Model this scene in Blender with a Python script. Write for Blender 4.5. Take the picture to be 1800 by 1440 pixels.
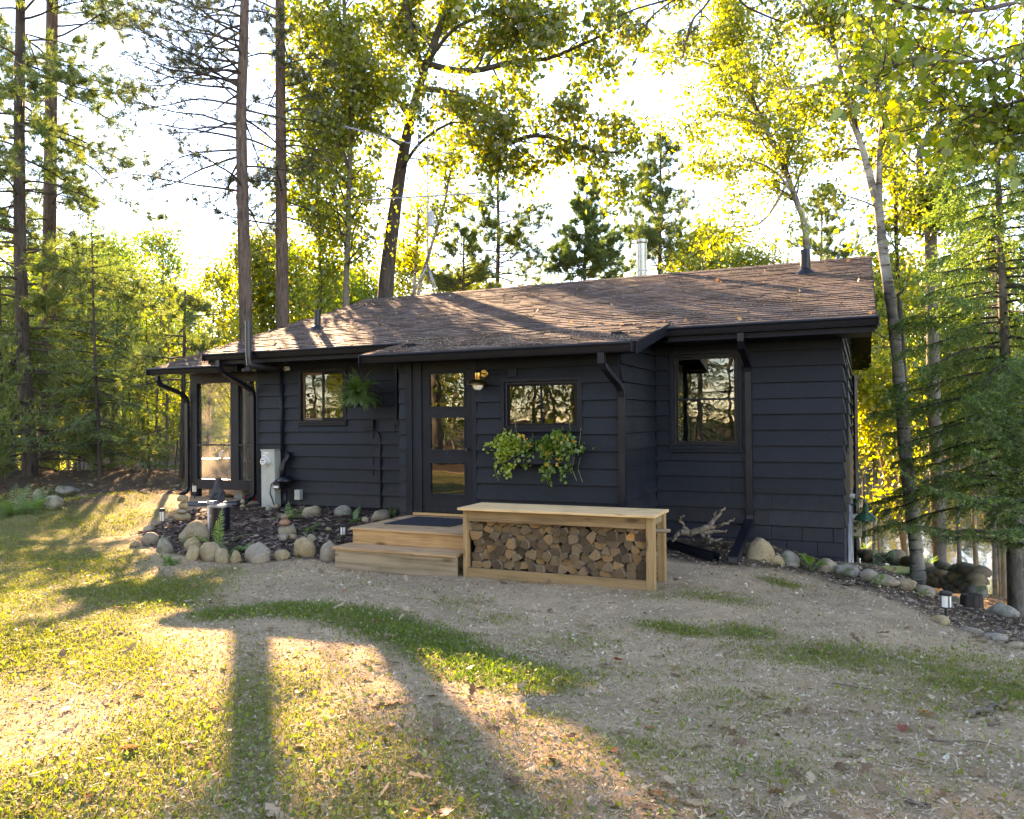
import bpy, bmesh, math, random
import numpy as np
from mathutils import Vector, Matrix

for o in list(bpy.data.objects): bpy.data.objects.remove(o)
SC = bpy.context.scene
COL = SC.collection
R_ = math.radians

# ------------------------------------------------------------------ camera
CAM = np.array([0.272, -11.467, 1.76])
FPX, PPY, YAW, PIT, ROL = 1382.9, 9.41, -0.42140, 0.008363, -0.009432
def _cam_axes():
    fw = np.array([math.sin(YAW)*math.cos(PIT), math.cos(YAW)*math.cos(PIT), math.sin(PIT)])
    r = np.array([math.cos(YAW), -math.sin(YAW), 0.0]); u = np.cross(r, fw)
    return np.array([math.cos(ROL)*r+math.sin(ROL)*u, -math.sin(ROL)*r+math.cos(ROL)*u, fw])
AX = _cam_axes()
cd = bpy.data.cameras.new('camera'); cam = bpy.data.objects.new('camera', cd); COL.objects.link(cam)
cd.sensor_fit = 'HORIZONTAL'; cd.sensor_width = 36.0; cd.lens = FPX/1800*36.0
cd.shift_y = PPY/1800; cd.clip_start = 0.05; cd.clip_end = 3000
m = Matrix.Identity(4)
for i in range(3):
    m[i][0] = AX[0][i]; m[i][1] = AX[1][i]; m[i][2] = -AX[2][i]; m[i][3] = CAM[i]
cam.matrix_world = m
SC.camera = cam

# ------------------------------------------------------------------ sky, sun, exposure
SUN_DIR = Vector((-0.639, 0.686, 0.348)).normalized()
SUN_EL = math.asin(SUN_DIR.z)
SUN_AZ = math.atan2(SUN_DIR.x, SUN_DIR.y)
W = bpy.data.worlds.new('World'); SC.world = W; W.use_nodes = True
wn = W.node_tree; wn.nodes.clear()
sky = wn.nodes.new('ShaderNodeTexSky'); sky.sky_type = 'NISHITA'; sky.sun_disc = False
sky.sun_elevation = SUN_EL; sky.sun_rotation = SUN_AZ
sky.air_density = 1.0; sky.dust_density = 0.0; sky.ozone_density = 4.5; sky.altitude = 1500
bg = wn.nodes.new('ShaderNodeBackground'); bg.inputs['Strength'].default_value = 0.15
wo = wn.nodes.new('ShaderNodeOutputWorld')
hs = wn.nodes.new('ShaderNodeHueSaturation'); hs.inputs['Saturation'].default_value = 1.06
wn.links.new(sky.outputs[0], hs.inputs['Color']); wn.links.new(hs.outputs[0], bg.inputs['Color']); wn.links.new(bg.outputs[0], wo.inputs['Surface'])
sl = bpy.data.lights.new('sun', 'SUN'); sl.energy = 3.7; sl.angle = R_(0.5); sl.color = (1.0, 0.96, 0.84)
so = bpy.data.objects.new('sun', sl); COL.objects.link(so)
so.rotation_euler = (-SUN_DIR).to_track_quat('-Z', 'Y').to_euler()
so.location = (-40, 40, 25)
vs = SC.view_settings
vs.view_transform = 'Standard'; vs.look = 'None'; vs.gamma = 1.0; vs.use_curve_mapping = False
vs.exposure = 3.22
vs.use_white_balance = True; vs.white_balance_temperature = 14000; vs.white_balance_tint = 32
SC.render.engine = 'CYCLES'
cy = SC.cycles
cy.max_bounces = 5; cy.diffuse_bounces = 3; cy.glossy_bounces = 2; cy.transmission_bounces = 3
cy.transparent_max_bounces = 8; cy.caustics_reflective = False; cy.caustics_refractive = False
cy.use_adaptive_sampling = True; cy.adaptive_threshold = 0.02
try:
    cy.use_denoising = True; cy.denoiser = 'OPENIMAGEDENOISE'
except Exception:
    pass
cy.sample_clamp_indirect = 6.0

# ------------------------------------------------------------------ where a ray of the photograph meets the place
def ray(px, py):
    return AX.T @ np.array([(px-900)/FPX, -(py-720-PPY)/FPX, 1.0])
def onY(px, py, Y):
    d = ray(px, py); return CAM + d*((Y-CAM[1])/d[1])
def onZ(px, py, Z):
    d = ray(px, py); return CAM + d*((Z-CAM[2])/d[2])
def P(px, py, d):
    return CAM + ray(px, py)*d

# ------------------------------------------------------------------ helpers
def tag(o, label=None, cat=None, group=None, kind=None):
    if label: o['label'] = label
    if cat: o['category'] = cat
    if group: o['group'] = group
    if kind: o['kind'] = kind
    return o
def empty(name, loc, label=None, cat=None, group=None):
    o = bpy.data.objects.new(name, None); COL.objects.link(o)
    o.location = [float(v) for v in loc]; o.empty_display_size = 0.1
    return tag(o, label, cat, group)
def parent_to(o, parent):
    if parent is None: return
    o.parent = parent
    if parent.type == 'EMPTY':
        o.matrix_parent_inverse = Matrix.Translation(-Vector(parent.location))
    elif any(abs(v) > 1e-9 for v in parent.location):
        o.matrix_parent_inverse = Matrix.Translation(-Vector(parent.location))
def np_mesh(name, verts, faces, mats, smooth=False, midx=None):
    """verts (N,3), faces a list of (M,k) index arrays"""
    me = bpy.data.meshes.new(name)
    verts = np.asarray(verts, dtype=np.float32)
    if not isinstance(faces, (list, tuple)): faces = [faces]
    faces = [np.asarray(f, dtype=np.int32) for f in faces if len(f)]
    me.vertices.add(len(verts)); me.vertices.foreach_set('co', verts.ravel())
    nl = sum(f.size for f in faces); nf = sum(len(f) for f in faces)
    me.loops.add(nl); me.polygons.add(nf)
    li = np.concatenate([f.ravel() for f in faces]) if faces else np.zeros(0, np.int32)
    tot = np.concatenate([np.full(len(f), f.shape[1], np.int32) for f in faces])
    st = np.concatenate([[0], np.cumsum(tot)[:-1]]).astype(np.int32)
    me.loops.foreach_set('vertex_index', li)
    me.polygons.foreach_set('loop_start', st)
    try: me.polygons.foreach_set('loop_total', tot)
    except Exception: pass
    for mt in (mats if isinstance(mats, (list, tuple)) else [mats]): me.materials.append(mt)
    if midx is not None: me.polygons.foreach_set('material_index', np.asarray(midx, np.int32))
    if smooth: me.polygons.foreach_set('use_smooth', np.ones(nf, bool))
    me.update(calc_edges=True); me.validate()
    return me
def add_obj(name, me, parent=None, loc=None):
    o = bpy.data.objects.new(name, me); COL.objects.link(o)
    if loc is not None: o.location = [float(v) for v in loc]
    parent_to(o, parent)
    return o
class MB:
    """collects boxes, bars, tubes, lathes into one mesh"""
    def __init__(s): s.v = []; s.f = []; s.mi = []
    def add(s, verts, faces, mi=0):
        b = len(s.v); s.v += [tuple(map(float, v)) for v in verts]
        for f in faces: s.f.append([b+i for i in f]); s.mi.append(mi)
        return s
    def box(s, a, b, mi=0):
        x0, y0, z0 = [min(p, q) for p, q in zip(a, b)]; x1, y1, z1 = [max(p, q) for p, q in zip(a, b)]
        V = [(x0,y0,z0),(x1,y0,z0),(x1,y1,z0),(x0,y1,z0),(x0,y0,z1),(x1,y0,z1),(x1,y1,z1),(x0,y1,z1)]
        return s.add(V, [(0,3,2,1),(4,5,6,7),(0,1,5,4),(1,2,6,5),(2,3,7,6),(3,0,4,7)], mi)
    def bar(s, p, q, w, h, up=(0,0,1), mi=0):
        p = Vector(p); q = Vector(q); d = (q-p).normalized(); u = Vector(up)
        if abs(d.dot(u)) > .98: u = Vector((1,0,0))
        r = d.cross(u).normalized()*w/2; u = r.cross(d).normalized()*h/2
        V = [p-r-u, p+r-u, p+r+u, p-r+u, q-r-u, q+r-u, q+r+u, q-r+u]
        return s.add(V, [(0,1,2,3),(7,6,5,4),(0,4,5,1),(1,5,6,2),(2,6,7,3),(3,7,4,0)], mi)
    def tube(s, pts, rad, n=8, mi=0, cap=True):
        V, F = tube_np(np.array(pts, float), rad, n)
        b = len(V)
        fs = [tuple(f) for f in F]
        if cap:
            fs += [tuple(range(n-1, -1, -1)), tuple(range(b-n, b))]
        return s.add(V, fs, mi)
    def lathe(s, prof, c=(0,0,0), n=20, axis='Z', mi=0):
        V = []
        for (r, z) in prof:
            for k in range(n):
                a = 2*math.pi*k/n; x, y = r*math.cos(a), r*math.sin(a)
                if axis == 'Z': V.append((c[0]+x, c[1]+y, c[2]+z))
                elif axis == 'Y': V.append((c[0]+x, c[1]-z, c[2]+y))
                else: V.append((c[0]+z, c[1]+x, c[2]+y))
        F = []
        for i in range(len(prof)-1):
            for k in range(n):
                F.append((i*n+k, i*n+(k+1) % n, (i+1)*n+(k+1) % n, (i+1)*n+k))
        if prof[0][0] > 1e-4: F.append(tuple(range(n-1, -1, -1)))
        if prof[-1][0] > 1e-4: F.append(tuple(range((len(prof)-1)*n, len(prof)*n)))
        return s.add(V, F, mi)
    def prism(s, prof, axis, a, b, mi=0):
        """closed 2-D profile swept along an axis; prof in the two other coordinates"""
        n = len(prof); V = []
        for t in (a, b):
            for (p, q) in prof:
                V.append({'X': (t, p, q), 'Y': (p, t, q), 'Z': (p, q, t)}[axis])
        F = [tuple(range(n-1, -1, -1)), tuple(range(n, 2*n))] + [(i, (i+1) % n, n+(i+1) % n, n+i) for i in range(n)]
        return s.add(V, F, mi)
    def build(s, name, mats, parent=None, smooth=False, bevel=0, loc=None, auto=None):
        me = bpy.data.meshes.new(name)
        me.from_pydata(s.v, [], s.f)
        for mt in (mats if isinstance(mats, (list, tuple)) else [mats]): me.materials.append(mt)
        if any(s.mi): me.polygons.foreach_set('material_index', s.mi)
        bm = bmesh.new(); bm.from_mesh(me); bmesh.ops.recalc_face_normals(bm, faces=bm.faces); bm.to_mesh(me); bm.free()
        if smooth: me.polygons.foreach_set('use_smooth', [True]*len(me.polygons))
        if smooth and auto: me.set_sharp_from_angle(angle=R_(auto))
        me.update()
        o = add_obj(name, me, parent, loc)
        if bevel:
            bv = o.modifiers.new('bevel', 'BEVEL'); bv.width = bevel; bv.segments = 1; bv.limit_method = 'ANGLE'
        return o
def tube_np(pts, rad, n):
    """(V,F): a tube of n sides along pts with radii rad (scalar or per point)"""
    pts = np.asarray(pts, float); m_ = len(pts)
    rad = np.broadcast_to(np.asarray(rad, float), (m_,))
    t = np.gradient(pts, axis=0); t /= np.linalg.norm(t, axis=1)[:, None]+1e-12
    ref = np.array([0.31, 0.17, 0.93]) if abs(t[:, 2]).mean() < .8 else np.array([1.0, 0.1, 0.05])
    a = np.cross(t, ref); a /= np.linalg.norm(a, axis=1)[:, None]+1e-12
    b = np.cross(t, a)
    ang = np.linspace(0, 2*np.pi, n, endpoint=False)
    V = pts[:, None, :] + rad[:, None, None]*(np.cos(ang)[None, :, None]*a[:, None, :] + np.sin(ang)[None, :, None]*b[:, None, :])
    i = np.arange(m_-1)[:, None]*n; k = np.arange(n)[None, :]; k2 = (k+1) % n
    F = np.stack([i+k, i+k2, i+n+k2, i+n+k], -1).reshape(-1, 4)
    return V.reshape(-1, 3), F
def copy_tree(o, loc, rotz=0.0, scale=1.0):
    c = o.copy(); COL.objects.link(c); c.location = [float(v) for v in loc]; c.rotation_euler = (0, 0, rotz); c.scale = (scale,)*3 if np.isscalar(scale) else scale
    for ch in o.children:
        k = ch.copy(); COL.objects.link(k); k.parent = c; k.matrix_parent_inverse = ch.matrix_parent_inverse.copy()
    return c

# ------------------------------------------------------------------ materials
def new_mat(name):
    mt = bpy.data.materials.new(name); mt.use_nodes = True
    nt = mt.node_tree; nt.nodes.clear()
    out = nt.nodes.new('ShaderNodeOutputMaterial')
    return mt, nt, out
def nd(nt, t, **kw):
    n = nt.nodes.new(t)
    for k, v in kw.items():
        if k in n.inputs.keys(): n.inputs[k].default_value = v
        else: setattr(n, k, v)
    return n
def rgba(c): return (c[0], c[1], c[2], 1.0)
def ramp(nt, fac, stops):
    r = nt.nodes.new('ShaderNodeValToRGB'); e = r.color_ramp.elements
    while len(e) < len(stops): e.new(0.5)
    for el, (p, c) in zip(e, stops): el.position = p; el.color = rgba(c)
    nt.links.new(fac, r.inputs[0]); return r.outputs[0]
def coords(nt, scale=(1,1,1), kind='Object'):
    tc = nt.nodes.new('ShaderNodeTexCoord'); mp = nt.nodes.new('ShaderNodeMapping')
    mp.inputs['Scale'].default_value = scale
    nt.links.new(tc.outputs[kind], mp.inputs['Vector']); return mp.outputs[0]
def noise(nt, vec, scale, detail=4, rough=.55, dist=0):
    n = nd(nt, 'ShaderNodeTexNoise', Scale=scale, Detail=detail, Roughness=rough, Distortion=dist)
    nt.links.new(vec, n.inputs['Vector']); return n.outputs['Fac']
def mixc(nt, fac, a, b, mode='MIX'):
    n = nt.nodes.new('ShaderNodeMix'); n.data_type = 'RGBA'; n.blend_type = mode
    for s, v in ((n.inputs['Factor'], fac), (n.inputs['A'] if False else n.inputs[6], a), (n.inputs[7], b)):
        if isinstance(v, bpy.types.NodeSocket): nt.links.new(v, s)
        elif isinstance(v, (int, float)): s.default_value = v
        else: s.default_value = rgba(v)
    return n.outputs[2]
def math_(nt, op, a, b=0.0, clamp=False):
    n = nt.nodes.new('ShaderNodeMath'); n.operation = op; n.use_clamp = clamp
    for s, v in ((n.inputs[0], a), (n.inputs[1], b)):
        if isinstance(v, bpy.types.NodeSocket): nt.links.new(v, s)
        else: s.default_value = v
    return n.outputs[0]
def principled(nt, out, color, rough=.6, metallic=0.0, spec=.5, bump=None, bump_strength=.3, bump_dist=.01):
    b = nt.nodes.new('ShaderNodeBsdfPrincipled')
    if isinstance(color, bpy.types.NodeSocket): nt.links.new(color, b.inputs['Base Color'])
    else: b.inputs['Base Color'].default_value = rgba(color)
    if isinstance(rough, bpy.types.NodeSocket): nt.links.new(rough, b.inputs['Roughness'])
    else: b.inputs['Roughness'].default_value = rough
    b.inputs['Metallic'].default_value = metallic; b.inputs['Specular IOR Level'].default_value = spec
    if bump is not None:
        bp = nt.nodes.new('ShaderNodeBump'); bp.inputs['Strength'].default_value = bump_strength; bp.inputs['Distance'].default_value = bump_dist
        nt.links.new(bump, bp.inputs['Height']); nt.links.new(bp.outputs[0], b.inputs['Normal'])
    nt.links.new(b.outputs[0], out.inputs['Surface']); return b
def plain(name, color, rough=.5, metallic=0, spec=.5, var=.18, scale=6, bump=.15):
    mt, nt, out = new_mat(name); v = coords(nt)
    n = noise(nt, v, scale, 5)
    c2 = [min(1, c*(1+var)) for c in color]; c1 = [c*(1-var) for c in color]
    col = ramp(nt, n, [(.3, c1), (.7, c2)])
    fine = noise(nt, v, scale*14, 3)
    principled(nt, out, col, rough, metallic, spec, fine, bump, .004)
    return mt
def painted(name, c, rough=.5, grain=(2, 30, 60)):
    """paint over wood: faint grain, dust, some scuffs"""
    mt, nt, out = new_mat(name); v = coords(nt, grain); w = coords(nt)
    g = noise(nt, v, 1.0, 4); d = noise(nt, w, 2.3, 5)
    oi = nt.nodes.new('ShaderNodeObjectInfo')
    base = mixc(nt, oi.outputs['Random'], [x*.82 for x in c], [x*1.25 for x in c])
    dust = ramp(nt, d, [(.45, (0,0,0)), (.8, (1,1,1))])
    col = mixc(nt, math_(nt, 'MULTIPLY', dust, .22), base, [min(1, x*2.2+.012) for x in c])
    sp = noise(nt, w, 55, 2); spm = ramp(nt, sp, [(.735, (0,0,0)), (.75, (1,1,1))])
    col = mixc(nt, math_(nt, 'MULTIPLY', spm, .5), col, (.25,.25,.25))
    sz = nt.nodes.new('ShaderNodeSeparateXYZ'); nt.links.new(w, sz.inputs[0])
    spl = math_(nt, 'SUBTRACT', math_(nt, 'ADD', .30, math_(nt, 'MULTIPLY', noise(nt, w, 9, 5), .75)), math_(nt, 'MULTIPLY', sz.outputs[2], .9), True)   # soil splashed up from the ground
    col = mixc(nt, math_(nt, 'MULTIPLY', spl, .35), col, (.09,.07,.055))
    rr = math_(nt, 'ADD', math_(nt, 'MULTIPLY', d, .25), rough-.12)
    principled(nt, out, col, rr, 0, .2, g, .22, .004)
    return mt
def wood(name, c1, c2, axis='X', rough=.65, knots=True, scale=1.0):
    mt, nt, out = new_mat(name)
    s = {'X': (1.2, 26, 26), 'Y': (26, 1.2, 26), 'Z': (26, 26, 1.2)}[axis]
    v = coords(nt, tuple(q*scale for q in s)); w = coords(nt)
    g = noise(nt, v, 1.0, 6, .6, .6); big = noise(nt, w, 3.1, 3)
    oi = nt.nodes.new('ShaderNodeObjectInfo')
    f = math_(nt, 'ADD', math_(nt, 'MULTIPLY', g, .75), math_(nt, 'MULTIPLY', big, .3))
    f = math_(nt, 'ADD', f, math_(nt, 'MULTIPLY', oi.outputs['Random'], .12))
    col = ramp(nt, f, [(.36, [q*.72 for q in c1]), (.66, c2)])
    if knots:
        s2 = {'X': (2.2, 7, 7), 'Y': (7, 2.2, 7), 'Z': (7, 7, 2.2)}[axis]
        vo = nd(nt, 'ShaderNodeTexVoronoi', Scale=1.0); nt.links.new(coords(nt, s2), vo.inputs['Vector'])
        k = ramp(nt, vo.outputs['Distance'], [(.09, (1,1,1)), (.22, (0,0,0))])
        col = mixc(nt, math_(nt, 'MULTIPLY', k, .7), col, [c*.3 for c in c1])
    principled(nt, out, col, rough, 0, .3, g, .25, .004)
    return mt
GAIN = {'leaf': 1.45, 'needle': 1.7}
def leafy(name, stops, trans, tfac=.5, gloss=.06, rough=.45, gain=1.0):
    """leaves: diffuse + translucent, colour differing from leaf to leaf"""
    stops = [(p, tuple(min(.6, q*gain*k) for q, k in zip(c, (.84 if gain > 1 else 1.0, 1.0, 1.0)))) for p, c in stops]
    mt, nt, out = new_mat(name)
    ge = nt.nodes.new('ShaderNodeNewGeometry')
    oi = nt.nodes.new('ShaderNodeObjectInfo')
    w = coords(nt, (1,1,1)); big = noise(nt, w, .55, 2)
    f = math_(nt, 'ADD', math_(nt, 'MULTIPLY', ge.outputs['Random Per Island'], .62), math_(nt, 'MULTIPLY', big, .45))
    f = math_(nt, 'ADD', f, math_(nt, 'MULTIPLY', oi.outputs['Random'], .0))
    col = ramp(nt, f, stops)
    tcol = mixc(nt, 1.0, col, trans, 'MULTIPLY')
    d = nt.nodes.new('ShaderNodeBsdfDiffuse'); t = nt.nodes.new('ShaderNodeBsdfTranslucent'); g = nt.nodes.new('ShaderNodeBsdfGlossy')
    g.inputs['Roughness'].default_value = rough
    nt.links.new(col, d.inputs['Color']); nt.links.new(tcol, t.inputs['Color'])
    m1 = nt.nodes.new('ShaderNodeMixShader'); m1.inputs[0].default_value = tfac
    nt.links.new(d.outputs[0], m1.inputs[1]); nt.links.new(t.outputs[0], m1.inputs[2])
    m2 = nt.nodes.new('ShaderNodeMixShader'); m2.inputs[0].default_value = gloss
    nt.links.new(m1.outputs[0], m2.inputs[1]); nt.links.new(g.outputs[0], m2.inputs[2])
    nt.links.new(m2.outputs[0], out.inputs['Surface'])
    return mt
def bark(name, c1, c2, scale=(9, 9, 1.6), bump=.8, rough=.9):
    mt, nt, out = new_mat(name)
    v = coords(nt, scale); w = coords(nt)
    n1 = noise(nt, v, 2.0, 6, .65, .8); n2 = noise(nt, w, 1.1, 3)
    f = math_(nt, 'ADD', math_(nt, 'MULTIPLY', n1, .8), math_(nt, 'MULTIPLY', n2, .25))
    col = ramp(nt, f, [(.35, c1), (.68, c2)])
    principled(nt, out, col, rough, 0, .2, n1, bump, .04)
    return mt
def birch_bark(name):
    mt, nt, out = new_mat(name)
    v = coords(nt, (2.5, 2.5, 14)); w = coords(nt)
    n1 = noise(nt, v, 1.3, 4, .6, .3); n2 = noise(nt, w, 2.2, 5, .6)
    base = ramp(nt, n2, [(.35, (.17,.14,.115)), (.6, (.42,.385,.33))])
    streak = ramp(nt, n1, [(.54, (0,0,0)), (.66, (1,1,1))])
    col = mixc(nt, streak, base, (.05,.042,.038))
    rough = ramp(nt, noise(nt, w, .9, 3), [(.5, (0,0,0)), (.66, (1,1,1))])
    col = mixc(nt, math_(nt, 'MULTIPLY', rough, .75), col, (.07,.058,.05))
    principled(nt, out, col, .8, 0, .3, n1, .4, .02)
    return mt
def glass_mat(name, refl=.30, tint=(.55,.6,.62)):
    """double glazing: strong mirror of the wood outside, a dim view into the rooms"""
    mt, nt, out = new_mat(name)
    g = nt.nodes.new('ShaderNodeBsdfGlossy'); g.inputs['Roughness'].default_value = 0.0; g.inputs['Color'].default_value = (.95,.97,.95,1)
    t = nt.nodes.new('ShaderNodeBsdfTransparent'); t.inputs['Color'].default_value = rgba(tint)
    w = coords(nt); n = noise(nt, w, 1.6, 2)
    bp = nt.nodes.new('ShaderNodeBump'); bp.inputs['Strength'].default_value = .04; bp.inputs['Distance'].default_value = .05
    nt.links.new(n, bp.inputs['Height']); nt.links.new(bp.outputs[0], g.inputs['Normal'])
    lw = nt.nodes.new('ShaderNodeLayerWeight'); lw.inputs['Blend'].default_value = .25
    f = math_(nt, 'ADD', math_(nt, 'MULTIPLY', lw.outputs['Fresnel'], .7), refl, True)
    mx = nt.nodes.new('ShaderNodeMixShader'); nt.links.new(f, mx.inputs[0])
    nt.links.new(t.outputs[0], mx.inputs[1]); nt.links.new(g.outputs[0], mx.inputs[2])
    nt.links.new(mx.outputs[0], out.inputs['Surface']); return mt
def rock_mat(name, c1, c2, moss=0.0):
    mt, nt, out = new_mat(name); w = coords(nt)
    oi = nt.nodes.new('ShaderNodeObjectInfo')
    off = nt.nodes.new('ShaderNodeVectorMath'); off.operation = 'ADD'; nt.links.new(w, off.inputs[0])
    cmb = nt.nodes.new('ShaderNodeCombineXYZ'); r10 = math_(nt, 'MULTIPLY', oi.outputs['Random'], 37.0)
    for i in range(3): nt.links.new(r10, cmb.inputs[i])
    nt.links.new(cmb.outputs[0], off.inputs[1]); w = off.outputs[0]
    n1 = noise(nt, w, 4, 6, .6); n2 = noise(nt, w, 30, 5, .7); n3 = noise(nt, w, 90, 3, .7)
    f = math_(nt, 'ADD', math_(nt, 'MULTIPLY', n1, .55), math_(nt, 'MULTIPLY', n2, .45))
    col = ramp(nt, f, [(.33, c1), (.66, c2)])
    hue = mixc(nt, oi.outputs['Random'], (.92,.93,.98), (1.08,1.0,.86))
    col = mixc(nt, 1.0, col, hue, 'MULTIPLY')
    dk = ramp(nt, n3, [(.28, (1,1,1)), (.42, (0,0,0))]); col = mixc(nt, math_(nt, 'MULTIPLY', dk, .5), col, [c*.35 for c in c1])
    if moss:
        mm = ramp(nt, noise(nt, w, 6, 4), [(.5, (0,0,0)), (.62, (1,1,1))])
        col = mixc(nt, math_(nt, 'MULTIPLY', mm, moss), col, (.05,.075,.02))
    h = math_(nt, 'ADD', n1, math_(nt, 'MULTIPLY', n2, .4))
    principled(nt, out, col, .85, 0, .25, h, .7, .02); return mt

M = {}
M['navy'] = painted('navy_paint', (.0076, .0110, .0160), .5)
M['navy_v'] = painted('navy_trim_paint', (.0064, .0094, .0146), .45, (40, 40, 2))
M['black'] = plain('black_metal_paint', (.0042, .0060, .0098), .38, 0, .35, .25, 5, .05)
M['fascia'] = plain('dark_fascia_paint', (.0048, .0066, .0105), .55, 0, .2, .25, 5, .1)
M['drip'] = plain('drip_edge_metal', (.10, .10, .11), .35, .6, .5, .2, 8, .05)
M['interior'] = plain('interior_paint', (.36, .32, .26), .8)
M['interior_red'] = plain('interior_red_wood', (.14, .05, .035), .6)
M['floor_in'] = plain('interior_floor', (.18, .11, .06), .5)
M['glass'] = glass_mat('window_glass', .055)
M['glass_door'] = glass_mat('door_glass', .10)
M['brown_frame'] = plain('brown_sash', (.12, .065, .04), .5)
M['cedar_x'] = wood('cedar_along_x', (.28, .125, .046), (.49, .262, .118), 'X')
M['cedar_y'] = wood('cedar_along_y', (.28, .125, .046), (.49, .262, .118), 'Y')
M['deck_x'] = wood('deck_board', (.27, .134, .06), (.47, .262, .138), 'X', .7)
M['deck_dirty'] = wood('deck_board_dirty', (.20, .13, .075), (.33, .23, .145), 'X', .8)
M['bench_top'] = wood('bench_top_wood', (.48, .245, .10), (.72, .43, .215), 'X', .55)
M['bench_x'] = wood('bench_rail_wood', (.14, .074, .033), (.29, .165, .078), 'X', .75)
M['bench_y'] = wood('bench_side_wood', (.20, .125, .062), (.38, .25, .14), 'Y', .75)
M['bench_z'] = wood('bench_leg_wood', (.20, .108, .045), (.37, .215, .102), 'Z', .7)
M['brass'] = plain('brass', (.50, .30, .10), .28, 1.0, .5, .15, 9, .05)
M['globe'] = plain('milk_glass', (.75, .72, .64), .25, 0, .5, .02, 3, 0)
M['green_enamel'] = plain('green_enamel', (.008, .085, .045), .15, 0, .6, .1, 4, .02)
M['green_table'] = plain('mint_green_paint', (.12, .36, .17), .4, 0, .5, .1, 5, .03)
M['meter_grey'] = plain('meter_box_grey', (.36, .37, .33), .5, .1, .4, .1, 5, .05)
M['white_plastic'] = plain('white_plastic', (.62, .62, .58), .4, 0, .5, .05, 4, .02)
M['dark_plastic'] = plain('dark_plastic', (.02, .02, .022), .4, 0, .5, .15, 4, .03)
M['dial'] = plain('meter_dial', (.05, .05, .05), .3)
M['steel'] = plain('stainless', (.30, .28, .23), .22, 1.0, .5, .15, 3, .03)
M['galv'] = plain('galvanised', (.30, .31, .32), .45, .8, .5, .2, 6, .05)
M['mat'] = plain('rubber_mat', (.016, .019, .026), .75, 0, .3, .3, 20, .5)
M['statue'] = plain('dark_stone_statue', (.055, .052, .055), .8, 0, .3, .3, 9, .4)
M['tan_box'] = plain('tan_plastic', (.50, .42, .30), .5)
M['red'] = plain('red_plastic', (.45, .03, .02), .45)
M['concrete'] = plain('navy_block_paint', (.010, .0125, .019), .6, 0, .4, .25, 6, .4)
M['pier'] = plain('pier_concrete', (.30, .29, .27), .9, 0, .2, .2, 12, .4)
M['rock'] = rock_mat('granite_tan', (.16, .115, .065), (.40, .30, .185))
M['rock_grey'] = rock_mat('granite_grey', (.15, .115, .08), (.37, .295, .21))
M['rock_moss'] = rock_mat('granite_mossy', (.12, .11, .085), (.33, .30, .25), .7)
M['rock_red'] = rock_mat('sandstone_red', (.24, .11, .075), (.42, .22, .16))
M['bark_pine'] = bark('red_pine_bark', (.035, .024, .020), (.17, .115, .088))
M['bark_dark'] = bark('oak_bark', (.022, .018, .016), (.105, .082, .066), (7, 7, 1.2))
M['bark_grey'] = bark('grey_bark', (.07, .058, .048), (.21, .175, .14), (8, 8, 2.5), .5)
M['bark_gold'] = bark('smooth_tan_bark', (.16, .105, .06), (.36, .25, .15), (6, 6, 2), .3)
M['birch'] = birch_bark('birch_bark')
M['twig'] = bark('twig_bark', (.03, .024, .02), (.10, .08, .065), (12, 12, 4), .3)
M['drift'] = bark('bare_branch', (.07, .05, .038), (.22, .165, .12), (14, 14, 5), .5)
# foliage
GRN, YEL = (.055, .085, .016), (.17, .15, .018)
M['leaf_oak'] = leafy('oak_leaves', [(.15, (.035,.055,.012)), (.45, (.075,.095,.016)), (.7, (.15,.135,.018)), (.95, (.20,.115,.02))], (2.6, 2.6, 1.2), .55, gain=1.0001)
M['leaf_birch'] = leafy('birch_leaves', [(.1, (.055,.08,.014)), (.45, (.12,.135,.017)), (.75, (.20,.175,.02)), (.97, (.24,.17,.025))], (2.4, 2.4, 1.2), .6, gain=1.1)
M['leaf_yellow'] = leafy('yellow_leaves', [(.1, (.11,.13,.015)), (.5, (.20,.19,.02)), (.9, (.27,.21,.022))], (2.2, 2.2, 1.2), .6, gain=1.2)
M['leaf_fresh'] = leafy('fresh_green_leaves', [(.1, (.045,.080,.014)), (.55, (.095,.145,.019)), (.95, (.19,.19,.024))], (2.4, 2.4, 1.2), .6, gain=1.0001)
M['leaf_maple'] = leafy('maple_leaves', [(.1, (.045,.075,.012)), (.5, (.095,.12,.015)), (.9, (.17,.165,.02))], (2.6, 2.5, 1.2), .6, gain=1.45)
M['leaf_under'] = leafy('understory_leaves', [(.1, (.05,.075,.014)), (.45, (.12,.13,.016)), (.8, (.21,.18,.02)), (.97, (.25,.10,.02))], (2.4, 2.4, 1.2), .6, gain=1.1)
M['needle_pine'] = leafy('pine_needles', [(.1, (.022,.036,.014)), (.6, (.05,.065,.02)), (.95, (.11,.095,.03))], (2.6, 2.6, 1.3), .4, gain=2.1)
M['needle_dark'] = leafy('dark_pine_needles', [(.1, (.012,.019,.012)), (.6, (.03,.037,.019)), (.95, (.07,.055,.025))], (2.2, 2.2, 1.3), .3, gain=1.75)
M['needle_spruce'] = leafy('spruce_needles', [(.1, (.015,.03,.013)), (.6, (.038,.058,.02)), (.95, (.075,.085,.025))], (2.4, 2.4, 1.2), .4, gain=2.5)
M['needle_right'] = leafy('drooping_spruce_needles', [(.1, (.018,.036,.016)), (.6, (.048,.080,.024)), (.95, (.12,.14,.03))], (2.6, 2.6, 1.2), .4, gain=2.4)
M['grass'] = leafy('grass_blades', [(.12, (.055,.092,.013)), (.5, (.125,.155,.021)), (.85, (.215,.215,.04)), (.97, (.31,.26,.10))], (2.0, 2.0, 1.0), .45, .03)
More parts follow.
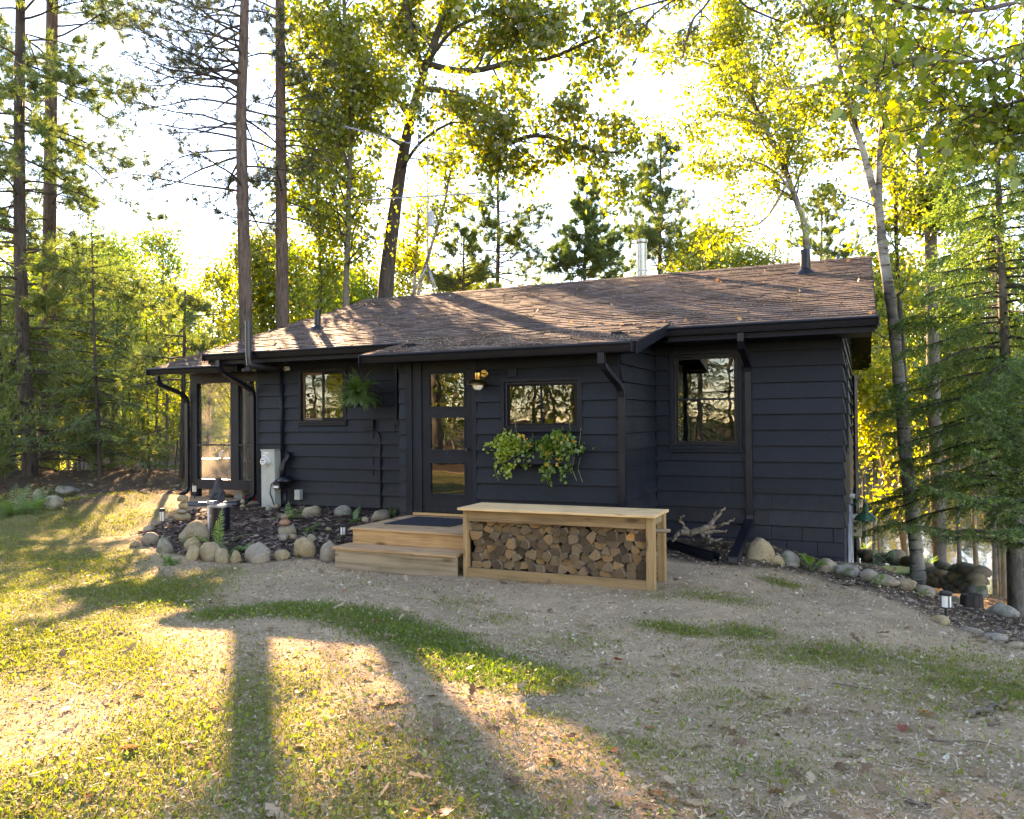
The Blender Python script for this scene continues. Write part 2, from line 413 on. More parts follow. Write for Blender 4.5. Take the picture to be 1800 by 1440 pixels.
M['grass_lush'] = leafy('lush_grass_blades', [(.1, (.03,.075,.012)), (.6, (.06,.125,.016)), (.95, (.11,.15,.022))], (2.0, 2.2, 1.0), .45, .03)
M['weed'] = leafy('broad_weeds', [(.1, (.045,.085,.014)), (.6, (.10,.145,.02)), (.95, (.17,.18,.035))], (2.2, 2.3, 1.0), .45)
M['fern'] = leafy('fern_fronds', [(.1, (.06,.13,.035)), (.6, (.11,.21,.05)), (.95, (.17,.27,.06))], (1.8, 2.0, 1.2), .4)
M['planter_lime'] = leafy('lime_vine_leaves', [(.1, (.15,.24,.025)), (.6, (.27,.36,.045)), (.95, (.38,.42,.08))], (1.5, 1.6, .9), .35)
M['planter_green'] = leafy('vine_leaves', [(.1, (.05,.13,.02)), (.6, (.10,.20,.03)), (.95, (.18,.26,.045))], (1.6, 1.8, .9), .35)
M['flower'] = leafy('orange_flowers', [(.2, (.55,.20,.02)), (.6, (.62,.34,.03)), (.9, (.65,.48,.08))], (1.2, 1.2, 1.0), .3)
M['litter'] = leafy('fallen_leaves_brown', [(.12, (.09,.048,.026)), (.4, (.21,.125,.07)), (.7, (.38,.26,.155)), (.9, (.50,.38,.25))], (1.3, 1.1, .8), .25, .02)
M['litter_red'] = leafy('fallen_leaves_red', [(.2, (.22,.035,.012)), (.6, (.36,.07,.015)), (.9, (.42,.16,.03))], (1.6, 1.3, 1.0), .35)
M['chips'] = leafy('mulch_chips', [(.1, (.05,.03,.023)), (.5, (.15,.095,.07)), (.9, (.32,.22,.17))], (1, 1, 1), .05, .03)
M['bits'] = leafy('soil_bits', [(.1, (.15,.095,.058)), (.4, (.32,.21,.13)), (.75, (.50,.36,.235)), (.97, (.62,.50,.36))], (1, 1, 1), .05, .02)
M['gravel'] = leafy('gravel_crumbs', [(.1, (.24,.155,.095)), (.4, (.48,.33,.21)), (.75, (.64,.47,.32)), (.97, (.74,.60,.45))], (1, 1, 1), .0, .02)
M['needle_litter'] = leafy('dry_needles', [(.1, (.24,.15,.08)), (.5, (.40,.27,.16)), (.9, (.52,.42,.30))], (1, 1, 1), .15, .03)
M['far_tree'] = leafy('far_shore_foliage', [(.1, (.03,.05,.02)), (.5, (.085,.095,.03)), (.9, (.20,.15,.04))], (2.2, 2.2, 1.3), .4)
def shingle_material(name, island):
    mt, nt, out = new_mat(name); w = coords(nt)
    if island: src = nt.nodes.new('ShaderNodeNewGeometry').outputs['Random Per Island']
    else: src = nt.nodes.new('ShaderNodeObjectInfo').outputs['Random']
    n = noise(nt, w, 160, 3, .7); b = noise(nt, w, 1.3, 4)
    f = math_(nt, 'ADD', math_(nt, 'MULTIPLY', src, .6), math_(nt, 'MULTIPLY', n, .4))
    col = ramp(nt, f, [(.15, (.042,.025,.020)), (.5, (.082,.049,.040)), (.85, (.148,.094,.077))])
    st = ramp(nt, b, [(.4, (0,0,0)), (.7, (1,1,1))]); col = mixc(nt, math_(nt, 'MULTIPLY', st, .25), col, (.15,.125,.115))
    principled(nt, out, col, .85, 0, .3, n, .6, .006); return mt
M['shingle'] = shingle_material('shingle', False); M['shingle_field'] = shingle_material('shingle_field', True)
def screen_material():
    mt, nt, out = new_mat('insect_screen')
    t = nt.nodes.new('ShaderNodeBsdfTransparent'); d = nt.nodes.new('ShaderNodeBsdfDiffuse'); tr = nt.nodes.new('ShaderNodeBsdfTranslucent')
    d.inputs['Color'].default_value = (.50,.45,.38,1); tr.inputs['Color'].default_value = (.70,.62,.50,1)
    a = nt.nodes.new('ShaderNodeMixShader'); a.inputs[0].default_value = .6
    nt.links.new(d.outputs[0], a.inputs[1]); nt.links.new(tr.outputs[0], a.inputs[2])
    b = nt.nodes.new('ShaderNodeMixShader'); b.inputs[0].default_value = .11
    nt.links.new(t.outputs[0], b.inputs[1]); nt.links.new(a.outputs[0], b.inputs[2])
    nt.links.new(b.outputs[0], out.inputs['Surface']); return mt
M['screen'] = screen_material()
def log_material():
    mt, nt, out = new_mat('split_log_end'); v = coords(nt)
    oi = nt.nodes.new('ShaderNodeObjectInfo')
    sep = nt.nodes.new('ShaderNodeSeparateXYZ'); nt.links.new(v, sep.inputs[0])
    sh = math_(nt, 'MULTIPLY', math_(nt, 'SUBTRACT', oi.outputs['Random'], .5), .12)
    x = math_(nt, 'ADD', sep.outputs[0], sh); z = math_(nt, 'ADD', sep.outputs[2], .055)
    rr = math_(nt, 'SQRT', math_(nt, 'ADD', math_(nt, 'MULTIPLY', x, x), math_(nt, 'MULTIPLY', z, z)))
    n = noise(nt, v, 30, 4)
    ring = math_(nt, 'SINE', math_(nt, 'ADD', math_(nt, 'MULTIPLY', rr, 900), math_(nt, 'MULTIPLY', n, 7)))
    rnd = ramp(nt, oi.outputs['Random'], [(.05, (.075,.043,.025)), (.25, (.13,.077,.044)), (.5, (.19,.115,.066)), (.72, (.32,.165,.07)), (.85, (.22,.135,.076)), (.97, (.10,.064,.04))])
    col = mixc(nt, math_(nt, 'MULTIPLY', math_(nt, 'ADD', ring, 1), .13), rnd, (.07,.045,.03))
    ang = math_(nt, 'ARCTAN2', x, z)
    cr = noise(nt, v, 9, 3)
    ck = math_(nt, 'SINE', math_(nt, 'ADD', math_(nt, 'MULTIPLY', ang, 17), math_(nt, 'MULTIPLY', cr, 9)))
    ckm = ramp(nt, ck, [(.90, (0,0,0)), (.97, (1,1,1))])
    col = mixc(nt, math_(nt, 'MULTIPLY', ckm, .55), col, (.035,.025,.018))
    st = ramp(nt, noise(nt, v, 18, 5, .7), [(.55, (0,0,0)), (.75, (1,1,1))])
    col = mixc(nt, math_(nt, 'MULTIPLY', st, .6), col, (.06,.045,.034))
    principled(nt, out, col, .85, 0, .2, math_(nt, 'ADD', n, math_(nt, 'MULTIPLY', ck, .15)), .6, .006); return mt
M['log_end'] = log_material()
M['log_orange'] = wood('orange_log_end', (.34, .12, .035), (.50, .22, .075), 'Z', .8, False, 2.0)
M['log_bark'] = bark('log_bark', (.03, .023, .018), (.13, .10, .08), (20, 5, 20), .8)
M['log_side'] = wood('split_log_side', (.10, .07, .045), (.24, .165, .10), 'Y', .85, False)
def ground_material():
    mt, nt, out = new_mat('ground_soil'); w = coords(nt)
    at = nt.nodes.new('ShaderNodeAttribute'); at.attribute_name = 'cover'
    sp = nt.nodes.new('ShaderNodeSeparateColor'); nt.links.new(at.outputs['Color'], sp.inputs[0])
    n1 = noise(nt, w, .9, 5, .6); n2 = noise(nt, w, 7, 6, .7); n3 = noise(nt, w, 48, 5, .75); n4 = noise(nt, w, 190, 3, .7)
    f = math_(nt, 'ADD', math_(nt, 'MULTIPLY', n2, .5), math_(nt, 'ADD', math_(nt, 'MULTIPLY', n3, .35), math_(nt, 'MULTIPLY', n4, .2)))
    dirt = ramp(nt, f, [(.26, (.22,.13,.075)), (.42, (.50,.325,.205)), (.58, (.66,.455,.305)), (.76, (.76,.58,.42))])
    sandy = ramp(nt, n1, [(.4, (.8,.78,.74)), (.7, (1.12,1.08,1.0))]); dirt = mixc(nt, 1.0, dirt, sandy, 'MULTIPLY')
    lawn = ramp(nt, f, [(.30, (.07,.072,.018)), (.5, (.15,.145,.036)), (.7, (.28,.235,.09))])
    mul = ramp(nt, math_(nt, 'ADD', math_(nt, 'MULTIPLY', n3, .6), math_(nt, 'MULTIPLY', n4, .4)), [(.35, (.045,.029,.022)), (.6, (.13,.085,.065)), (.75, (.24,.165,.13))])
    wild = ramp(nt, f, [(.3, (.045,.032,.022)), (.55, (.125,.085,.055)), (.75, (.23,.165,.11))])
    def edge(s): return math_(nt, 'ADD', math_(nt, 'MULTIPLY', math_(nt, 'SUBTRACT', s, .5), 2.2), math_(nt, 'ADD', math_(nt, 'MULTIPLY', math_(nt, 'SUBTRACT', n2, .5), 1.1), .5), True)
    col = mixc(nt, math_(nt, 'MULTIPLY', edge(sp.outputs[0]), .9), dirt, lawn)
    col = mixc(nt, edge(sp.outputs[2]), col, wild)
    col = mixc(nt, edge(sp.outputs[1]), col, mul)
    h = math_(nt, 'ADD', math_(nt, 'MULTIPLY', n2, .8), math_(nt, 'ADD', math_(nt, 'MULTIPLY', n3, .55), math_(nt, 'MULTIPLY', n4, .22)))
    principled(nt, out, col, .95, 0, .12, h, 1.0, .075); return mt
M['ground'] = ground_material()
def water_material():
    mt, nt, out = new_mat('lake_water'); w = coords(nt, (.5, .12, 1))
    n = noise(nt, w, 1.6, 3, .5)
    b = principled(nt, out, (.012, .02, .018), .06, 0, .6, n, .12, .25); return mt
M['water'] = water_material()
# ------------------------------------------------------------------ terrain
def S(a, b, x):
    t = np.clip((np.asarray(x, float)-a)/(b-a), 0, 1); return t*t*(3-2*t)
_rn = np.random.default_rng(5)
_W = [(_rn.normal(0, 1, 2)*k, _rn.uniform(0, 6.28), a) for k, a in
      [(.25, .05)]*4 + [(.8, .022)]*5 + [(2.2, .010)]*6 + [(6, .0045)]*7 + [(15, .0022)]*8]
def rough(x, y):
    r = 0
    for k, ph, a in _W: r = r + a*np.sin(k[0]*x+k[1]*y+ph)
    return r
EDGE = [(-3.0, .3), (-1.0, -.05), (-.3, -.28), (.38, -.32), (.70, -.60), (.97, -1.02), (1.3, -1.24), (1.9, -1.35), (3.2, -2.2), (6, -5), (10, -9)]
def edge_dist(x, y):
    """signed distance to the rock edge, positive on the lake side"""
    x = np.asarray(x, float); y = np.asarray(y, float)
    best = np.full(np.broadcast(x, y).shape, 1e9); sg = np.zeros_like(best)
    for (x0, y0), (x1, y1) in zip(EDGE[:-1], EDGE[1:]):
        dx, dy = x1-x0, y1-y0; L2 = dx*dx+dy*dy
        t = np.clip(((x-x0)*dx+(y-y0)*dy)/L2, 0, 1)
        d = np.hypot(x-x0-t*dx, y-y0-t*dy); c = dx*(y-y0)-dy*(x-x0)
        upd = d < best; best = np.where(upd, d, best); sg = np.where(upd, np.sign(c), sg)
    return best*sg
LAKE = -4.0
def terrain(x, y):
    x = np.asarray(x, float); y = np.asarray(y, float)
    z = .10*S(-4.4, -8, y) + 0*x
    bed = S(-3.7, -.7, y)*S(-5.5, -6.3, x)*S(-15.5, -12.5, x)
    z = z + .22*bed + .10*S(-10, -14, x)*S(-5, -2, y)
    z = z - .17*S(-1.3, .1, x)*S(-6, -1.5, y) - .33*S(.1, 1.6, x)*S(-5.5, -1.2, y)
    z = z - .25*S(2, 8, x)
    z = z + .42*np.exp(-((x+18.4)**2/9+(y-3.6)**2/3.2)) + .30*np.exp(-((x+23)**2/12+(y-2.0)**2/4)) + .25*np.exp(-((x+14.6)**2/5+(y-4.2)**2/2.5))
    back = y - (5.6 + .13*(x+19))
    left = S(.5, 31, back)*S(-1.0, -4.0, x)
    sd = edge_dist(x, y)
    right = S(-4.0, -1.0, x)
    drop_r = 1.45*S(.0, 1.2, sd) + 3.3*S(7.5, 24, y+.35*np.abs(x))
    z = z - 5.0*left - right*np.where(sd > 0, drop_r, 0)*S(-9, -2, y)
    far = np.hypot(x, y)
    wave = rough(x, y)*np.where(far < 60, 1, .3)
    z = z + wave*(1-.55*S(9, 5, np.hypot(x+2, y+4)))
    z = np.maximum(z, -5.6)
    shore = S(96, 116, far+6*np.sin(x*.05)+4*np.sin(x*.11+1))*S(-30, 20, y)
    z = z + shore*(6.0+rough(x*.1, y*.1)*20) + 9*S(120, 260, far)*S(-30, 20, y)
    return z
def tz(x, y): return float(terrain(x, y))
def GP(px, py, z0=.1):
    """the ground point under a pixel"""
    z = z0
    for _ in range(14):
        p = onZ(px, py, z); z = .5*z+.5*tz(p[0], p[1])
    return np.array([p[0], p[1], tz(p[0], p[1])])

# ground cover: R lawn, G mulch, B wild forest floor
def seg_dist(x, y, pts):
    best = np.full(np.broadcast(x, y).shape, 1e9)
    for (x0, y0), (x1, y1) in zip(pts[:-1], pts[1:]):
        dx, dy = x1-x0, y1-y0; t = np.clip(((x-x0)*dx+(y-y0)*dy)/(dx*dx+dy*dy+1e-9), 0, 1)
        best = np.minimum(best, np.hypot(x-x0-t*dx, y-y0-t*dy))
    return best
def in_poly(x, y, poly):
    c = np.zeros(np.broadcast(x, y).shape, bool)
    for (x0, y0), (x1, y1) in zip(poly, poly[1:]+poly[:1]):
        hit = ((y0 > y) != (y1 > y)) & (x < (x1-x0)*(y-y0)/(y1-y0+1e-12)+x0); c ^= hit
    return c
def wp(l): return [tuple(GP(a, b)[:2]) for a, b in l]
STRIP = wp([(400, 1078), (480, 1070), (640, 1085), (760, 1130), (850, 1175), (930, 1190)])
LAWN_EDGE = wp([(405, 1000), (360, 1050), (320, 1105), (470, 1160), (640, 1175), (760, 1230), (900, 1330), (1010, 1440)])
LAWN = LAWN_EDGE + [(-1.2, -9.3), (-1.5, -12), (-8, -16), (-26, -12), (-30, 2.0), (-17.3, 1.2), (-14.5, .6), (-12.2, -.5), (-10.6, -1.5), (-9.9, -3.0), (-8.6, -4.0), (-7.4, -4.6)]
PATCH = [(GP(a, b)[:2], r, w) for a, b, r, w in [(1250, 1048, .34, 1), (1195, 1105, .28, .8), (1300, 1110, .30, .7), (1375, 1025, .2, .8), (1150, 1050, .2, .9),
    (1400, 1150, .45, .45), (1500, 1155, .55, .65), (1600, 1165, .5, .55), (1690, 1170, .55, .8), (1770, 1210, .6, .6), (1640, 1230, .4, .35), (1000, 1130, .35, .3),
    (1290, 1230, .30, .3), (1120, 1320, .3, .3), (870, 1090, .25, .35), (800, 1060, .3, .35), (1330, 1350, .25, .25), (1230, 1180, .25, .25), (650, 1025, .3, .25), (1060, 1180, .3, .25), (940, 1260, .2, .3)]]
BED = wp([(575, 985), (530, 982), (490, 985), (450, 990), (400, 990), (355, 985), (300, 972), (255, 958)]) + [(-9.9, -2.9), (-10.6, -1.3), (-10.1, .1), (-5.9, .1), (-5.85, -3.3)]
BED2 = wp([(1170, 985), (1300, 1000), (1420, 1010), (1540, 1045), (1640, 1090), (1800, 1140)]) + [(2.2, -2.0), (3, -1.8), (1.5, -.9), (.6, -.35), (-.3, -.1), (-2.4, .1), (-2.4, -1.5)]
def lush(x, y): return np.clip(1.25-seg_dist(x, y, STRIP)/.42, 0, 1)
def soft(x, y, poly, w):
    d = seg_dist(x, y, poly+poly[:1]); return np.clip(.5+np.where(in_poly(x, y, poly), d, -d)/w, 0, 1)
def grass_density(x, y):
    n = .5+8*sum(a*np.sin(k[0]*x*1.7+k[1]*y*1.7+ph*2) for k, ph, a in _W[4:13])
    g = soft(x, y, LAWN, .9)*np.clip(.34+1.1*n, .12, 1)
    g = g*np.clip(.38+.65*S(-2.0, -5.0, x), .3, 1)
    g = np.maximum(g, lush(x, y))
    for c, r, w in PATCH:
        g = np.maximum(g, w*np.clip(1.35-np.hypot((x-c[0])/1.5, y-c[1])/r, 0, 1)*np.clip(.4+n, .2, 1))
    g = np.maximum(g, .10*np.clip(n*1.6-.4, 0, 1))
    g = g*(1-soft(x, y, BED, .3))*(1-.8*soft(x, y, BED2, .4))
    wild = S(.3, -1.3, y-.2*(x+30)+1.0) # fades out under the trees
    return g
def wildness(x, y):
    w = np.maximum(S(-.8, .7, y-(-1.7-.19*(x+15)) )*S(-11.5, -13, x), S(0, 1.5, edge_dist(x, y)))
    w = np.maximum(w, S(6, 9, y)); return np.maximum(w, S(-14, -18, y))

rs = np.concatenate([[.02], np.geomspace(.6, 30, 250), np.geomspace(31, 900, 60)])
th = np.linspace(0, 2*np.pi, 900, endpoint=False)
# finer where the picture looks
wgt = np.where(np.abs((th-(math.pi/2-YAW)+np.pi) % (2*np.pi)-np.pi) < .75, 9.0, 1.0)
cum = np.concatenate([[0], np.cumsum(wgt)]); th = np.interp(np.linspace(0, cum[-1], 470, endpoint=False), cum, np.linspace(0, 2*np.pi, 901))
RR, TT = np.meshgrid(rs, th, indexing='ij')
gx = CAM[0]+RR*np.cos(TT); gy = CAM[1]+RR*np.sin(TT); gz = terrain(gx, gy)
nr, ntn = gx.shape
idx = np.arange(nr*ntn).reshape(nr, ntn)
gf = np.stack([idx[:-1], idx[1:], np.roll(idx, -1, 1)[1:], np.roll(idx, -1, 1)[:-1]], -1).reshape(-1, 4)
me = np_mesh('ground', np.stack([gx, gy, gz], -1).reshape(-1, 3), gf, M['ground'], True)
ca = me.attributes.new('cover', 'FLOAT_COLOR', 'POINT')
cov = np.ones((nr*ntn, 4), np.float32)
fx, fy = gx.ravel(), gy.ravel()
cov[:, 0] = np.clip(np.maximum(grass_density(fx, fy)*1.1, soft(fx, fy, LAWN, 1.2)*np.clip(.30+.5*S(-3.0, -6.5, fx), 0, .75)), 0, 1)
cov[:, 1] = np.maximum(soft(fx, fy, BED, .35), .45*soft(fx, fy, BED2, .5))
cov[:, 2] = np.maximum(wildness(fx, fy), .8*soft(fx, fy, BED2, .6))
ca.data.foreach_set('color', cov.ravel())
ground = add_obj('ground', me); tag(ground, 'bare sandy yard and thin lawn in front of the cabin', 'ground', kind='structure')
lk = MB().add([(-700, 3, LAKE), (700, 3, LAKE), (700, 420, LAKE), (-700, 420, LAKE)], [(0, 1, 2, 3)]).build('lake_water', M['water'])
tag(lk, 'calm lake seen between the trunks behind the cabin', 'lake', kind='structure')

# ------------------------------------------------------------------ the cabin
e = 0.22; ZB = 0.289
D = 1.841; XBL, XBR = -5.80, -2.557
XL = -10.05; YB = 8.35
EAVE_Y, EAVE_Z, RID_Y, RID_Z = -.694, 3.035, 4.173, 4.675
SLP = (RID_Z-EAVE_Z)/(RID_Y-EAVE_Y)
cabin = empty('cabin', (-5, 0, 0), 'low dark navy cabin with lap siding and brown shingle roof', 'cabin')

def wall_cells(mb, u0, u1, z0, z1, ops, put):
    us = sorted({u0, u1, *[o[0] for o in ops], *[o[1] for o in ops]}); zs = sorted({z0, z1, *[o[2] for o in ops], *[o[3] for o in ops]})
    for a, b in zip(us[:-1], us[1:]):
        for c, d in zip(zs[:-1], zs[1:]):
            mu, mz = (a+b)/2, (c+d)/2
            if any(o[0] < mu < o[1] and o[2] < mz < o[3] for o in ops): continue
            put(mb, a, b, c, d)
def lap_rows(u0, u1, zlo, zhi, ops, z_start):
    """clear runs of each lap board: (u0,u1,z0,z1,full_z0,full_z1)"""
    out = []; k = 0
    while True:
        a = z_start+k*e; b = a+e; k += 1
        if a >= zhi-.01: break
        lo, hi = max(a, zlo), min(b, zhi)
        if hi-lo < .02: continue
        cuts = [o for o in ops if o[2] < hi-.004 and o[3] > lo+.004]
        pos = u0
        for o in sorted(cuts):
            if o[0]-pos > .02: out.append((pos, o[0], lo, hi))
            if o[2] > lo+.03: out.append((max(o[0], u0), o[1], lo, o[2]))
            if o[3] < hi-.03: out.append((max(o[0], u0), o[1], o[3], hi))
            pos = max(pos, o[1])
        if u1-pos > .02: out.append((pos, u1, lo, hi))
    return out
rb = random.Random(3)
def lap_board(parent, kind, run, plane, mat):
    """a wedge board: butt edge proud, thin top"""
    u0, u1, z0, z1 = run; g = .0015
    t0, t1 = .036+rb.uniform(-.003, .004), .002
    u0 += g; u1 -= g; z1 -= .006; dz = rb.uniform(-.003, .003)
    mb = MB()
    if kind == 'front':     # plane is Y, board proud towards -Y
        V = [(u0, plane, z0), (u1, plane, z0), (u1, plane-t0, z0+dz*.3), (u0, plane-t0, z0+dz), (u0, plane, z1), (u1, plane, z1), (u1, plane-t1, z1), (u0, plane-t1, z1)]
    else:                   # plane is X, board proud towards kind * X
        s = 1 if kind == 'right' else -1
        V = [(plane, u0, z0), (plane, u1, z0), (plane+s*t0, u1, z0+dz*.3), (plane+s*t0, u0, z0+dz), (plane, u0, z1), (plane, u1, z1), (plane+s*t1, u1, z1), (plane+s*t1, u0, z1)]
    mb.add(V, [(0,1,2,3), (4,5,6,7), (0,1,5,4), (1,2,6,5), (2,3,7,6), (3,0,4,7)])
    return mb.build('siding_board', mat, parent)
# openings (u0,u1,z0,z1)
DOOR = (-5.59, -4.63, .47, 2.62)
BWIN = (-4.20, -3.045, 1.62, 2.335)
RWIN = (-2.33, -1.30, 1.33, 2.75)
LWIN = (-9.10, -8.05, 1.76, 2.73)
LWIN2 = (-7.05, -6.2, 1.76, 2.73)
# walls: the sheathing behind the siding, with holes
def front_put(Y): 
    return lambda mb, a, b, c, d: mb.box((a, Y, c), (b, Y+.14, d))
def ends(mb): return mb
def wall_part(name, u0, u1, z0, z1, ops, Y):
    mb = MB(); wall_cells(mb, u0, u1, z0, z1, ops, front_put(Y)); return mb.build(name, M['fascia'], cabin)
w_left = wall_part('wall', XL, XBL+.14, .1, 3.12, [LWIN, LWIN2], 0)
w_bump = wall_part('wall', XBL, XBR, .1, 2.74, [DOOR, BWIN], -D)
w_right = wall_part('wall', XBR-.14, 0, -.6, 3.12, [RWIN], 0)
mb = MB().box((XBR-.14, -D+.142, .1), (XBR, 0, 2.9)); w_bside = mb.build('wall', M['fascia'], cabin)
mb = MB().box((XBL, -D+.142, .1), (XBL+.14, 0, 2.9)); w_bleft = mb.build('wall', M['fascia'], cabin)
GW = (5.2, 6.2, 1.4, 2.6); GW2 = (1.0, 2.2, 1.25, 2.65)
mb = MB(); wall_cells(mb, .142, YB-.14, -2.4, 3.2, [GW, GW2], lambda m_, a, b, c, d: m_.box((-.14, a, c), (0, b, d)))
mb.prism([(.142, 3.2), (YB-.14, 3.2), (RID_Y, RID_Z-.2)], 'X', -.14, -.001)
w_gable = mb.build('wall', M['fascia'], cabin)
mb = MB(); wall_cells(mb, XL, -.14, -2.4, 3.12, [(-8.9, -7.2, 1.0, 2.6), (-4.4, -2.4, .6, 2.6), (-6.4, -5.2, 1.0, 2.6)], lambda m_, a, b, c, d: m_.box((a, YB-.14, c), (b, YB, d)))
w_back = mb.build('wall', M['interior'], cabin)
mb = MB(); wall_cells(mb, .142, YB-.14, .1, 3.2, [(3.2, 4.2, .5, 2.5)], lambda m_, a, b, c, d: m_.box((XL, a, c), (XL+.14, b, d)))
mb.prism([(.142, 3.2), (YB-.14, 3.2), (RID_Y, RID_Z-.2)], 'X', XL, XL+.14)
w_lend = mb.build('wall', M['fascia'], cabin)
# rooms behind the glass
MB().box((XL+.15, .15, .38), (-.15, YB-.15, .45)).build('floor', M['floor_in'], cabin)
MB().box((XBL+.15, -D+.15, .38), (XBR-.15, .149, .45)).build('floor', M['floor_in'], cabin)
MB().box((-6.3, .3, .45), (-6.2, YB-.2, 3.0)).box((-2.6, 2.2, .45), (-2.5, YB-.2, 3.0)).box((-6.2, 2.6, .45), (-4.9, 2.7, 3.0)).build('partition', M['interior'], cabin)
MB().box((-4.9, 2.9, .45), (-3.9, 3.0, 2.6)).build('curtain', M['interior_red'], cabin)
for W_, rowset, kind, plane, mt in (
    (w_left, lap_rows(XL-.01, -5.95, ZB, 3.02, [LWIN, LWIN2], ZB), 'front', 0, M['navy']),
    (w_bump, lap_rows(XBL-.005, XBR+.005, ZB-.02, 2.66, [(DOOR[0]-.09, DOOR[1]+.06, 0, 3), BWIN], ZB-.02), 'front', -D, M['navy']),
    (w_right, lap_rows(XBR+.025, .005, ZB, 3.02, [RWIN], ZB), 'front', 0, M['navy']),
    (w_bside, lap_rows(-D+.03, -.022, ZB, 2.86, [], ZB-.01), 'right', XBR, M['navy']),
    (w_bleft, lap_rows(-D+.03, -.022, ZB, 2.86, [], ZB-.01), 'left', XBL, M['navy'])):
    for r_ in rowset:
        if r_[1]-r_[0] > 2.2 and rb.random() < .8:
            c_ = r_[0]+(r_[1]-r_[0])*rb.uniform(.28, .72)
            lap_board(W_, kind, (r_[0], c_, r_[2], r_[3]), plane, mt); lap_board(W_, kind, (c_, r_[1], r_[2], r_[3]), plane, mt)
        else: lap_board(W_, kind, r_, plane, mt)
k = 0
while True:   # the gable end, boards shortened under the rake
    a = ZB+k*e; k += 1
    half = (RID_Z-.12-(a+e))/SLP
    y0, y1 = max(-.005, RID_Y-half), min(YB, RID_Y+half)
    if y1-y0 < .4: break
    for r_ in lap_rows(y0, y1, a, a+e, [GW, GW2], a): lap_board(w_gable, 'right', r_, 0, M['navy'])
# block foundation under the right front wall and gable
rb2 = random.Random(8)
for row in range(6):
    z1_ = ZB-.012-row*.2; x = XBR+.02 if row % 2 == 0 else XBR-.18
    while x < -.02:
        x1 = min(x+.4, -.008); x0 = max(x, XBR+.02)
        if x1-x0 > .03: MB().box((x0+.004, -.006-rb2.uniform(0, .003), z1_-.192), (x1-.004, .01, z1_)).build('concrete_block', M['concrete'], w_right, bevel=.006)
        x += .4
for row in range(11):
    z1_ = ZB-.012-row*.2; y = .012 if row % 2 == 0 else -.188
    while y < 8.3:
        y1 = min(y+.4, 8.34); y0 = max(y, .012)
        if y1-y0 > .03: MB().box((-.01, y0+.004, z1_-.192), (.006+rb2.uniform(0, .003), y1-.004, z1_)).build('concrete_block', M['concrete'], w_gable, bevel=.006)
        y += .4
MB().box((XBL, -D+.004, -.1), (XBR-.004, -D+.1, ZB-.03)).build('skirt', M['concrete'], cabin)
MB().box((XL, .004, -.1), (XBL, .1, ZB-.006)).build('skirt', M['concrete'], cabin)
# corner post boards and the wide board beside the door
MB().box((-5.70, -D-.028, .46), (-5.595, -D+.02, 2.62)).build('door_casing', M['navy_v'], cabin, bevel=.003)
MB().box((-4.625, -D-.03, .46), (-4.57, -D+.02, 2.62)).build('door_casing', M['navy_v'], cabin, bevel=.003)

# ---- roof
roof = MB()
def slab(mb, x0, x1, ya, za, yb, zb, t=.12):
    return mb.prism([(ya, za), (yb, zb), (yb, zb-t), (ya, za-t)], 'X', x0, x1)
RX0, RX1 = -10.56, .40
slab(roof, RX0, RX1, EAVE_Y, EAVE_Z-.01, RID_Y, RID_Z-.01)
slab(roof, RX0, RX1, RID_Y+.001, RID_Z-.01, YB+.69, EAVE_Z-.01)
ROOF = roof.build('roof', M['fascia'], cabin)
BR0, BR1, BEY, BEZ = -6.10, -2.21, -2.30, 2.70
BTY, BTZ = -.40, EAVE_Z+SLP*.29+.006
bump = MB(); slab(bump, BR0, BR1, BEY, BEZ, BTY, BTZ, .10); BROOF = bump.build('roof', M['fascia'], cabin)
PE_Y, PE_Z = -.42, 2.84
PX0 = -12.28
porch_roof = MB(); slab(porch_roof, PX0, RX0+.4, PE_Y, PE_Z, RID_Y, PE_Z+(RID_Y-PE_Y)*.325, .10)
slab(porch_roof, PX0, RX0+.4, RID_Y+.001, PE_Z+(RID_Y-PE_Y)*.325, YB+.4, PE_Z, .10)
PROOF = porch_roof.build('roof', M['fascia'], cabin)
# soffits
MB().box((RX0+.03, EAVE_Y+.04, EAVE_Z-.20), (XBL-.3, .0, EAVE_Z-.185)).build('soffit', M['fascia'], cabin)
MB().box((-2.25, EAVE_Y+.04, EAVE_Z-.20), (RX1-.03, .0, EAVE_Z-.185)).build('soffit', M['fascia'], cabin)
MB().box((BR0+.03, BEY+.04, BEZ-.10), (BR1-.03, -D, BEZ-.088)).build('soffit', M['fascia'], cabin)
# rake boards
def rake(x, ya, za, yb, zb, t=.024, h=.17, m=None, parent=cabin):
    return MB().prism([(ya, za), (yb, zb), (yb, zb-h), (ya, za-h)], 'X', x-t/2, x+t/2).build('rake_board', m or M['fascia'], parent)
rake(RX1+.012, EAVE_Y-.01, EAVE_Z-.004, RID_Y, RID_Z-.004); rake(RX1+.012, RID_Y+.001, RID_Z-.004, YB+.7, EAVE_Z-.004)
rake(RX0-.012, EAVE_Y-.01, EAVE_Z-.004, RID_Y, RID_Z-.004)
rake(BR1+.013, BEY-.01, BEZ, BTY-.25, BTZ-.25*.19, h=.14, m=M['black']); rake(BR0-.013, BEY-.01, BEZ, BTY-.25, BTZ-.25*.19, h=.13, m=M['black'])
rake(PX0-.012, PE_Y-.01, PE_Z, RID_Y, PE_Z+(RID_Y-PE_Y)*.325, h=.14)
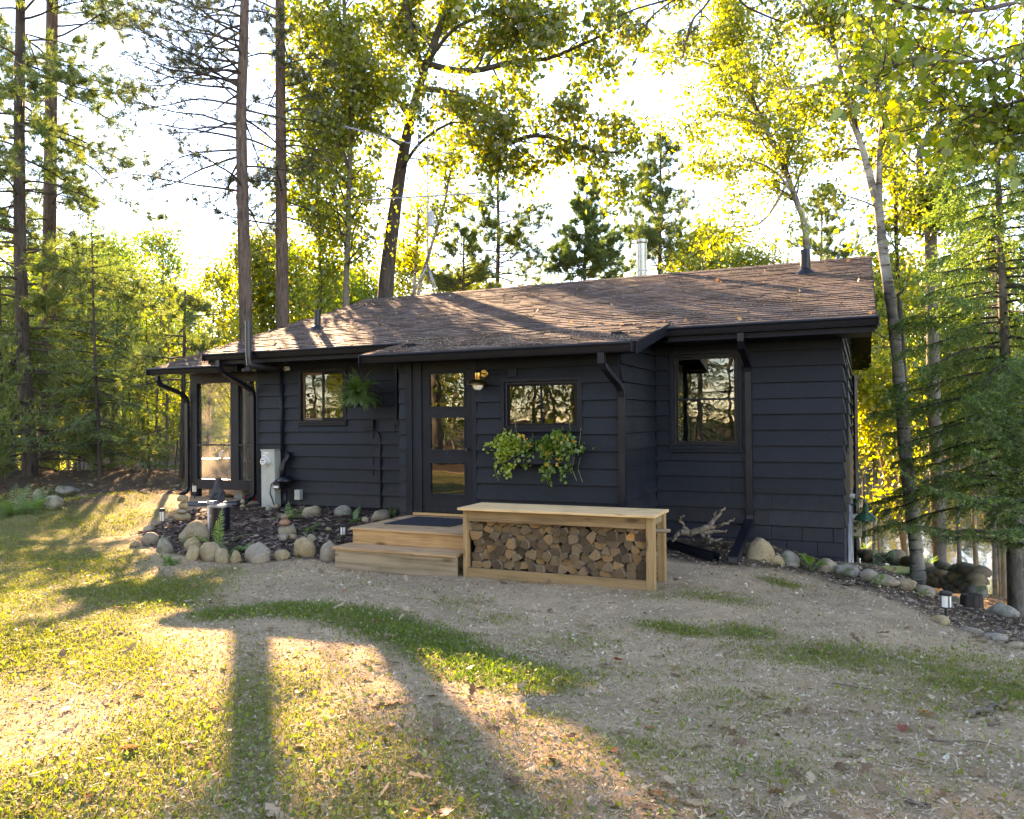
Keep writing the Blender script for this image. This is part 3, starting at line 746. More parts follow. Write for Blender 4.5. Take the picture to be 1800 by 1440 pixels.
# shingle tabs; the ones that show largest are parts, the rest one field
EX, TWD = .142, .31
tabs = []
def lay(roof_obj, x0, x1, ya, za, yb, zb, seed, lift=.004):
    rg = np.random.default_rng(seed); L = math.hypot(yb-ya, zb-za); dy, dz = (yb-ya)/L, (zb-za)/L
    nrow = int(L/EX)
    for r in range(nrow+1):
        v0 = r*EX-.02; v1 = min(v0+EX+.004, L)
        if v1-v0 < .03: continue
        x = x0-rg.uniform(0, TWD)
        while x < x1:
            w = TWD*rg.uniform(.82, 1.12); a, b = max(x, x0-.015), min(x+w, x1+.015); x += w
            if b-a < .03: continue
            c = np.array([(a+b)/2, ya+dy*(v0+v1)/2, za+dz*(v0+v1)/2])
            dist = np.linalg.norm(c-CAM)
            tabs.append((roof_obj, a+.003, b-.003, v0, v1, ya, za, dy, dz, lift, rg.choice([.009, .012, .017]), rg.uniform(-.004, .004), (b-a)/dist**2))
lay(ROOF, RX0, RX1, EAVE_Y-.01, EAVE_Z-.008, RID_Y, RID_Z-.008, 1)
lay(BROOF, BR0, BR1, BEY-.01, BEZ, BTY-.0, BTZ, 2, .006)
lay(PROOF, PX0, RX0+.0, PE_Y-.01, PE_Z, RID_Y, PE_Z+(RID_Y-PE_Y)*.325, 4)
def tab_mesh(t):
    _, a, b, v0, v1, ya, za, dy, dz, lift, th_, jog, _s = t
    def pt(x, v, h): return (x, ya+dy*v-dz*h, za+dz*v+dy*h)
    V = [pt(a, v0+jog, lift), pt(b, v0+jog, lift), pt(b, v0+jog, lift+th_), pt(a, v0+jog, lift+th_), pt(a, v1, lift-.002), pt(b, v1, lift-.002), pt(b, v1, lift+.002), pt(a, v1, lift+.002)]
    return V, [(0,1,2,3), (3,2,6,7), (0,3,7,4), (1,5,6,2)]
bymap = {}
for t in tabs: bymap.setdefault(t[0].name, []).append(t)
for nm, lst in bymap.items():
    lst.sort(key=lambda t: -t[-1]); ro = bpy.data.objects[nm]
    top = {ROOF.name: 300, BROOF.name: 170, PROOF.name: 0}[nm]
    for t in lst[:top]:
        V, F = tab_mesh(t); MB().add(V, F).build('shingle', M['shingle'], ro)
    if lst[top:]:
        f = MB()
        for t in lst[top:]: V, F = tab_mesh(t); f.add(V, F)
        tag(f.build('shingle_field', M['shingle_field'], ro), kind='stuff')
x = RX0
while x < RX1-.05:   # ridge caps
    mb = MB(); x1 = min(x+.3, RX1); h = .03
    mb.prism([(RID_Y-.14, RID_Z-.14*SLP+.012), (RID_Y, RID_Z+.022), (RID_Y+.14, RID_Z-.14*SLP+.012), (RID_Y+.14, RID_Z-.14*SLP-.0), (RID_Y, RID_Z+.004), (RID_Y-.14, RID_Z-.14*SLP-.0)], 'X', x, x1+.02)
    mb.build('ridge_cap', M['shingle'], ROOF); x += .3
# ---- gutters
def gutter(x0, x1, y, z, name='gutter', end=True):
    g = MB()   # y is the fascia plane, z the top
    prof = [(y, z), (y-.115, z), (y-.12, z-.018), (y-.10, z-.045), (y-.085, z-.09), (y-.075, z-.115), (y, z-.12)]
    g.prism(prof, 'X', x0, x1)
    o = g.build(name, M['black'], cabin)
    MB().prism([(y+.03, z+.012), (y-.112, z+.003), (y-.112, z-.002), (y+.03, z+.006)], 'X', x0+.004, x1-.004).build('drip_edge', M['drip'], o)
    MB().box((x0-.004, y-.124, z-.124), (x0+.01, y, z+.002)).build('end_cap', M['black'], o); MB().box((x1-.01, y-.124, z-.124), (x1+.004, y, z+.002)).build('end_cap', M['black'], o)
    return o
gutter(RX0-.06, -6.02, EAVE_Y, EAVE_Z-.012)
gutter(-2.19, RX1+.05, EAVE_Y, EAVE_Z-.012)
gutter(BR0-.0, BR1-.02, BEY, BEZ-.002)
gutter(PX0-.05, XL-.02, PE_Y, PE_Z-.002)
MB().box((RX0, EAVE_Y+.0, EAVE_Z-.20), (-6.02, EAVE_Y+.022, EAVE_Z-.02)).build('fascia_board', M['fascia'], cabin)
MB().box((-2.19, EAVE_Y+.0, EAVE_Z-.20), (RX1, EAVE_Y+.022, EAVE_Z-.02)).build('fascia_board', M['fascia'], cabin)
# ---- downspouts (square, with an offset elbow)
def spout(pts, w=.075, d=.06, name='downspout'):
    mb = MB()
    V, F = tube_np(np.array(pts, float), w*.62, 4)
    return MB().tube(pts, w*.62, 4).build(name, M['black'], cabin)
def square_spout(path, w=.085, d=.062):
    """path of points; box section with w along X, depth d"""
    mb = MB()
    P_ = [Vector(p) for p in path]; rings = []
    for i, p in enumerate(P_):
        t = ((P_[min(i+1, len(P_)-1)]-P_[max(i-1, 0)])).normalized()
        side = Vector((1, 0, 0)); n = t.cross(side).normalized()
        rings.append([p-side*w/2-n*d/2, p+side*w/2-n*d/2, p+side*w/2+n*d/2, p-side*w/2+n*d/2])
    V = [q for r in rings for q in r]; F = [(0,1,2,3), tuple(range(len(V)-4, len(V)))]
    for i in range(len(rings)-1):
        for k_ in range(4): F.append((i*4+k_, i*4+(k_+1) % 4, i*4+4+(k_+1) % 4, i*4+4+k_))
    return mb.add(V, F).build('downspout', M['black'], cabin)
# bump right corner
bx = -2.62
square_spout([(bx, -2.36, 2.58), (bx, -2.36, 2.46), (bx+.02, -2.31, 2.40), (bx+.10, -2.02, 2.22), (bx+.115, -1.93, 2.14), (bx+.115, -1.90, 2.05), (bx+.115, -1.90, .35)])
MB().bar((bx+.07, -1.93, 2.0), (bx+.16, -1.93, 2.0), .01, .03).build('strap', M['black'], cabin)
# right wall: elbow from the eave to the wall
rx = -1.21
square_spout([(rx, -.755, 2.90), (rx, -.755, 2.80), (rx, -.70, 2.72), (rx, -.20, 2.56), (rx, -.09, 2.50), (rx, -.06, 2.42), (rx, -.06, .42), (rx, -.08, .30)])
MB().bar((rx-.07, -.04, .46), (rx+.07, -.04, .46), .02, .07).build('strap', M['black'], cabin)
# left: main eave down across to the porch corner post
square_spout([(-10.28, -.755, 2.90), (-10.28, -.755, 2.80), (-10.27, -.70, 2.70), (-10.17, -.16, 2.44), (-10.15, -.07, 2.38), (-10.14, -.05, 2.28), (-10.14, -.05, .46), (-10.14, -.12, .38), (-10.16, -.25, .34)], .085, .07)
square_spout([(-12.12, -.46, 2.70), (-12.12, -.46, 2.62), (-12.08, -.40, 2.52), (-11.96, -.02, 2.36), (-11.93, .05, 2.28), (-11.93, .08, 2.18), (-11.93, .08, .52), (-11.96, .05, .42), (-12.05, -.05, .36)], .08, .065)
# rear corner downspout seen past the gable
MB().tube([(.06, YB+.05, 2.75), (.06, YB+.05, -1.9)], .07, 4).build('downspout', M['black'], cabin)

# ---- front door
door = MB().box((-5.44, -D+.012, .50), (-4.66, -D+.058, 2.60)) 
lights = [(-5.318, -4.772, 1.978, 2.436), (-5.310, -4.774, 1.374, 1.819), (-5.312, -4.771, .755, 1.187)]
mb = MB(); wall_cells(mb, -5.44, -4.66, .50, 2.60, lights, lambda m_, a, b, c, d: m_.box((a, -D+.012, c), (b, -D+.058, d)))
DOORO = mb.build('door', M['navy_v'], cabin)
for a, b, c, d in lights:
    MB().box((a-.002, -D+.032, c-.002), (b+.002, -D+.038, d+.002)).build('pane', M['glass_door'], DOORO)
    fr = MB()
    for q in ((a-.018, c-.018, b+.018, c), (a-.018, d, b+.018, d+.018), (a-.018, c, a, d), (b, c, b+.018, d)): fr.box((q[0], -D+.004, q[1]), (q[2], -D+.014, q[3]))
    fr.build('glazing_bead', M['navy_v'], DOORO)
MB().box((-4.735, -D-.045, 1.36), (-4.70, -D+.01, 1.40)).box((-4.80, -D-.05, 1.372), (-4.70, -D-.035, 1.388)).build('handle', M['dark_plastic'], DOORO)
MB().box((-5.59, -D-.02, .452), (-4.63, -D+.14, .485)).build('threshold', M['cedar_x'], cabin)
fr = MB(); fr.box((-5.59, -D-.006, .486), (-5.445, -D+.10, 2.62)).box((-4.655, -D-.006, .486), (-4.63, -D+.10, 2.62)).box((-5.445, -D-.006, 2.603), (-4.655, -D+.10, 2.66))
fr.build('door_frame', M['navy_v'], cabin)
# ---- windows
def trim(parent, o, Y, w, proud, name='frame', mat=None, sill=True):
    a, b, c, d = o; t = MB()
    t.box((a, Y-proud, c), (a+w, Y+.05, d)).box((b-w, Y-proud, c), (b, Y+.05, d)).box((a+w, Y-proud, d-w), (b-w, Y+.05, d)).box((a+w, Y-proud, c), (b-w, Y+.05, c+w))
    t.build(name, mat or M['navy_v'], parent, bevel=.003)
def sash(parent, a, b, c, d, Y, w, mat, glass):
    s = MB(); s.box((a, Y, c), (a+w, Y+.03, d)).box((b-w, Y, c), (b, Y+.03, d)).box((a+w, Y, d-w), (b-w, Y+.03, d)).box((a+w, Y, c), (b-w, Y+.03, c+w))
    s.build('sash', mat, parent)
    MB().box((a+w-.004, Y+.012, c+w-.004), (b-w+.004, Y+.017, d-w+.004)).build('pane', glass, parent)
def window_root(o, Y):
    w = MB().box((o[0]+.01, Y+.10, o[2]+.01), (o[1]-.01, Y+.135, o[2]+.03)).build('window', M['navy_v'], cabin); return w
w = window_root(RWIN, 0); trim(w, RWIN, 0, .055, .034)
a, b, c, d = RWIN
trim(w, (a+.057, b-.057, c+.057, d-.057), .02, .028, .03, 'inner_frame', M['black'])
mid = 2.05
sash(w, a+.087, b-.087, mid-.02, d-.087, .03, .03, M['black'], M['glass']); sash(w, a+.087, b-.087, c+.087, mid+.018, -.002, .03, M['black'], M['glass'])
MB().box((a-.02, -.05, c-.035), (b+.02, .02, c-.002)).build('sill', M['navy_v'], w)
w = window_root(BWIN, -D); trim(w, BWIN, -D, .05, .036)
a, b, c, d = BWIN
trim(w, (a+.052, b-.052, c+.052, d-.052), -D+.02, .03, .022, 'inner_frame', M['black'])
xm = -3.62
sash(w, a+.084, xm+.012, c+.084, d-.084, -D+.035, .022, M['fascia'], M['glass']); sash(w, xm-.012, b-.084, c+.084, d-.084, -D+.0, .022, M['fascia'], M['glass'])
w = window_root(LWIN, 0); trim(w, LWIN, 0, .05, .034)
a, b, c, d = LWIN
xm = -8.56
sash(w, a+.055, xm+.03, c+.055, d-.055, .03, .045, M['brown_frame'], M['glass']); sash(w, xm-.03, b-.055, c+.055, d-.055, -.004, .04, M['fascia'], M['glass'])
MB().box((a-.015, -.055, c-.04), (b+.015, .02, c-.002)).build('sill', M['navy_v'], w)
w = window_root(LWIN2, 0); trim(w, LWIN2, 0, .05, .034)
a, b, c, d = LWIN2
sash(w, a+.055, b-.055, c+.055, d-.055, .01, .04, M['fascia'], M['glass'])
MB().box((a-.015, -.055, c-.04), (b+.015, .02, c-.002)).build('sill', M['navy_v'], w)
for o in (GW, GW2):
    w = MB().box((-.12, o[0]+.01, o[2]+.01), (-.09, o[1]-.01, o[2]+.03)).build('window', M['navy_v'], cabin)
    t = MB(); a, b, c, d = o
    t.box((-.05, a, c), (.035, a+.05, d)).box((-.05, b-.05, c), (.035, b, d)).box((-.05, a+.05, c), (.035, b-.05, c+.05)).box((-.05, a+.05, d-.05), (.035, b-.05, d))
    t.build('frame', M['navy_v'], w)
    MB().box((-.03, a+.05, c+.05), (-.025, b-.05, d-.05)).build('pane', M['glass'], w)
# ---- screened porch at the left end
py = .10
def post(x0, x1, z0=.30, z1=2.72, y=py): return MB().box((x0, y, z0), (x1, y+.13, z1)).build('post', M['navy_v'], cabin, bevel=.004)
post(-11.872, -11.70); post(-10.84, -10.64, .5, 2.6); post(-10.215, -10.052, .3, 2.72)
MB().box((-11.72, py+.002, 2.56), (-10.21, py+.12, 2.70)).build('porch_beam', M['navy_v'], cabin)
MB().box((-11.868, py+.001, 2.701), (-10.056, py+.128, 2.76)).build('porch_beam', M['navy_v'], cabin)
MB().box((-11.699, py+.01, 1.345), (-10.841, py+.06, 1.375)).build('screen_rail', M['black'], cabin)
MB().box((-10.639, py+.01, 1.345), (-10.216, py+.06, 1.375)).build('screen_rail', M['black'], cabin)
MB().box((-11.699, py-.005, .50), (-10.216, py+.12, .69)).build('porch_rim', M['navy_v'], cabin)
for x0, x1 in ((-11.699, -10.841), (-10.639, -10.216)):
    for z0, z1 in ((.691, 1.344), (1.376, 2.559)):
        MB().box((x0, py+.05, z0), (x1, py+.053, z1)).build('screen', M['screen'], cabin)
PB = 3.6
for x0, x1, y0, y1 in ((-11.87, -11.73, 1.6, 1.74), (-11.87, -11.73, PB, PB+.14), (-10.96, -10.86, PB, PB+.14)):
    MB().box((x0, y0, .45), (x1, y1, 2.9)).build('post', M['navy_v'], cabin)
MB().box((-11.85, .24, .48), (-10.06, PB, .55)).build('porch_floor', M['deck_x'], cabin)
MB().box((-11.86, .24, 2.72), (-11.74, PB+.14, 2.86)).build('porch_beam', M['navy_v'], cabin)
MB().box((-11.83, .24, .60), (-11.82, 1.59, 2.71)).build('screen', M['screen'], cabin)
MB().box((-11.83, 1.75, .60), (-11.82, PB-.01, 2.71)).build('screen', M['screen'], cabin)
MB().box((-11.72, PB+.06, .60), (-10.97, PB+.064, 2.75)).build('screen', M['screen'], cabin)
MB().box((-10.85, PB+.06, .60), (-10.06, PB+.064, 2.75)).build('screen', M['screen'], cabin)
for x in (-11.6, -10.95, -10.3): MB().box((x, .3, -.1), (x+.2, .5, .49)).build('pier', M['pier'], cabin)
# ---- roof fittings
def on_roof(x, y): return np.array([x, y, EAVE_Z+(y-EAVE_Y)*SLP])
q = on_roof(-9.47, 1.01)
MB().lathe([(.16, -.06), (.12, .03), (.065, .06), (.06, .36), (.045, .36)], q, 14).build('vent_pipe', M['black'], cabin, True, auto=40)
q = on_roof(-.63, 2.98)
MB().lathe([(.19, -.07), (.15, .02), (.085, .07), (.08, .40), (.062, .40)], q, 14).build('vent_pipe', M['black'], cabin, True, auto=40)
q = np.array([-3.82, RID_Y+.9, RID_Z-.3]); s_ = 1.0
ct = onY(1128, 420, RID_Y+.9)
mb = MB().lathe([(.105, 0), (.105, ct[2]-q[2]-.10), (.105, ct[2]-q[2]-.10)], (ct[0], RID_Y+.9, q[2]), 20)
ch = mb.build('chimney', M['steel'], cabin, True, auto=40)
MB().lathe([(.108, 0), (.118, .015), (.118, .03), (.13, .035), (.13, .085), (.05, .11)], (ct[0], RID_Y+.9, ct[2]-.11), 20).build('chimney_cap', M['steel'], ch, True, auto=40)
MB().lathe([(.112, 0), (.112, .02)], (ct[0], RID_Y+.9, RID_Z+.28), 20).build('chimney_band', M['galv'], ch)
# black plastic stack rising past the left eave
bp = onY(437, 608, -.86)
MB().tube([(bp[0]+.10, -.30, 2.76), (bp[0]+.06, -.72, 2.76), (bp[0], -.86, 2.80), (bp[0], -.86, 2.95), (bp[0]-.01, -.86, 3.55)], .055, 12).build('vent_stack', M['dark_plastic'], cabin, True, auto=50)
# siding-mounted boxes, pipes and conduits of the left wall
MB().box((-7.637, -.075, 1.63), (-7.46, -.0, 1.81)).box((-7.64, -.082, 1.68), (-7.46, -.075, 1.70)).build('outlet_box', M['navy'], cabin, bevel=.004)
MB().tube([(-7.41, -.03, 1.62), (-7.36, -.03, 1.52), (-7.345, -.03, 1.40), (-7.335, -.03, .28)], .018, 8).build('conduit', M['navy'], cabin, True)
MB().tube([(-7.49, -.022, 1.62), (-7.50, -.022, .85)], .006, 6).build('cable', M['black'], cabin, True)
MB().tube([(-9.475, -.045, 2.74), (-9.46, -.045, 1.22)], .035, 10).build('conduit', M['navy_v'], cabin, True)
MB().box((-4.078, -D-.055, 2.352), (-3.954, -D, 2.471)).build('junction_box', M['navy'], cabin, bevel=.004)
MB().tube([(-4.30, -D-.03, 2.40), (-4.20, -D-.028, 2.405), (-4.08, -D-.03, 2.41)], .012, 6).build('conduit', M['navy'], cabin, True)
# ------------------------------------------------------------------ things fixed to or standing by the cabin
def ico(sub):
    bm = bmesh.new(); bmesh.ops.create_icosphere(bm, subdivisions=sub, radius=1.0)
    V = np.array([v.co[:] for v in bm.verts]); F = np.array([[v.index for v in f.verts] for f in bm.faces]); bm.free(); return V, F
ICO3, ICO2 = ico(3), ico(2)
def rock_mesh(seed, sx, sy, sz, facet=.5, mat=None, sub=3):
    rg = np.random.default_rng(seed); V, F = (ICO3 if sub == 3 else ICO2); V = V.copy()
    d = np.ones(len(V))
    facet = min(.95, facet*1.35)
    for _ in range(11):     # planed sides
        n = rg.normal(0, 1, 3); n /= np.linalg.norm(n); c = rg.uniform(.52, .92); h = V@n
        d = np.where(h*d > c, d*(1-facet)+facet*np.minimum(d, c/np.maximum(h, 1e-3)), d)
    for k in (1.6, 2.6, 4.5, 9):
        v = rg.normal(0, k, (3, 3)); d = d*(1+.32/k**1.1*np.sin(V@v.T+rg.uniform(0, 6, 3)).mean(1))
    V = V*d[:, None]; V[:, 2] = np.where(V[:, 2] < -.55, -.55+(V[:, 2]+.55)*.3, V[:, 2])
    V[:, 2] -= V[:, 2].min()
    V = V/np.array([np.ptp(V[:, 0])/2, np.ptp(V[:, 1])/2, V[:, 2].max()])*np.array([sx/2, sy/2, sz])
    return np_mesh('rock', V, F, mat or M['rock'], True)
def rock_at(px, pyb, wpx, hpx, label, seed, mat='rock', group='stones around the flower bed', z=None, facet=.5, depth=.8, name='rock', sink=.28, dy=0):
    p = GP(px, pyb) if z is None else onZ(px, pyb, z)
    dd = float(AX[2]@(p-CAM)); w = wpx*dd/FPX; h = hpx*dd/FPX
    fwd = AX[2].copy(); fwd[2] = 0; fwd /= np.linalg.norm(fwd)
    p = p+fwd*w*depth*.42+np.array([0, dy, 0])
    zz = tz(p[0], p[1]) if z is None else z
    hh = h*(1+sink) if z is None else h
    o = add_obj(name, rock_mesh(seed, w*1.02, w*depth, hh*.97, facet, M[mat]), None, (p[0], p[1], zz-(h*sink if z is None else 0)))
    o.rotation_euler = (0, 0, -YAW*-1)
    tag(o, label, 'rock', group); return o, p, zz+h
# border stones, from the steps round to the lawn
rock_at(577, 986, 46, 34, 'grey angular border stone touching the bottom wooden step', 11, 'rock_grey', facet=.75)
rock_at(533, 980, 50, 33, 'large tan border boulder, second from the wooden steps', 12)
rock_at(491, 985, 34, 17, 'low speckled oval border stone, third from the wooden steps', 13, facet=.2)
rock_at(448, 989, 49, 33, 'grey sloping wedge border stone, fourth from the wooden steps', 14, 'rock_grey', facet=.8)
rock_at(411, 990, 27, 21, 'small round tan border stone, fifth from the wooden steps', 15, facet=.25)
rock_at(390, 989, 34, 25, 'tan border stone with a pale crest, sixth from the steps', 16, facet=.5)
rock_at(363, 988, 40, 35, 'blocky golden tan border stone, seventh from the steps', 17, facet=.6)
rock_at(333, 985, 30, 26, 'brown border stone leaning on its neighbour, eighth from the steps', 18, facet=.6)
rock_at(336, 968, 34, 22, 'brown stone behind the eighth border stone', 19, facet=.5)
rock_at(288, 973, 34, 29, 'mossy brown wedge stone at the grassy end of the border', 20, 'rock_moss', facet=.7)
rock_at(261, 958, 34, 20, 'pale grey boulder at the lawn end of the stone border', 21, 'rock_grey', facet=.4)
rock_at(232, 962, 22, 10, 'small low brown stone farthest out on the lawn', 22, facet=.4)
rock_at(258, 934, 26, 9, 'flat pale stone behind the lawn path light', 23, 'rock_grey', facet=.5)
rock_at(270, 926, 18, 7, 'small flat pinkish stone beside the lawn path light', 24, 'rock_grey', facet=.5)
_, bp_, btop = rock_at(337, 951, 80, 36, 'big tan boulder carrying the tall cairn', 25, facet=.45, depth=.6)
# cairn on the boulder
zc = btop-.02
for i, (cx, w_, h_, lab, mt) in enumerate([(321, 30, 13, 'wide oval bottom stone of the tall cairn', 'rock'), (318, 23, 8, 'thin flat second stone of the tall cairn', 'rock_grey'), (322, 19, 12, 'blocky third stone of the tall cairn', 'rock'), (322, 20, 11, 'rounded pale top stone of the tall cairn', 'rock')]):
    dd = float(AX[2]@(bp_-CAM)); c = P(cx, 900, dd); w = w_*dd/FPX; h = h_*dd/FPX
    o = add_obj('cairn_stone', rock_mesh(30+i, w, w*.85, h*1.04, .25, M[mt], 2), None, (c[0], c[1], zc)); zc += h
    tag(o, lab, 'stone', 'tall cairn')
# second cairn
_, p2, t2 = rock_at(499, 944, 41, 18, 'squat tan base stone of the cairn with a red stone', 40, group='low cairn', facet=.3)
zc = t2-.01
for i, (cx, w_, h_, lab, mt) in enumerate([(500, 20, 11, 'reddish round middle stone of the low cairn', 'rock_red'), (500, 14, 9, 'small grey cap stone of the low cairn', 'rock_grey')]):
    dd = float(AX[2]@(p2-CAM)); c = P(cx, 900, dd); w = w_*dd/FPX; h = h_*dd/FPX
    o = add_obj('cairn_stone', rock_mesh(43+i, w, w*.85, h*1.05, .2, M[mt], 2), None, (c[0], c[1], zc)); zc += h
    tag(o, lab, 'stone', 'low cairn')
rock_at(495, 951, 20, 12, 'smooth grey cobble in front of the low cairn', 46, 'rock_grey', 'cobbles in the mulch', facet=.1)
rock_at(514, 948, 17, 9, 'smooth pale cobble beside the low cairn', 47, 'rock', 'cobbles in the mulch', facet=.1)
rock_at(547, 952, 18, 13, 'grey stone in the mulch behind the second border boulder', 48, 'rock_grey', 'cobbles in the mulch')
_, p3, t3 = rock_at(425, 894, 12, 8, 'pale base pebble of the tiny cairn by the drain pipe', 49, 'rock', 'tiny cairn', facet=.1)
dd = float(AX[2]@(p3-CAM))
o = add_obj('cairn_stone', rock_mesh(50, 8*dd/FPX, 7*dd/FPX, 9*dd/FPX, .1, M['rock_grey'], 2), None, (p3[0], p3[1], t3-.005)); tag(o, 'dark top pebble of the tiny cairn by the drain pipe', 'stone', 'tiny cairn')
rock_at(471, 897, 14, 8, 'round grey cobble at the foot of the electric meter', 51, 'rock_grey', 'cobbles in the mulch', facet=.1)
rock_at(485, 894, 13, 8, 'round pale cobble beside the gas meter foot', 52, 'rock', 'cobbles in the mulch', facet=.1)
rock_at(543, 909, 43, 20, 'pale speckled boulder against the navy wall, farthest from the steps', 53, 'rock_grey', 'boulders along the wall', facet=.4)
rock_at(599, 907, 38, 18, 'mossy boulder against the navy wall between two ferns', 54, 'rock_moss', 'boulders along the wall', facet=.3)
rock_at(668, 917, 44, 19, 'grey boulder against the wall next to the deck', 55, 'rock_grey', 'boulders along the wall', facet=.4)
rock_at(643, 919, 18, 10, 'small tan stone left of the boulder by the deck', 56, 'rock', 'boulders along the wall')
rock_at(577, 934, 14, 7, 'small pale stone alone in the mulch near the steps', 57, 'rock', 'cobbles in the mulch')
# right-hand stones below the wall and along the slope edge
for i, (px_, pb, w_, h_, lab, mt) in enumerate([
    (1343, 987, 54, 40, 'big smooth tan boulder beside the downspout extension', 'rock'),
    (1369, 992, 28, 15, 'small tan stone at the foot of the big tan boulder', 'rock'),
    (1392, 996, 44, 24, 'mossy boulder between the big tan boulder and hosta', 'rock_moss'),
    (1461, 1006, 38, 22, 'pale rounded boulder at the cabin corner by the hosta', 'rock_grey'),
    (1499, 1012, 44, 19, 'grey edge stone just past the cabin corner', 'rock_moss'),
    (1530, 1020, 32, 18, 'grey edge stone in front of the green chair', 'rock_grey'),
    (1562, 1031, 48, 16, 'long grey edge stone in front of the green table', 'rock_grey'),
    (1596, 1038, 38, 18, 'tan edge stone past the green table', 'rock'),
    (1634, 1048, 34, 16, 'low grey edge stone before the slope path light', 'rock_grey'),
    (1687, 1058, 44, 24, 'grey boulder behind the slope path light', 'rock_grey'),
    (1728, 1070, 36, 22, 'dull grey boulder next beyond the slope path light', 'rock_moss'),
    (1775, 1084, 52, 22, 'long mossy boulder at the right end of the slope edge', 'rock_moss'),
    (1660, 1099, 30, 17, 'pale round stone at the foot of the slope path light', 'rock'),
    (1715, 1113, 34, 10, 'flat pale kerb stone down the slope bed', 'rock_grey'),
    (1757, 1126, 40, 11, 'second flat pale kerb stone down the slope bed', 'rock_grey'),
    (1798, 1141, 40, 12, 'flat kerb stone cut by the right picture edge', 'rock_grey')]):
    rock_at(px_, pb, w_, h_, lab, 70+i, mt, 'stones along the slope edge', facet=.35)
# rock lumps far left by the forest
rock_at(85, 895, 40, 22, 'grey boulder beside the dark shrub at the forest edge', 95, 'rock_moss', 'forest edge rocks')
rock_at(62, 876, 22, 16, 'small grey rock behind the forest edge boulder', 96, 'rock_grey', 'forest edge rocks')
rock_at(108, 868, 50, 14, 'low mossy rock on the forest bank', 97, 'rock_moss', 'forest edge rocks')

# ---- steps and landing
zd = .445
steps = empty('entry_steps', (-4.8, -3.0, .05), 'wooden landing with two steps at the front door', 'steps')
DX0, DX1 = -5.66, -3.97
yy = -1.86; n_ = 10; bw = (3.26-1.86)/n_
for i in range(n_):
    MB().box((DX0, yy-bw+.005, zd-.03), (DX1, yy, zd)).build('deck_board', M['deck_x'], steps, bevel=.003); yy -= bw
MB().box((DX0+.03, -3.235, .215), (DX1, -3.215, zd-.032)).build('riser', M['cedar_x'], steps)
MB().box((DX0+.03, -3.21, .02), (DX0+.06, -1.9, zd-.032)).build('side_board', M['cedar_y'], steps)
for i in range(3):
    y1 = -3.237-i*.122; MB().box((DX0-.02, y1-.119, .222), (DX1-.0, y1, .252)).build('tread_board', M['deck_x'], steps, bevel=.003)
MB().box((DX0, -3.565, -.02), (DX1, -3.545, .22)).build('riser', M['deck_dirty'], steps)
MB().box((DX0, -3.544, -.02), (DX0+.03, -3.24, .22)).build('side_board', M['cedar_y'], steps)
sc_ = MB()
for xx in np.arange(DX0+.12, DX1, .4):
    for zz in (.27, .36): sc_.lathe([(.006, 0), (.006, .002)], (xx, -3.2365, zz), 6, 'Y')
sc_.build('screw_heads', M['galv'], steps)
A, B_, C_, D_ = [onZ(a, b, zd+.012) for a, b in ((675, 920), (789, 925), (845, 914), (732, 908))]
mt_ = MB(); top = [A, B_, C_, D_]
V = [(p[0], p[1], zd+.002) for p in top]+[(p[0], p[1], zd+.014) for p in top]
mt_.add(V, [(0,1,2,3), (4,5,6,7), (0,1,5,4), (1,2,6,5), (2,3,7,6), (3,0,4,7)])
for i in range(9):
    t = (i+.5)/9; a = A*(1-t)+D_*t; b = B_*(1-t)+C_*t; mt_.bar((a[0]*.97+b[0]*.03, a[1]*.97+b[1]*.03, zd+.016), (a[0]*.03+b[0]*.97, a[1]*.03+b[1]*.97, zd+.016), .03, .006)
tag(mt_.build('door_mat', M['mat']), 'dark ribbed rubber mat on the wooden landing', 'door mat')

# ---- firewood bench
bench = empty('firewood_bench', (-2.8, -3.3, 0), 'wooden bench with plank top framing a stack of firewood', 'bench')
BX0, BX1, BY0, BY1, BT = -3.895, -1.70, -3.56, -3.02, .765
for i in range(4):
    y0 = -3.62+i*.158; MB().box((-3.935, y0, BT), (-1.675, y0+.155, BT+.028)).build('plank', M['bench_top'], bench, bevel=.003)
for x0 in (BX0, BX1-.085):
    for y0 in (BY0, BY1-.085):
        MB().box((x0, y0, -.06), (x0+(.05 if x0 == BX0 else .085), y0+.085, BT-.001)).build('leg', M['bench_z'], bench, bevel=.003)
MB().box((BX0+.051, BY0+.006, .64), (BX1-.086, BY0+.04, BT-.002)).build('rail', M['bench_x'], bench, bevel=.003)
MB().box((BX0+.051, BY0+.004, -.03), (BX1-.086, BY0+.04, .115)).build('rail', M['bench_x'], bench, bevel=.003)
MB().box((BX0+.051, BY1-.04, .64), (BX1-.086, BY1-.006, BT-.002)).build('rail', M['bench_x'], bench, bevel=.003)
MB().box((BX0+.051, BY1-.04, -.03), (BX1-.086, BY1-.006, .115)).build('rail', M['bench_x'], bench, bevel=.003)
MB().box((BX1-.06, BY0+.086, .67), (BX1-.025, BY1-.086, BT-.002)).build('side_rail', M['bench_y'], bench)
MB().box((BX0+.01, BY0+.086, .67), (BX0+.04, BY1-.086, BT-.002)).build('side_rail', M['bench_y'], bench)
MB().box((BX0+.052, BY0+.045, .07), (BX1-.088, BY1-.045, .095)).build('floor_board', M['bench_x'], bench)
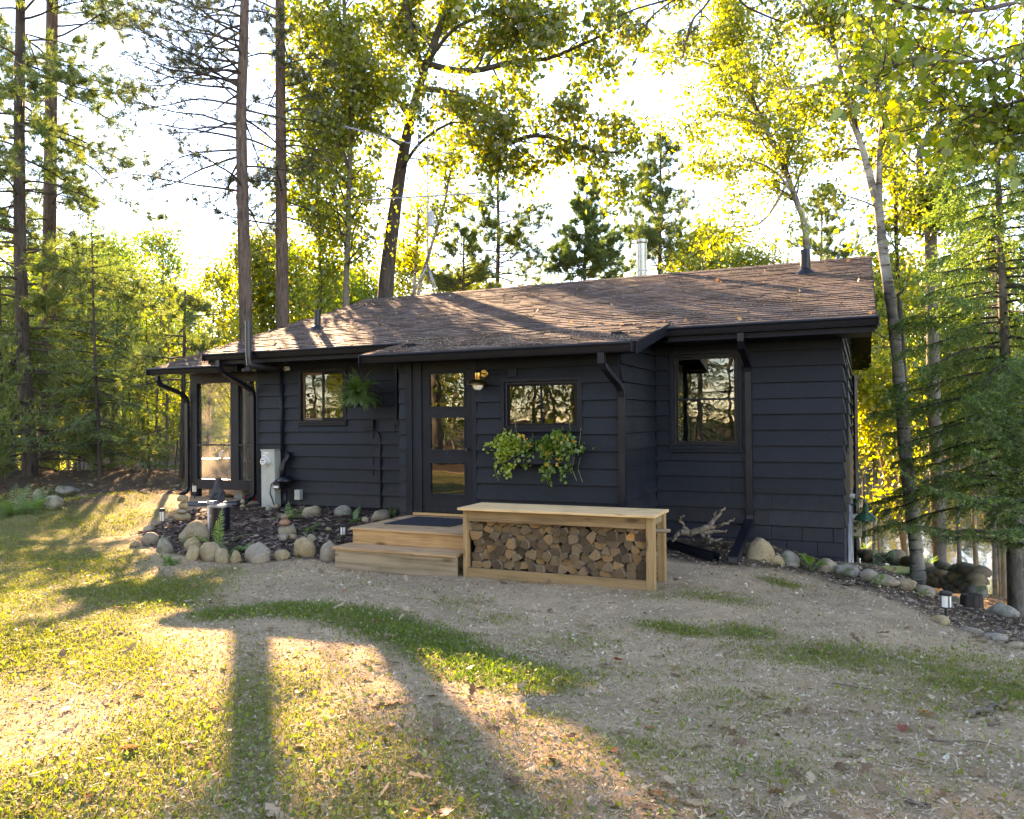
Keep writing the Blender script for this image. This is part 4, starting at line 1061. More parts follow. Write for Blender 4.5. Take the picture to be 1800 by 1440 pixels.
# logs: split cross-sections packed between the rails
LX0, LX1, LZ0, LZ1 = BX0+.06, BX1-.095, .097, .665
rg = np.random.default_rng(21); sites = []
zrow = LZ0; hrow = [.090, .082, .088, .08, .082, .078, .072]
for r, hh in enumerate(hrow):
    x = LX0+rg.uniform(0, .05)
    while x < LX1:
        w = rg.choice([rg.uniform(.07, .11), rg.uniform(.11, .18)]); sites.append((x+w/2, zrow+hh/2+rg.uniform(-.034, .034), r)); x += w
    zrow += hh
sites = [s for s in sites if LX0 < s[0] < LX1]; site_row = [s[2] for s in sites]; sites = np.array([s[:2] for s in sites])
def clip(poly, n, c):
    out = []
    for i in range(len(poly)):
        p, q = poly[i], poly[(i+1) % len(poly)]; dp, dq = p@n-c, q@n-c
        if dp <= 0: out.append(p)
        if dp*dq < 0: out.append(p+(q-p)*dp/(dp-dq))
    return out
cells = []
for i, s in enumerate(sites):
    poly = [np.array(v) for v in ((LX0, LZ0), (LX1, LZ0), (LX1, LZ1), (LX0, LZ1))]
    for j in np.argsort(((sites-s)**2).sum(1))[1:22]:
        t = sites[j]; n = t-s; poly = clip(poly, n, n@(s+t)/2)
        if len(poly) < 3: break
    if len(poly) >= 3: cells.append((s, poly, site_row[i]))
nlog = len(cells); right_orange = min(range(nlog), key=lambda i: np.hypot(*(cells[i][0]-np.array([-1.93, .53]))))
ORD = ['first', 'second', 'third', 'fourth', 'fifth', 'sixth', 'seventh', 'eighth', 'ninth', 'tenth', 'eleventh', 'twelfth', 'thirteenth', 'fourteenth', 'fifteenth', 'sixteenth', 'seventeenth', 'eighteenth', 'nineteenth', 'twentieth', 'twenty-first', 'twenty-second', 'twenty-third', 'twenty-fourth', 'twenty-fifth', 'twenty-sixth', 'twenty-seventh', 'twenty-eighth', 'twenty-ninth', 'thirtieth']
ROWN = ['bottom', 'second', 'third', 'fourth', 'fifth', 'sixth', 'top']; seen_row = {}
for i, (s, poly, row) in enumerate(cells):
    # a split sector of a round, cut to the room its neighbours leave
    c = np.mean(poly, 0); area = .5*abs(sum(p[0]*q[1]-p[1]*q[0] for p, q in zip(poly, poly[1:]+poly[:1])))
    th_ = rg.choice([1.1, 1.57, 1.57, 2.1, 2.9, 6.0], p=[.18, .26, .2, .18, .12, .06]); rad_ = math.sqrt(2*area*1.38/min(th_, 6.28)); ph_ = rg.choice([1.57, -1.57, rg.uniform(0, 6.28)])+rg.normal(0, .5)
    tt_ = np.linspace(-th_/2, th_/2, 9); wedge = ([] if th_ > 5 else [np.zeros(2)])+[np.array([math.cos(t), math.sin(t)])*rad_*rg.uniform(.94, 1.05) for t in tt_]
    cen = np.mean(wedge, 0) if th_ > 5 else np.array([2*rad_*math.sin(th_/2)/(1.5*th_), 0]); rot_ = np.array([[math.cos(ph_), -math.sin(ph_)], [math.sin(ph_), math.cos(ph_)]])
    apex = c-rot_@cen; wedge = [c+rot_@(p-cen) for p in wedge]; big = [c+(p-c)*1.05 for p in poly]
    for p, q in zip(big, big[1:]+big[:1]):
        nn_ = np.array([q[1]-p[1], p[0]-q[0]]); nn_ = nn_ if nn_@(c-p) < 0 else -nn_
        wedge = clip(wedge, nn_, nn_@p)
        if len(wedge) < 3: break
    if len(wedge) < 3: wedge = poly
    pts = [p for p in wedge]; arc = [bool(np.linalg.norm(p-apex) > .90*rad_ and np.linalg.norm(q-apex) > .90*rad_) for p, q in zip(pts, pts[1:]+pts[:1])]
    pts = [p+rg.normal(0, .0015, 2) for p in pts]; c = np.mean(pts, 0)
    f0 = BY0+.05+rg.uniform(-.006, .08)+(.012 if rg.random() < .5 else 0); f1 = BY1-.05+rg.uniform(-.02, .02)
    m_ = len(pts); tw = rg.normal(0, .012, 2); hy = (f1-f0)/2; tlt = rg.normal(0, .06, 2)
    def fy(q): return -hy+tlt[0]*(q[0]-c[0])+tlt[1]*(q[1]-c[1])+rg.normal(0, .0015)
    rim = [c+(p-c)*(1-.007/max(.02, np.linalg.norm(p-c))*(1.5 if arc[j_] else .5)) for j_, p in enumerate(pts)]
    V = [(p[0]-c[0], fy(p)+.004, p[1]-c[1]) for p in pts]+[(p[0]-c[0]+tw[0], hy, p[1]-c[1]+tw[1]*.3) for p in pts]+[(p[0]-c[0], fy(p), p[1]-c[1]) for p in rim]
    F = [tuple(range(3*m_-1, 2*m_-1, -1)), tuple(range(m_, 2*m_))]+[(a, (a+1) % m_, m_+(a+1) % m_, m_+a) for a in range(m_)]+[(a, (a+1) % m_, 2*m_+(a+1) % m_, 2*m_+a) for a in range(m_)]
    MI = [0, 0]+[1 if arc[a] else 2 for a in range(m_)]+[1 if arc[a] else 2 for a in range(m_)]
    mb = MB(); mb.add(V, F); mb.mi = MI
    end = M['log_orange'] if i == right_orange else M['log_end']
    o = mb.build('firewood_log', [end, M['log_bark'], M['log_side']], loc=(c[0], (f0+f1)/2, c[1]))
    if i == right_orange: tag(o, 'bright orange-faced split log near the right end of the stack', 'firewood', 'firewood stacked in the bench')
    else: tag(o, 'brown split log, %s from the left in the %s row of the bench stack' % (ORD[seen_row.get(row, 0)], ROWN[row]), 'firewood', 'firewood stacked in the bench')
    seen_row[row] = seen_row.get(row, 0)+1
lt = MB().tube([(-1.92, -3.50, .60), (-1.80, -3.40, .615), (-1.66, -3.30, .60), (-1.60, -3.27, .60)], [.02, .022, .022, .018], 8).build('firewood_log', M['log_side'], None, True)
tag(lt, 'thin round stick poking out of the right end of the bench', 'firewood', 'firewood stacked in the bench')

# ---- brass sconce
c = onY(852, 657, -D-.02)
sc = empty('wall_sconce', (c[0], -D, c[2]), 'brass dome wall lamp with milk glass globe by the door', 'wall lamp')
MB().lathe([(.052, -.022), (.056, -.012), (.056, .01), (.05, .016)], (c[0], -D-.028, c[2]), 20, 'Y').build('back_plate', M['brass'], sc, True, auto=40)
ly = -D-.19; sx = onY(840, 660, ly)[0]
MB().tube([(c[0], -D-.03, c[2]), (c[0]-.01, ly+.06, c[2]), (sx+.01, ly, c[2])], .012, 10).build('arm', M['brass'], sc, True)
z0 = onY(840, 671, ly)[2]
MB().lathe([(.038, .03), (.04, .035), (.04, .115), (.03, .125)], (sx, ly, z0), 18).build('stem', M['brass'], sc, True, auto=40)
MB().lathe([(.152, -.045), (.150, -.040), (.13, -.010), (.095, .018), (.05, .034), (.036, .036), (.036, .030), (.09, .010), (.125, -.016), (.148, -.045)], (sx, ly, z0), 28).build('lamp_shade', M['brass'], sc, True, auto=60)
MB().lathe([(.001, -.118), (.03, -.113), (.055, -.097), (.070, -.07), (.072, -.045), (.06, -.02), (.04, 0)], (sx, ly, z0), 20).build('globe', M['globe'], sc, True)
# ---- wall cameras
def camera_thing(x, y, z, face, label):
    r = empty('security_camera', (x, y, z), label, 'camera')
    MB().lathe([(.035, 0), (.035, .012)], (x, y, z), 14, 'Y' if face == 'Y' else 'X').build('mount', M['white_plastic'], r)
    d = Vector((-.35, -1, -.12)).normalized() if face == 'Y' else Vector((1, -.25, -.1)).normalized()
    p = Vector((x, y-.05, z)) if face == 'Y' else Vector((x+.05, y, z))
    MB().tube([p-d*.045, p-d*.04, p+d*.035, p+d*.045], [.02, .037, .04, .036], 16).build('body', M['white_plastic'], r, True, auto=50)
    MB().tube([p+d*.0452, p+d*.0475], [.03, .026], 16).build('lens', M['dark_plastic'], r)
camera_thing(-9.32, -.02, 2.76, 'Y', 'white round security camera high on the navy wall')
# ---- hanging fern
fc = onY(632, 700, -.42); rg = np.random.default_rng(31)
fern = empty('hanging_fern', (fc[0], fc[1], fc[2]-.1), 'bushy hanging fern in front of the navy wall', 'fern')
MB().lathe([(.06, -.14), (.11, -.06), (.12, .0), (.11, .0), (.05, -.02)], fc, 16).build('pot', M['dark_plastic'], fern, True, auto=40)
hk = MB()
for a in (0, 2.1, 4.2): hk.tube([(fc[0]+.11*math.cos(a), fc[1]+.11*math.sin(a), fc[2]), (fc[0], fc[1], 2.82)], .0022, 4)
hk.build('hanger', M['black'], fern)
def fronds(center, n, length, rg, up=.7, droop=1.0, wleaf=.022, pairs=16):
    V, F = [], []
    for i in range(n):
        a = rg.uniform(0, 6.283); L = length*rg.uniform(.65, 1.1); el = rg.uniform(.1, 1.25)*up
        d = np.array([math.cos(a)*math.cos(el), math.sin(a)*math.cos(el), math.sin(el)]); p = np.array(center)+d*.02
        side = np.array([-math.sin(a), math.cos(a), 0]); pts = [p.copy()]
        for k in range(10):
            d = d+np.array([0, 0, -.19*droop*(L/.35)**.0]); d /= np.linalg.norm(d); p = p+d*L/10; pts.append(p.copy())
        pts = np.array(pts)
        for k in range(pairs):
            t = (k+1)/(pairs+1)*10; i0 = min(int(t), 9); q = pts[i0]+(pts[i0+1]-pts[i0])*(t-i0); tg = pts[i0+1]-pts[i0]; tg /= np.linalg.norm(tg)
            ll = L*.19*math.sin(math.pi*min(1, .18+.85*(k+1)/(pairs+1)))*rg.uniform(.8, 1.15)+.008
            for s in (-1, 1):
                dr = side*s*.9+tg*.45+np.array([0, 0, rg.uniform(-.35, .05)]); dr /= np.linalg.norm(dr)
                b = len(V); V += [q-tg*wleaf*.3, q+dr*ll*.5+tg*wleaf*.45, q+dr*ll, q+dr*ll*.45-tg*wleaf*.45]; F.append((b, b+1, b+2, b+3))
        b = len(V); w2 = .004
        for k in range(11): V += [pts[k]-side*w2, pts[k]+side*w2]
        for k in range(10): F.append((b+2*k, b+2*k+1, b+2*k+3, b+2*k+2))
    return V, F
V, F = fronds(fc+np.array([0, 0, .04]), 130, .47, rg, 1.15, .85, .017, 20)
MB().add(V, F).build('fronds', M['fern'], fern)

# ---- planter on the wall
pc = onY(945, 802, -D-.12)
pl = empty('wall_planter', (pc[0], -D, pc[2]-.12), 'wall planter box spilling lime and green vines with orange flowers', 'planter')
MB().box((-4.12, -D-.19, 1.20), (-3.12, -D-.03, 1.36)).build('planter_box', M['navy'], pl, bevel=.006)
for x_ in (-4.0, -3.3): MB().box((x_, -D-.05, 1.13), (x_+.08, -D, 1.2)).build('bracket', M['black'], pl)
def leaf_batch(pos, size, rg, tilt=(0, 0, .4), aspect=.85, shape='diamond', out=None):
    """one small folded leaf per position; returns V,F"""
    n = len(pos); pos = np.asarray(pos, float); size = np.broadcast_to(np.asarray(size, float), (n,))
    a = rg.normal(0, 1, (n, 3))+np.asarray(tilt if out is None else out); a /= np.linalg.norm(a, axis=1)[:, None]
    r = rg.normal(0, 1, (n, 3)); b = np.cross(a, r); b /= np.linalg.norm(b, axis=1)[:, None]+1e-9; c = np.cross(a, b)
    s = size[:, None]; fold = rg.uniform(-.18, .18, (n, 1))*s
    if shape == 'diamond':
        v = np.stack([pos, pos+a*s*.45+b*s*aspect*.5+c*fold, pos+a*s, pos+a*s*.45-b*s*aspect*.5+c*fold], 1)
        return v.reshape(-1, 3), np.arange(n*4).reshape(n, 4)
    # lobed leaf, 8 rim points
    rim = {'oak': [(0, .02), (.22, .20), (.36, .12), (.52, .32), (.66, .16), (.80, .24), (1.0, 0)],
           'maple': [(.0, .03), (.10, .34), (.34, .30), (.42, .56), (.60, .26), (.74, .28), (1.0, 0)]}[shape]
    pts = []
    for (u, w) in rim: pts.append(pos+a*s*u+b*s*w*aspect+c*(fold*abs(w)*3+s*.10*rg.normal(0, 1, (n, 1))*u))
    for (u, w) in rim[-2:0:-1]: pts.append(pos+a*s*u-b*s*w*aspect+c*(fold*abs(w)*3+s*.10*rg.normal(0, 1, (n, 1))*u))
    v = np.stack(pts, 1); k = v.shape[1]
    return v.reshape(-1, 3), np.arange(n*k).reshape(n, k)
rg = np.random.default_rng(41)
def clump(cx, w, h, n, drop, mat, nm, zc=1.42):
    pos = []
    for i in range(n):
        u = rg.normal(0, .36); x = cx+u*w; z = zc+h*(1-u*u)*rg.uniform(-.5, .85)+rg.normal(0, .03)
        pos.append((x, -D-.11+rg.normal(0, .06)-.06*rg.random(), z))
    for k in range(11):      # trailing vines
        x0 = cx+rg.uniform(-.5, .5)*w; L = drop*rg.uniform(.4, 1.0); dx = rg.uniform(-.08, .08)
        for t in np.linspace(0, 1, int(L/.022)): pos.append((x0+dx*t+rg.normal(0, .014), -D-.2+.05*t+rg.normal(0, .012), 1.36-L*t))
    V, F = leaf_batch(pos, rg.uniform(.04, .075, len(pos)), rg, (0, -.5, -.5), .85)
    me = np_mesh(nm, V, F, M[mat]); return add_obj(nm, me, pl)
clump(-4.02, .34, .20, 420, .34, 'planter_lime', 'foliage'); clump(-3.80, .3, .10, 120, .2, 'planter_green', 'foliage')
clump(-3.34, .42, .22, 560, .42, 'planter_green', 'foliage')
st = MB()
for px_, p0, p1 in ((908, 765, 718), (935, 770, 760), (985, 765, 752), (1000, 770, 745), (1018, 790, 752)):
    a = onY(px_, p0, -D-.12); b = onY(px_+rg.uniform(-6, 8), p1, -D-.14); st.tube([a, (a+b)/2+rg.normal(0, .01, 3), b], .003, 4)
for x0, z1 in ((-4.2, .98), (-3.02, .98), (-3.1, 1.0)): st.tube([(x0, -D-.18, 1.3), (x0-.03, -D-.19, 1.15), (x0+.02, -D-.16, z1)], .003, 4)
st.build('stems', M['planter_green'], pl)
for px_, py_ in [(914, 764), (921, 769), (923, 773), (930, 782), (953, 785), (974, 773), (981, 771), (993, 766), (998, 772), (977, 783), (1008, 775), (963, 797), (989, 778), (982, 807), (961, 818), (981, 817)]:
    c = onY(px_, py_, -D-.235); V, F = leaf_batch(np.tile(c, (9, 1))+rg.normal(0, .010, (9, 3)), .03, rg, (0, -.8, .1), .9)
    add_obj('flower', np_mesh('flower', V, F, M['flower']), pl)

# ---- electric meter pedestal and gas meter
a = onY(460, 792, -.16); b = onY(484, 893, -.16)
mtr = empty('electric_meter', ((a[0]+b[0])/2, -.1, .2), 'tall grey electric meter pedestal with round dial', 'meter')
MB().box((a[0]+.02, -.20, .12), (b[0]+.02, -.03, a[2])).build('pedestal', M['meter_grey'], mtr, bevel=.006)
MB().box((a[0]+.012, -.206, .80), (b[0]+.028, -.03, .806)).box((a[0]+.01, -.21, a[2]), (b[0]+.03, -.025, a[2]+.02)).build('lid', M['meter_grey'], mtr)
mc = onY(464, 811, -.22)
MB().lathe([(.085, 0), (.085, .03), (.072, .035), (.070, .10), (.055, .115)], (mc[0]+.05, -.20, mc[2]), 22, 'Y').build('meter_glass', M['white_plastic'], mtr, True, auto=40)
MB().box((mc[0]+.015, -.318, mc[2]+.015), (mc[0]+.09, -.314, mc[2]+.032)).box((mc[0]+.03, -.318, mc[2]-.02), (mc[0]+.045, -.314, mc[2]-.008)).box((mc[0]+.06, -.318, mc[2]-.02), (mc[0]+.075, -.314, mc[2]-.008)).build('dial', M['dial'], mtr)
MB().box((a[0]+.08, -.2015, a[2]-.055), (a[0]+.20, -.2005, a[2]-.03)).box((a[0]+.05, -.2015, a[2]-.10), (a[0]+.14, -.2005, a[2]-.075)).build('label_sticker', M['white_plastic'], mtr)
g = onY(499, 845, -.16)
gas = empty('gas_meter', (g[0], -.15, .25), 'black gas regulator and riser pipe on the navy wall', 'gas meter')
MB().tube([(g[0], -.12, .18), (g[0], -.12, .55)], .03, 10).build('riser_pipe', M['black'], gas, True)
MB().lathe([(.05, -.06), (.14, -.02), (.15, 0), (.15, .02), (.10, .07), (.05, .09)], (g[0]+.04, -.16, .72), 18).build('regulator', M['black'], gas, True, auto=50)
MB().box((g[0]-.17, -.26, .58), (g[0]-.02, -.10, .70)).build('meter_body', M['black'], gas, bevel=.01)
MB().box((g[0]-.15, -.262, .60), (g[0]-.04, -.2605, .64)).build('label_sticker', M['white_plastic'], gas)
MB().tube([(g[0]-.04, -.14, .78), (g[0]-.05, -.13, .95), (g[0]-.03, -.11, 1.05), (g[0]+.03, -.08, 1.14), (g[0]+.03, -.06, 1.24)], .05, 12).build('elbow', M['black'], gas, True)
MB().tube([(g[0]-.13, -.20, .74), (g[0]-.24, -.22, .66), (g[0]-.27, -.22, .5), (g[0]-.18, -.22, .3), (g[0]+.05, -.16, .2), (g[0]+.32, -.10, .22)], .011, 8).build('cable', M['black'], gas, True)
jb = onY(523, 870, -.1)
MB().box((jb[0]-.06, -.12, jb[2]-.09), (jb[0]+.06, -.02, jb[2]+.09)).build('outlet_box', M['meter_grey'], gas, bevel=.008)
# ---- well casing with spot lamp
wc = GP(388, 934); dd = float(AX[2]@(wc-CAM)); hh = 47*dd/FPX
well = empty('well_casing', wc, 'dark capped well pipe standing in the mulch', 'well pipe')
MB().lathe([(.135, -.1), (.135, hh-.03)], wc, 24).build('pipe', M['black'], well, True, auto=40)
MB().lathe([(.16, hh-.035), (.165, hh-.03), (.165, hh+.0), (.12, hh+.012)], wc, 24).build('cap', M['galv'], well, True, auto=40)
MB().tube([(wc[0]-.16, wc[1]-.08, wc[2]-.1), (wc[0]-.16, wc[1]-.08, wc[2]+hh-.02)], .016, 8).build('conduit', M['white_plastic'], well, True)
MB().box((wc[0]-.17, wc[1]-.12, wc[2]+hh+.005), (wc[0]-.03, wc[1]+.0, wc[2]+hh+.06)).build('junction_box', M['galv'], well, bevel=.008)
# ---- solar path lights
def path_light(px_, pb, hpx, wpx, label):
    p = GP(px_, pb); dd = float(AX[2]@(p-CAM)); h = hpx*dd/FPX; r = wpx*dd/FPX/2
    o = empty('path_light', p, label, 'path light', 'solar path lights')
    MB().lathe([(r*.25, -.08), (r*.25, h*.42)], p, 10).build('stake', M['dark_plastic'], o)
    MB().lathe([(r*.72, h*.42), (r*.85, h*.45), (r*.85, h*.86), (r*.72, h*.86)], p, 16).build('lens', M['globe'], o, True, auto=40)
    ri = MB()
    for k in range(4):
        a = k*math.pi/2+.5; ri.bar((p[0]+r*.9*math.cos(a), p[1]+r*.9*math.sin(a), p[2]+h*.42), (p[0]+r*.9*math.cos(a), p[1]+r*.9*math.sin(a), p[2]+h*.87), r*.16, r*.16)
    ri.lathe([(r*.95, h*.41), (r*.95, h*.45)], p, 16); ri.build('cage', M['dark_plastic'], o)
    MB().lathe([(r, h*.86), (r*1.05, h*.88), (r*1.05, h*.97), (r*.8, h)], p, 16).build('cap', M['dark_plastic'], o, True, auto=40)
path_light(1663, 1088, 49, 20, 'black capped solar path light on the slope at right')
path_light(285, 934, 40, 9, 'slim solar path light at the lawn end of the border')
path_light(603, 954, 32, 10, 'dark solar path light beside the wooden steps')
path_light(342, 876, 26, 8, 'small dark solar path light at the porch corner post')
# ---- animal statue: seated, head raised
sp = GP(385, 882); dd = float(AX[2]@(sp-CAM)); k_ = 44*dd/FPX
def skinned(name, verts, edges, radii, mat, parent=None, root=0, sub=2):
    me = bpy.data.meshes.new(name); me.from_pydata([tuple(v) for v in verts], edges, []); me.materials.append(mat)
    o = add_obj(name, me, parent); o.modifiers.new('skin', 'SKIN'); 
    for i, r in enumerate(radii): me.skin_vertices[0].data[i].radius = (r, r) if np.isscalar(r) else r
    me.skin_vertices[0].data[root].use_root = True
    s = o.modifiers.new('sub', 'SUBSURF'); s.levels = sub; s.render_levels = sub
    o.modifiers['skin'].use_smooth_shade = True; return o
right = AX[0]*np.array([1, 1, 0]); right /= np.linalg.norm(right); up = np.array([0, 0, 1.]); fwv = AX[2]*np.array([1, 1, 0]); fwv /= np.linalg.norm(fwv)
def L_(x, y, z): return sp+right*x*k_-fwv*y*k_+up*z*k_
vv = [L_(.05, 0, .22), L_(.0, .02, .45), L_(-.03, .03, .62), L_(-.02, .06, .80), L_(.04, .12, .90), L_(.13, .2, .97),
      L_(-.2, .18, .12), L_(-.28, .3, .02), L_(.2, .2, .12), L_(.22, .33, .02), L_(-.14, .16, .36), L_(-.18, .3, .18), L_(-.16, .34, .03), L_(.1, .18, .36), L_(.12, .3, .18), L_(.12, .34, .03), L_(-.09, .03, .93), L_(.04, .0, .97)]
ee = [(0,1), (1,2), (2,3), (3,4), (4,5), (0,6), (6,7), (0,8), (8,9), (1,10), (10,11), (11,12), (1,13), (13,14), (14,15), (3,16), (3,17)]
rr_ = [.26, .22, .15, .13, .11, .05, .13, .07, .13, .07, .10, .07, .06, .10, .07, .06, .035, .035]
st_ = skinned('animal_statue', vv, ee, [r*k_ for r in rr_], M['statue'], None, 0, 2)
tag(st_, 'dark seated animal statue with raised head by the porch', 'statue')
# ---- black corrugated drain along the porch
dp = [(-10.16, -.22, .33), (-10.2, -.45, .30), (-10.4, -.62, .30), (-10.75, -.72, .29), (-11.1, -.72, .29)]
pts = []
for i in range(60):
    t = i/59*(len(dp)-1); k = min(int(t), len(dp)-2); pts.append(np.array(dp[k])*(1-t+k)+np.array(dp[k+1])*(t-k))
tag(MB().tube(pts, [.055+.006*(i % 2) for i in range(60)], 12).build('drain_hose', M['dark_plastic'], None, True), 'black corrugated drain hose bending below the porch', 'drain hose')
rbk = GP(441, 880)
tag(MB().lathe([(.14, 0), (.20, .10), (.205, .10), (.20, .12), (.17, .10), (.12, .02)], (-10.55, .45, .25), 20).build('plastic_tub', M['red'], None, True), 'low red plastic tub under the screened porch', 'tub')
# ---- porch furniture seen through the screens
tb = empty('porch_table', (-11.35, 1.6, .55), 'small dark bistro table on the screened porch', 'table')
tp = onY(382, 806, 1.4)
MB().lathe([(.34, 0), (.345, .01), (.34, .025)], (tp[0], 1.4, tp[2]-.02), 24).build('table_top', M['dark_plastic'], tb)
MB().tube([(tp[0], 1.4, tp[2]-.02), (tp[0], 1.4, .80)], .02, 8).build('pedestal', M['dark_plastic'], tb)
for a in (0, 2.09, 4.19): MB().tube([(tp[0], 1.4, .85), (tp[0]+.3*math.cos(a+.3), 1.4+.3*math.sin(a+.3), .56)], .014, 6).build('leg', M['dark_plastic'], tb)
ln = empty('lantern', (tp[0]-.08, 1.38, tp[2]), 'small black lantern on the porch table', 'lantern')
MB().box((tp[0]-.13, 1.33, tp[2]+.005), (tp[0]-.03, 1.43, tp[2]+.02)).box((tp[0]-.13, 1.33, tp[2]+.17), (tp[0]-.03, 1.43, tp[2]+.185)).lathe([(.06, .185), (.02, .24), (.01, .25)], (tp[0]-.08, 1.38, tp[2]), 12).build('body', M['dark_plastic'], ln)
fr = MB()
for dx in (-.125, -.035):
    for dy in (1.335, 1.425): fr.tube([(tp[0]+dx, dy, tp[2]+.02), (tp[0]+dx, dy, tp[2]+.17)], .005, 4)
fr.build('frame', M['dark_plastic'], ln)
tag(MB().lathe([(.03, 0), (.07, .02), (.075, .09), (.05, .15), (.01, .17)], (tp[0]+.12, 1.42, tp[2]+.006), 14).build('jar', M['white_plastic'], None, True), 'pale round jar on the porch table', 'jar')
cx_ = onY(432, 800, 1.5)[0]
pch = empty('porch_chair', (cx_, 1.5, .55), 'metal patio chair with curved arms on the screened porch', 'chair')
for dx in (-.22, .22):
    for dy in (-.2, .2): MB().tube([(cx_+dx, 1.5+dy, .55), (cx_+dx*.9, 1.5+dy*.9, .98)], .013, 6).build('leg', M['dark_plastic'], pch)
MB().box((cx_-.22, 1.28, .97), (cx_+.22, 1.72, 1.0)).build('seat', M['brown_frame'], pch)
bk = MB()
for t in np.linspace(-.2, .2, 6): bk.tube([(cx_+t, 1.72, 1.0), (cx_+t, 1.78, 1.45)], .008, 5)
bk.tube([(cx_-.22, 1.72, 1.0), (cx_-.22, 1.78, 1.42), (cx_-.1, 1.79, 1.5), (cx_+.1, 1.79, 1.5), (cx_+.22, 1.78, 1.42), (cx_+.22, 1.72, 1.0)], .014, 6)
bk.build('backrest', M['dark_plastic'], pch)
for dx in (-.24, .24): MB().tube([(cx_+dx, 1.75, 1.3), (cx_+dx*1.1, 1.5, 1.27), (cx_+dx*1.05, 1.3, 1.24), (cx_+dx, 1.3, 1.0)], .013, 6).build('armrest', M['dark_plastic'], pch)
# ---- driftwood tangle by the wall
rg = np.random.default_rng(55); dw = MB()
b0 = onY(1235, 945, -.9); b0[2] = tz(b0[0], -.9)+.06
def dpt(px_, py_, Y): return onY(px_, py_, Y)
for pts, r in [([dpt(1195, 935, -.95), dpt(1215, 938, -.92), dpt(1240, 930, -.9), dpt(1258, 912, -.8), dpt(1273, 892, -.7)], [.045, .05, .045, .03, .012]),
               ([dpt(1215, 938, -.92), dpt(1200, 925, -.95), dpt(1195, 912, -1.0), dpt(1202, 905, -1.02)], [.035, .025, .02, .012]),
               ([dpt(1195, 935, -.95), dpt(1187, 945, -1.05), dpt(1182, 952, -1.1)], [.035, .025, .015]),
               ([dpt(1240, 930, -.9), dpt(1262, 925, -.8), dpt(1280, 918, -.75), dpt(1292, 912, -.7)], [.03, .022, .016, .008]),
               ([dpt(1240, 934, -.9), dpt(1260, 935, -.85), dpt(1277, 934, -.8)], [.028, .02, .01]),
               ([dpt(1232, 938, -.9), dpt(1245, 948, -1.0), dpt(1258, 950, -1.05), dpt(1270, 948, -1.0)], [.03, .028, .02, .01]),
               ([dpt(1238, 935, -.9), dpt(1247, 945, -1.0), dpt(1249, 955, -1.1)], [.025, .02, .012]),
               ([dpt(1258, 912, -.8), dpt(1255, 905, -.82), dpt(1260, 899, -.8)], [.018, .014, .007])]:
    P_ = np.array(pts); tt = np.linspace(0, len(P_)-1, 5*len(P_)); Q = np.array([np.interp(tt, range(len(P_)), P_[:, i]) for i in range(3)]).T+rg.normal(0, .008, (len(tt), 3))
    dw.tube(Q, np.interp(tt, range(len(P_)), r), 7)
tag(dw.build('driftwood_branch', M['drift'], None, True), 'gnarled bare driftwood branch lying against the navy wall', 'driftwood')
# ---- loose gutter length and downspout extension on the ground
g0 = GP(1168, 962); g1 = GP(1258, 988)
dirv = Vector((g1-g0)[:2].tolist()+[0]).normalized(); nrm = Vector((-dirv.y, dirv.x, 0))
prof = [(-.05, 0), (.05, 0), (.06, .05), (.075, .09), (.065, .09), (.052, .052), (.045, .008), (-.045, .008), (-.045, .09), (-.05, .09)]
V = []
for q in (g0, g1):
    for (u, z) in prof: V.append(Vector((q[0], q[1], tz(q[0], q[1])+.012))+nrm*u+Vector((0, 0, z)))
n = len(prof); F = [(i, (i+1) % n, n+(i+1) % n, n+i) for i in range(n)]+[tuple(range(n)), tuple(range(n, 2*n))]
tag(MB().add(V, F).build('gutter_length', M['black']), 'loose dark gutter length lying on the soil', 'gutter')
e0 = Vector((rx, -.10, .33)); e1p = GP(1288, 993); e1 = Vector((e1p[0], e1p[1], e1p[2]+.05))
MB().bar(e0, e1, .13, .085).build('extension', M['black'], cabin, bevel=.012)
dd_ = (e1-e0).normalized()
MB().bar(e1-dd_*.002, e1+dd_*.003, .105, .06).build('extension_mouth', M['dial'], cabin)
# ---- antenna on the ridge
ay = RID_Y
mt0 = onY(752, 500, ay); mt1 = onY(752, 255, ay)
ant = empty('roof_antenna', (mt0[0], ay, RID_Z), 'thin television antenna mast on a tripod on the ridge', 'antenna')
MB().tube([mt0, mt1], .017, 8).build('mast', M['galv'], ant, True)
hub = onY(752, 465, ay)
for q in (onY(771, 519, ay-.05), onY(722, 523, ay-.05), np.array([mt0[0]-.05, ay+.5, RID_Z-.15])): MB().tube([hub, q], .016, 6).build('tripod_leg', M['galv'], ant, True)
MB().tube([onY(735, 490, ay), onY(752, 494, ay), onY(764, 491, ay)], .006, 5).build('brace', M['galv'], ant)
b0_, b1_ = onY(622, 353, ay-.6), onY(850, 339, ay+.5)
bo = MB().tube([b0_, b1_], .016, 6).build('boom', M['galv'], ant, True)
el = MB()
for t in np.linspace(.08, .97, 14):
    q = b0_*(1-t)+b1_*t; L = .10+.5*(1-t)*.5; el.tube([q+np.array([-.05, -.3*L, L*.2]), q-np.array([-.05, -.3*L, L*.2])], .004, 4)
el.build('elements', M['galv'], bo)
b2_, b3_ = onY(605, 222, ay-1.0), onY(795, 272, ay+.6)
bo2 = MB().tube([b2_, b3_], .014, 6).build('boom', M['galv'], ant, True)
el = MB()
for t in np.linspace(.02, .72, 16):
    q = b2_*(1-t)+b3_*t; el.tube([q+np.array([.02, .06, .05]), q-np.array([.02, .06, .05])], .003, 4)
el.build('elements', M['galv'], bo2)
q = onY(758, 385, ay-.05); MB().box((q[0]-.05, ay-.1, q[2]-.17), (q[0]+.07, ay-.02, q[2]+.17)).build('amplifier_box', M['galv'], ant, bevel=.01)
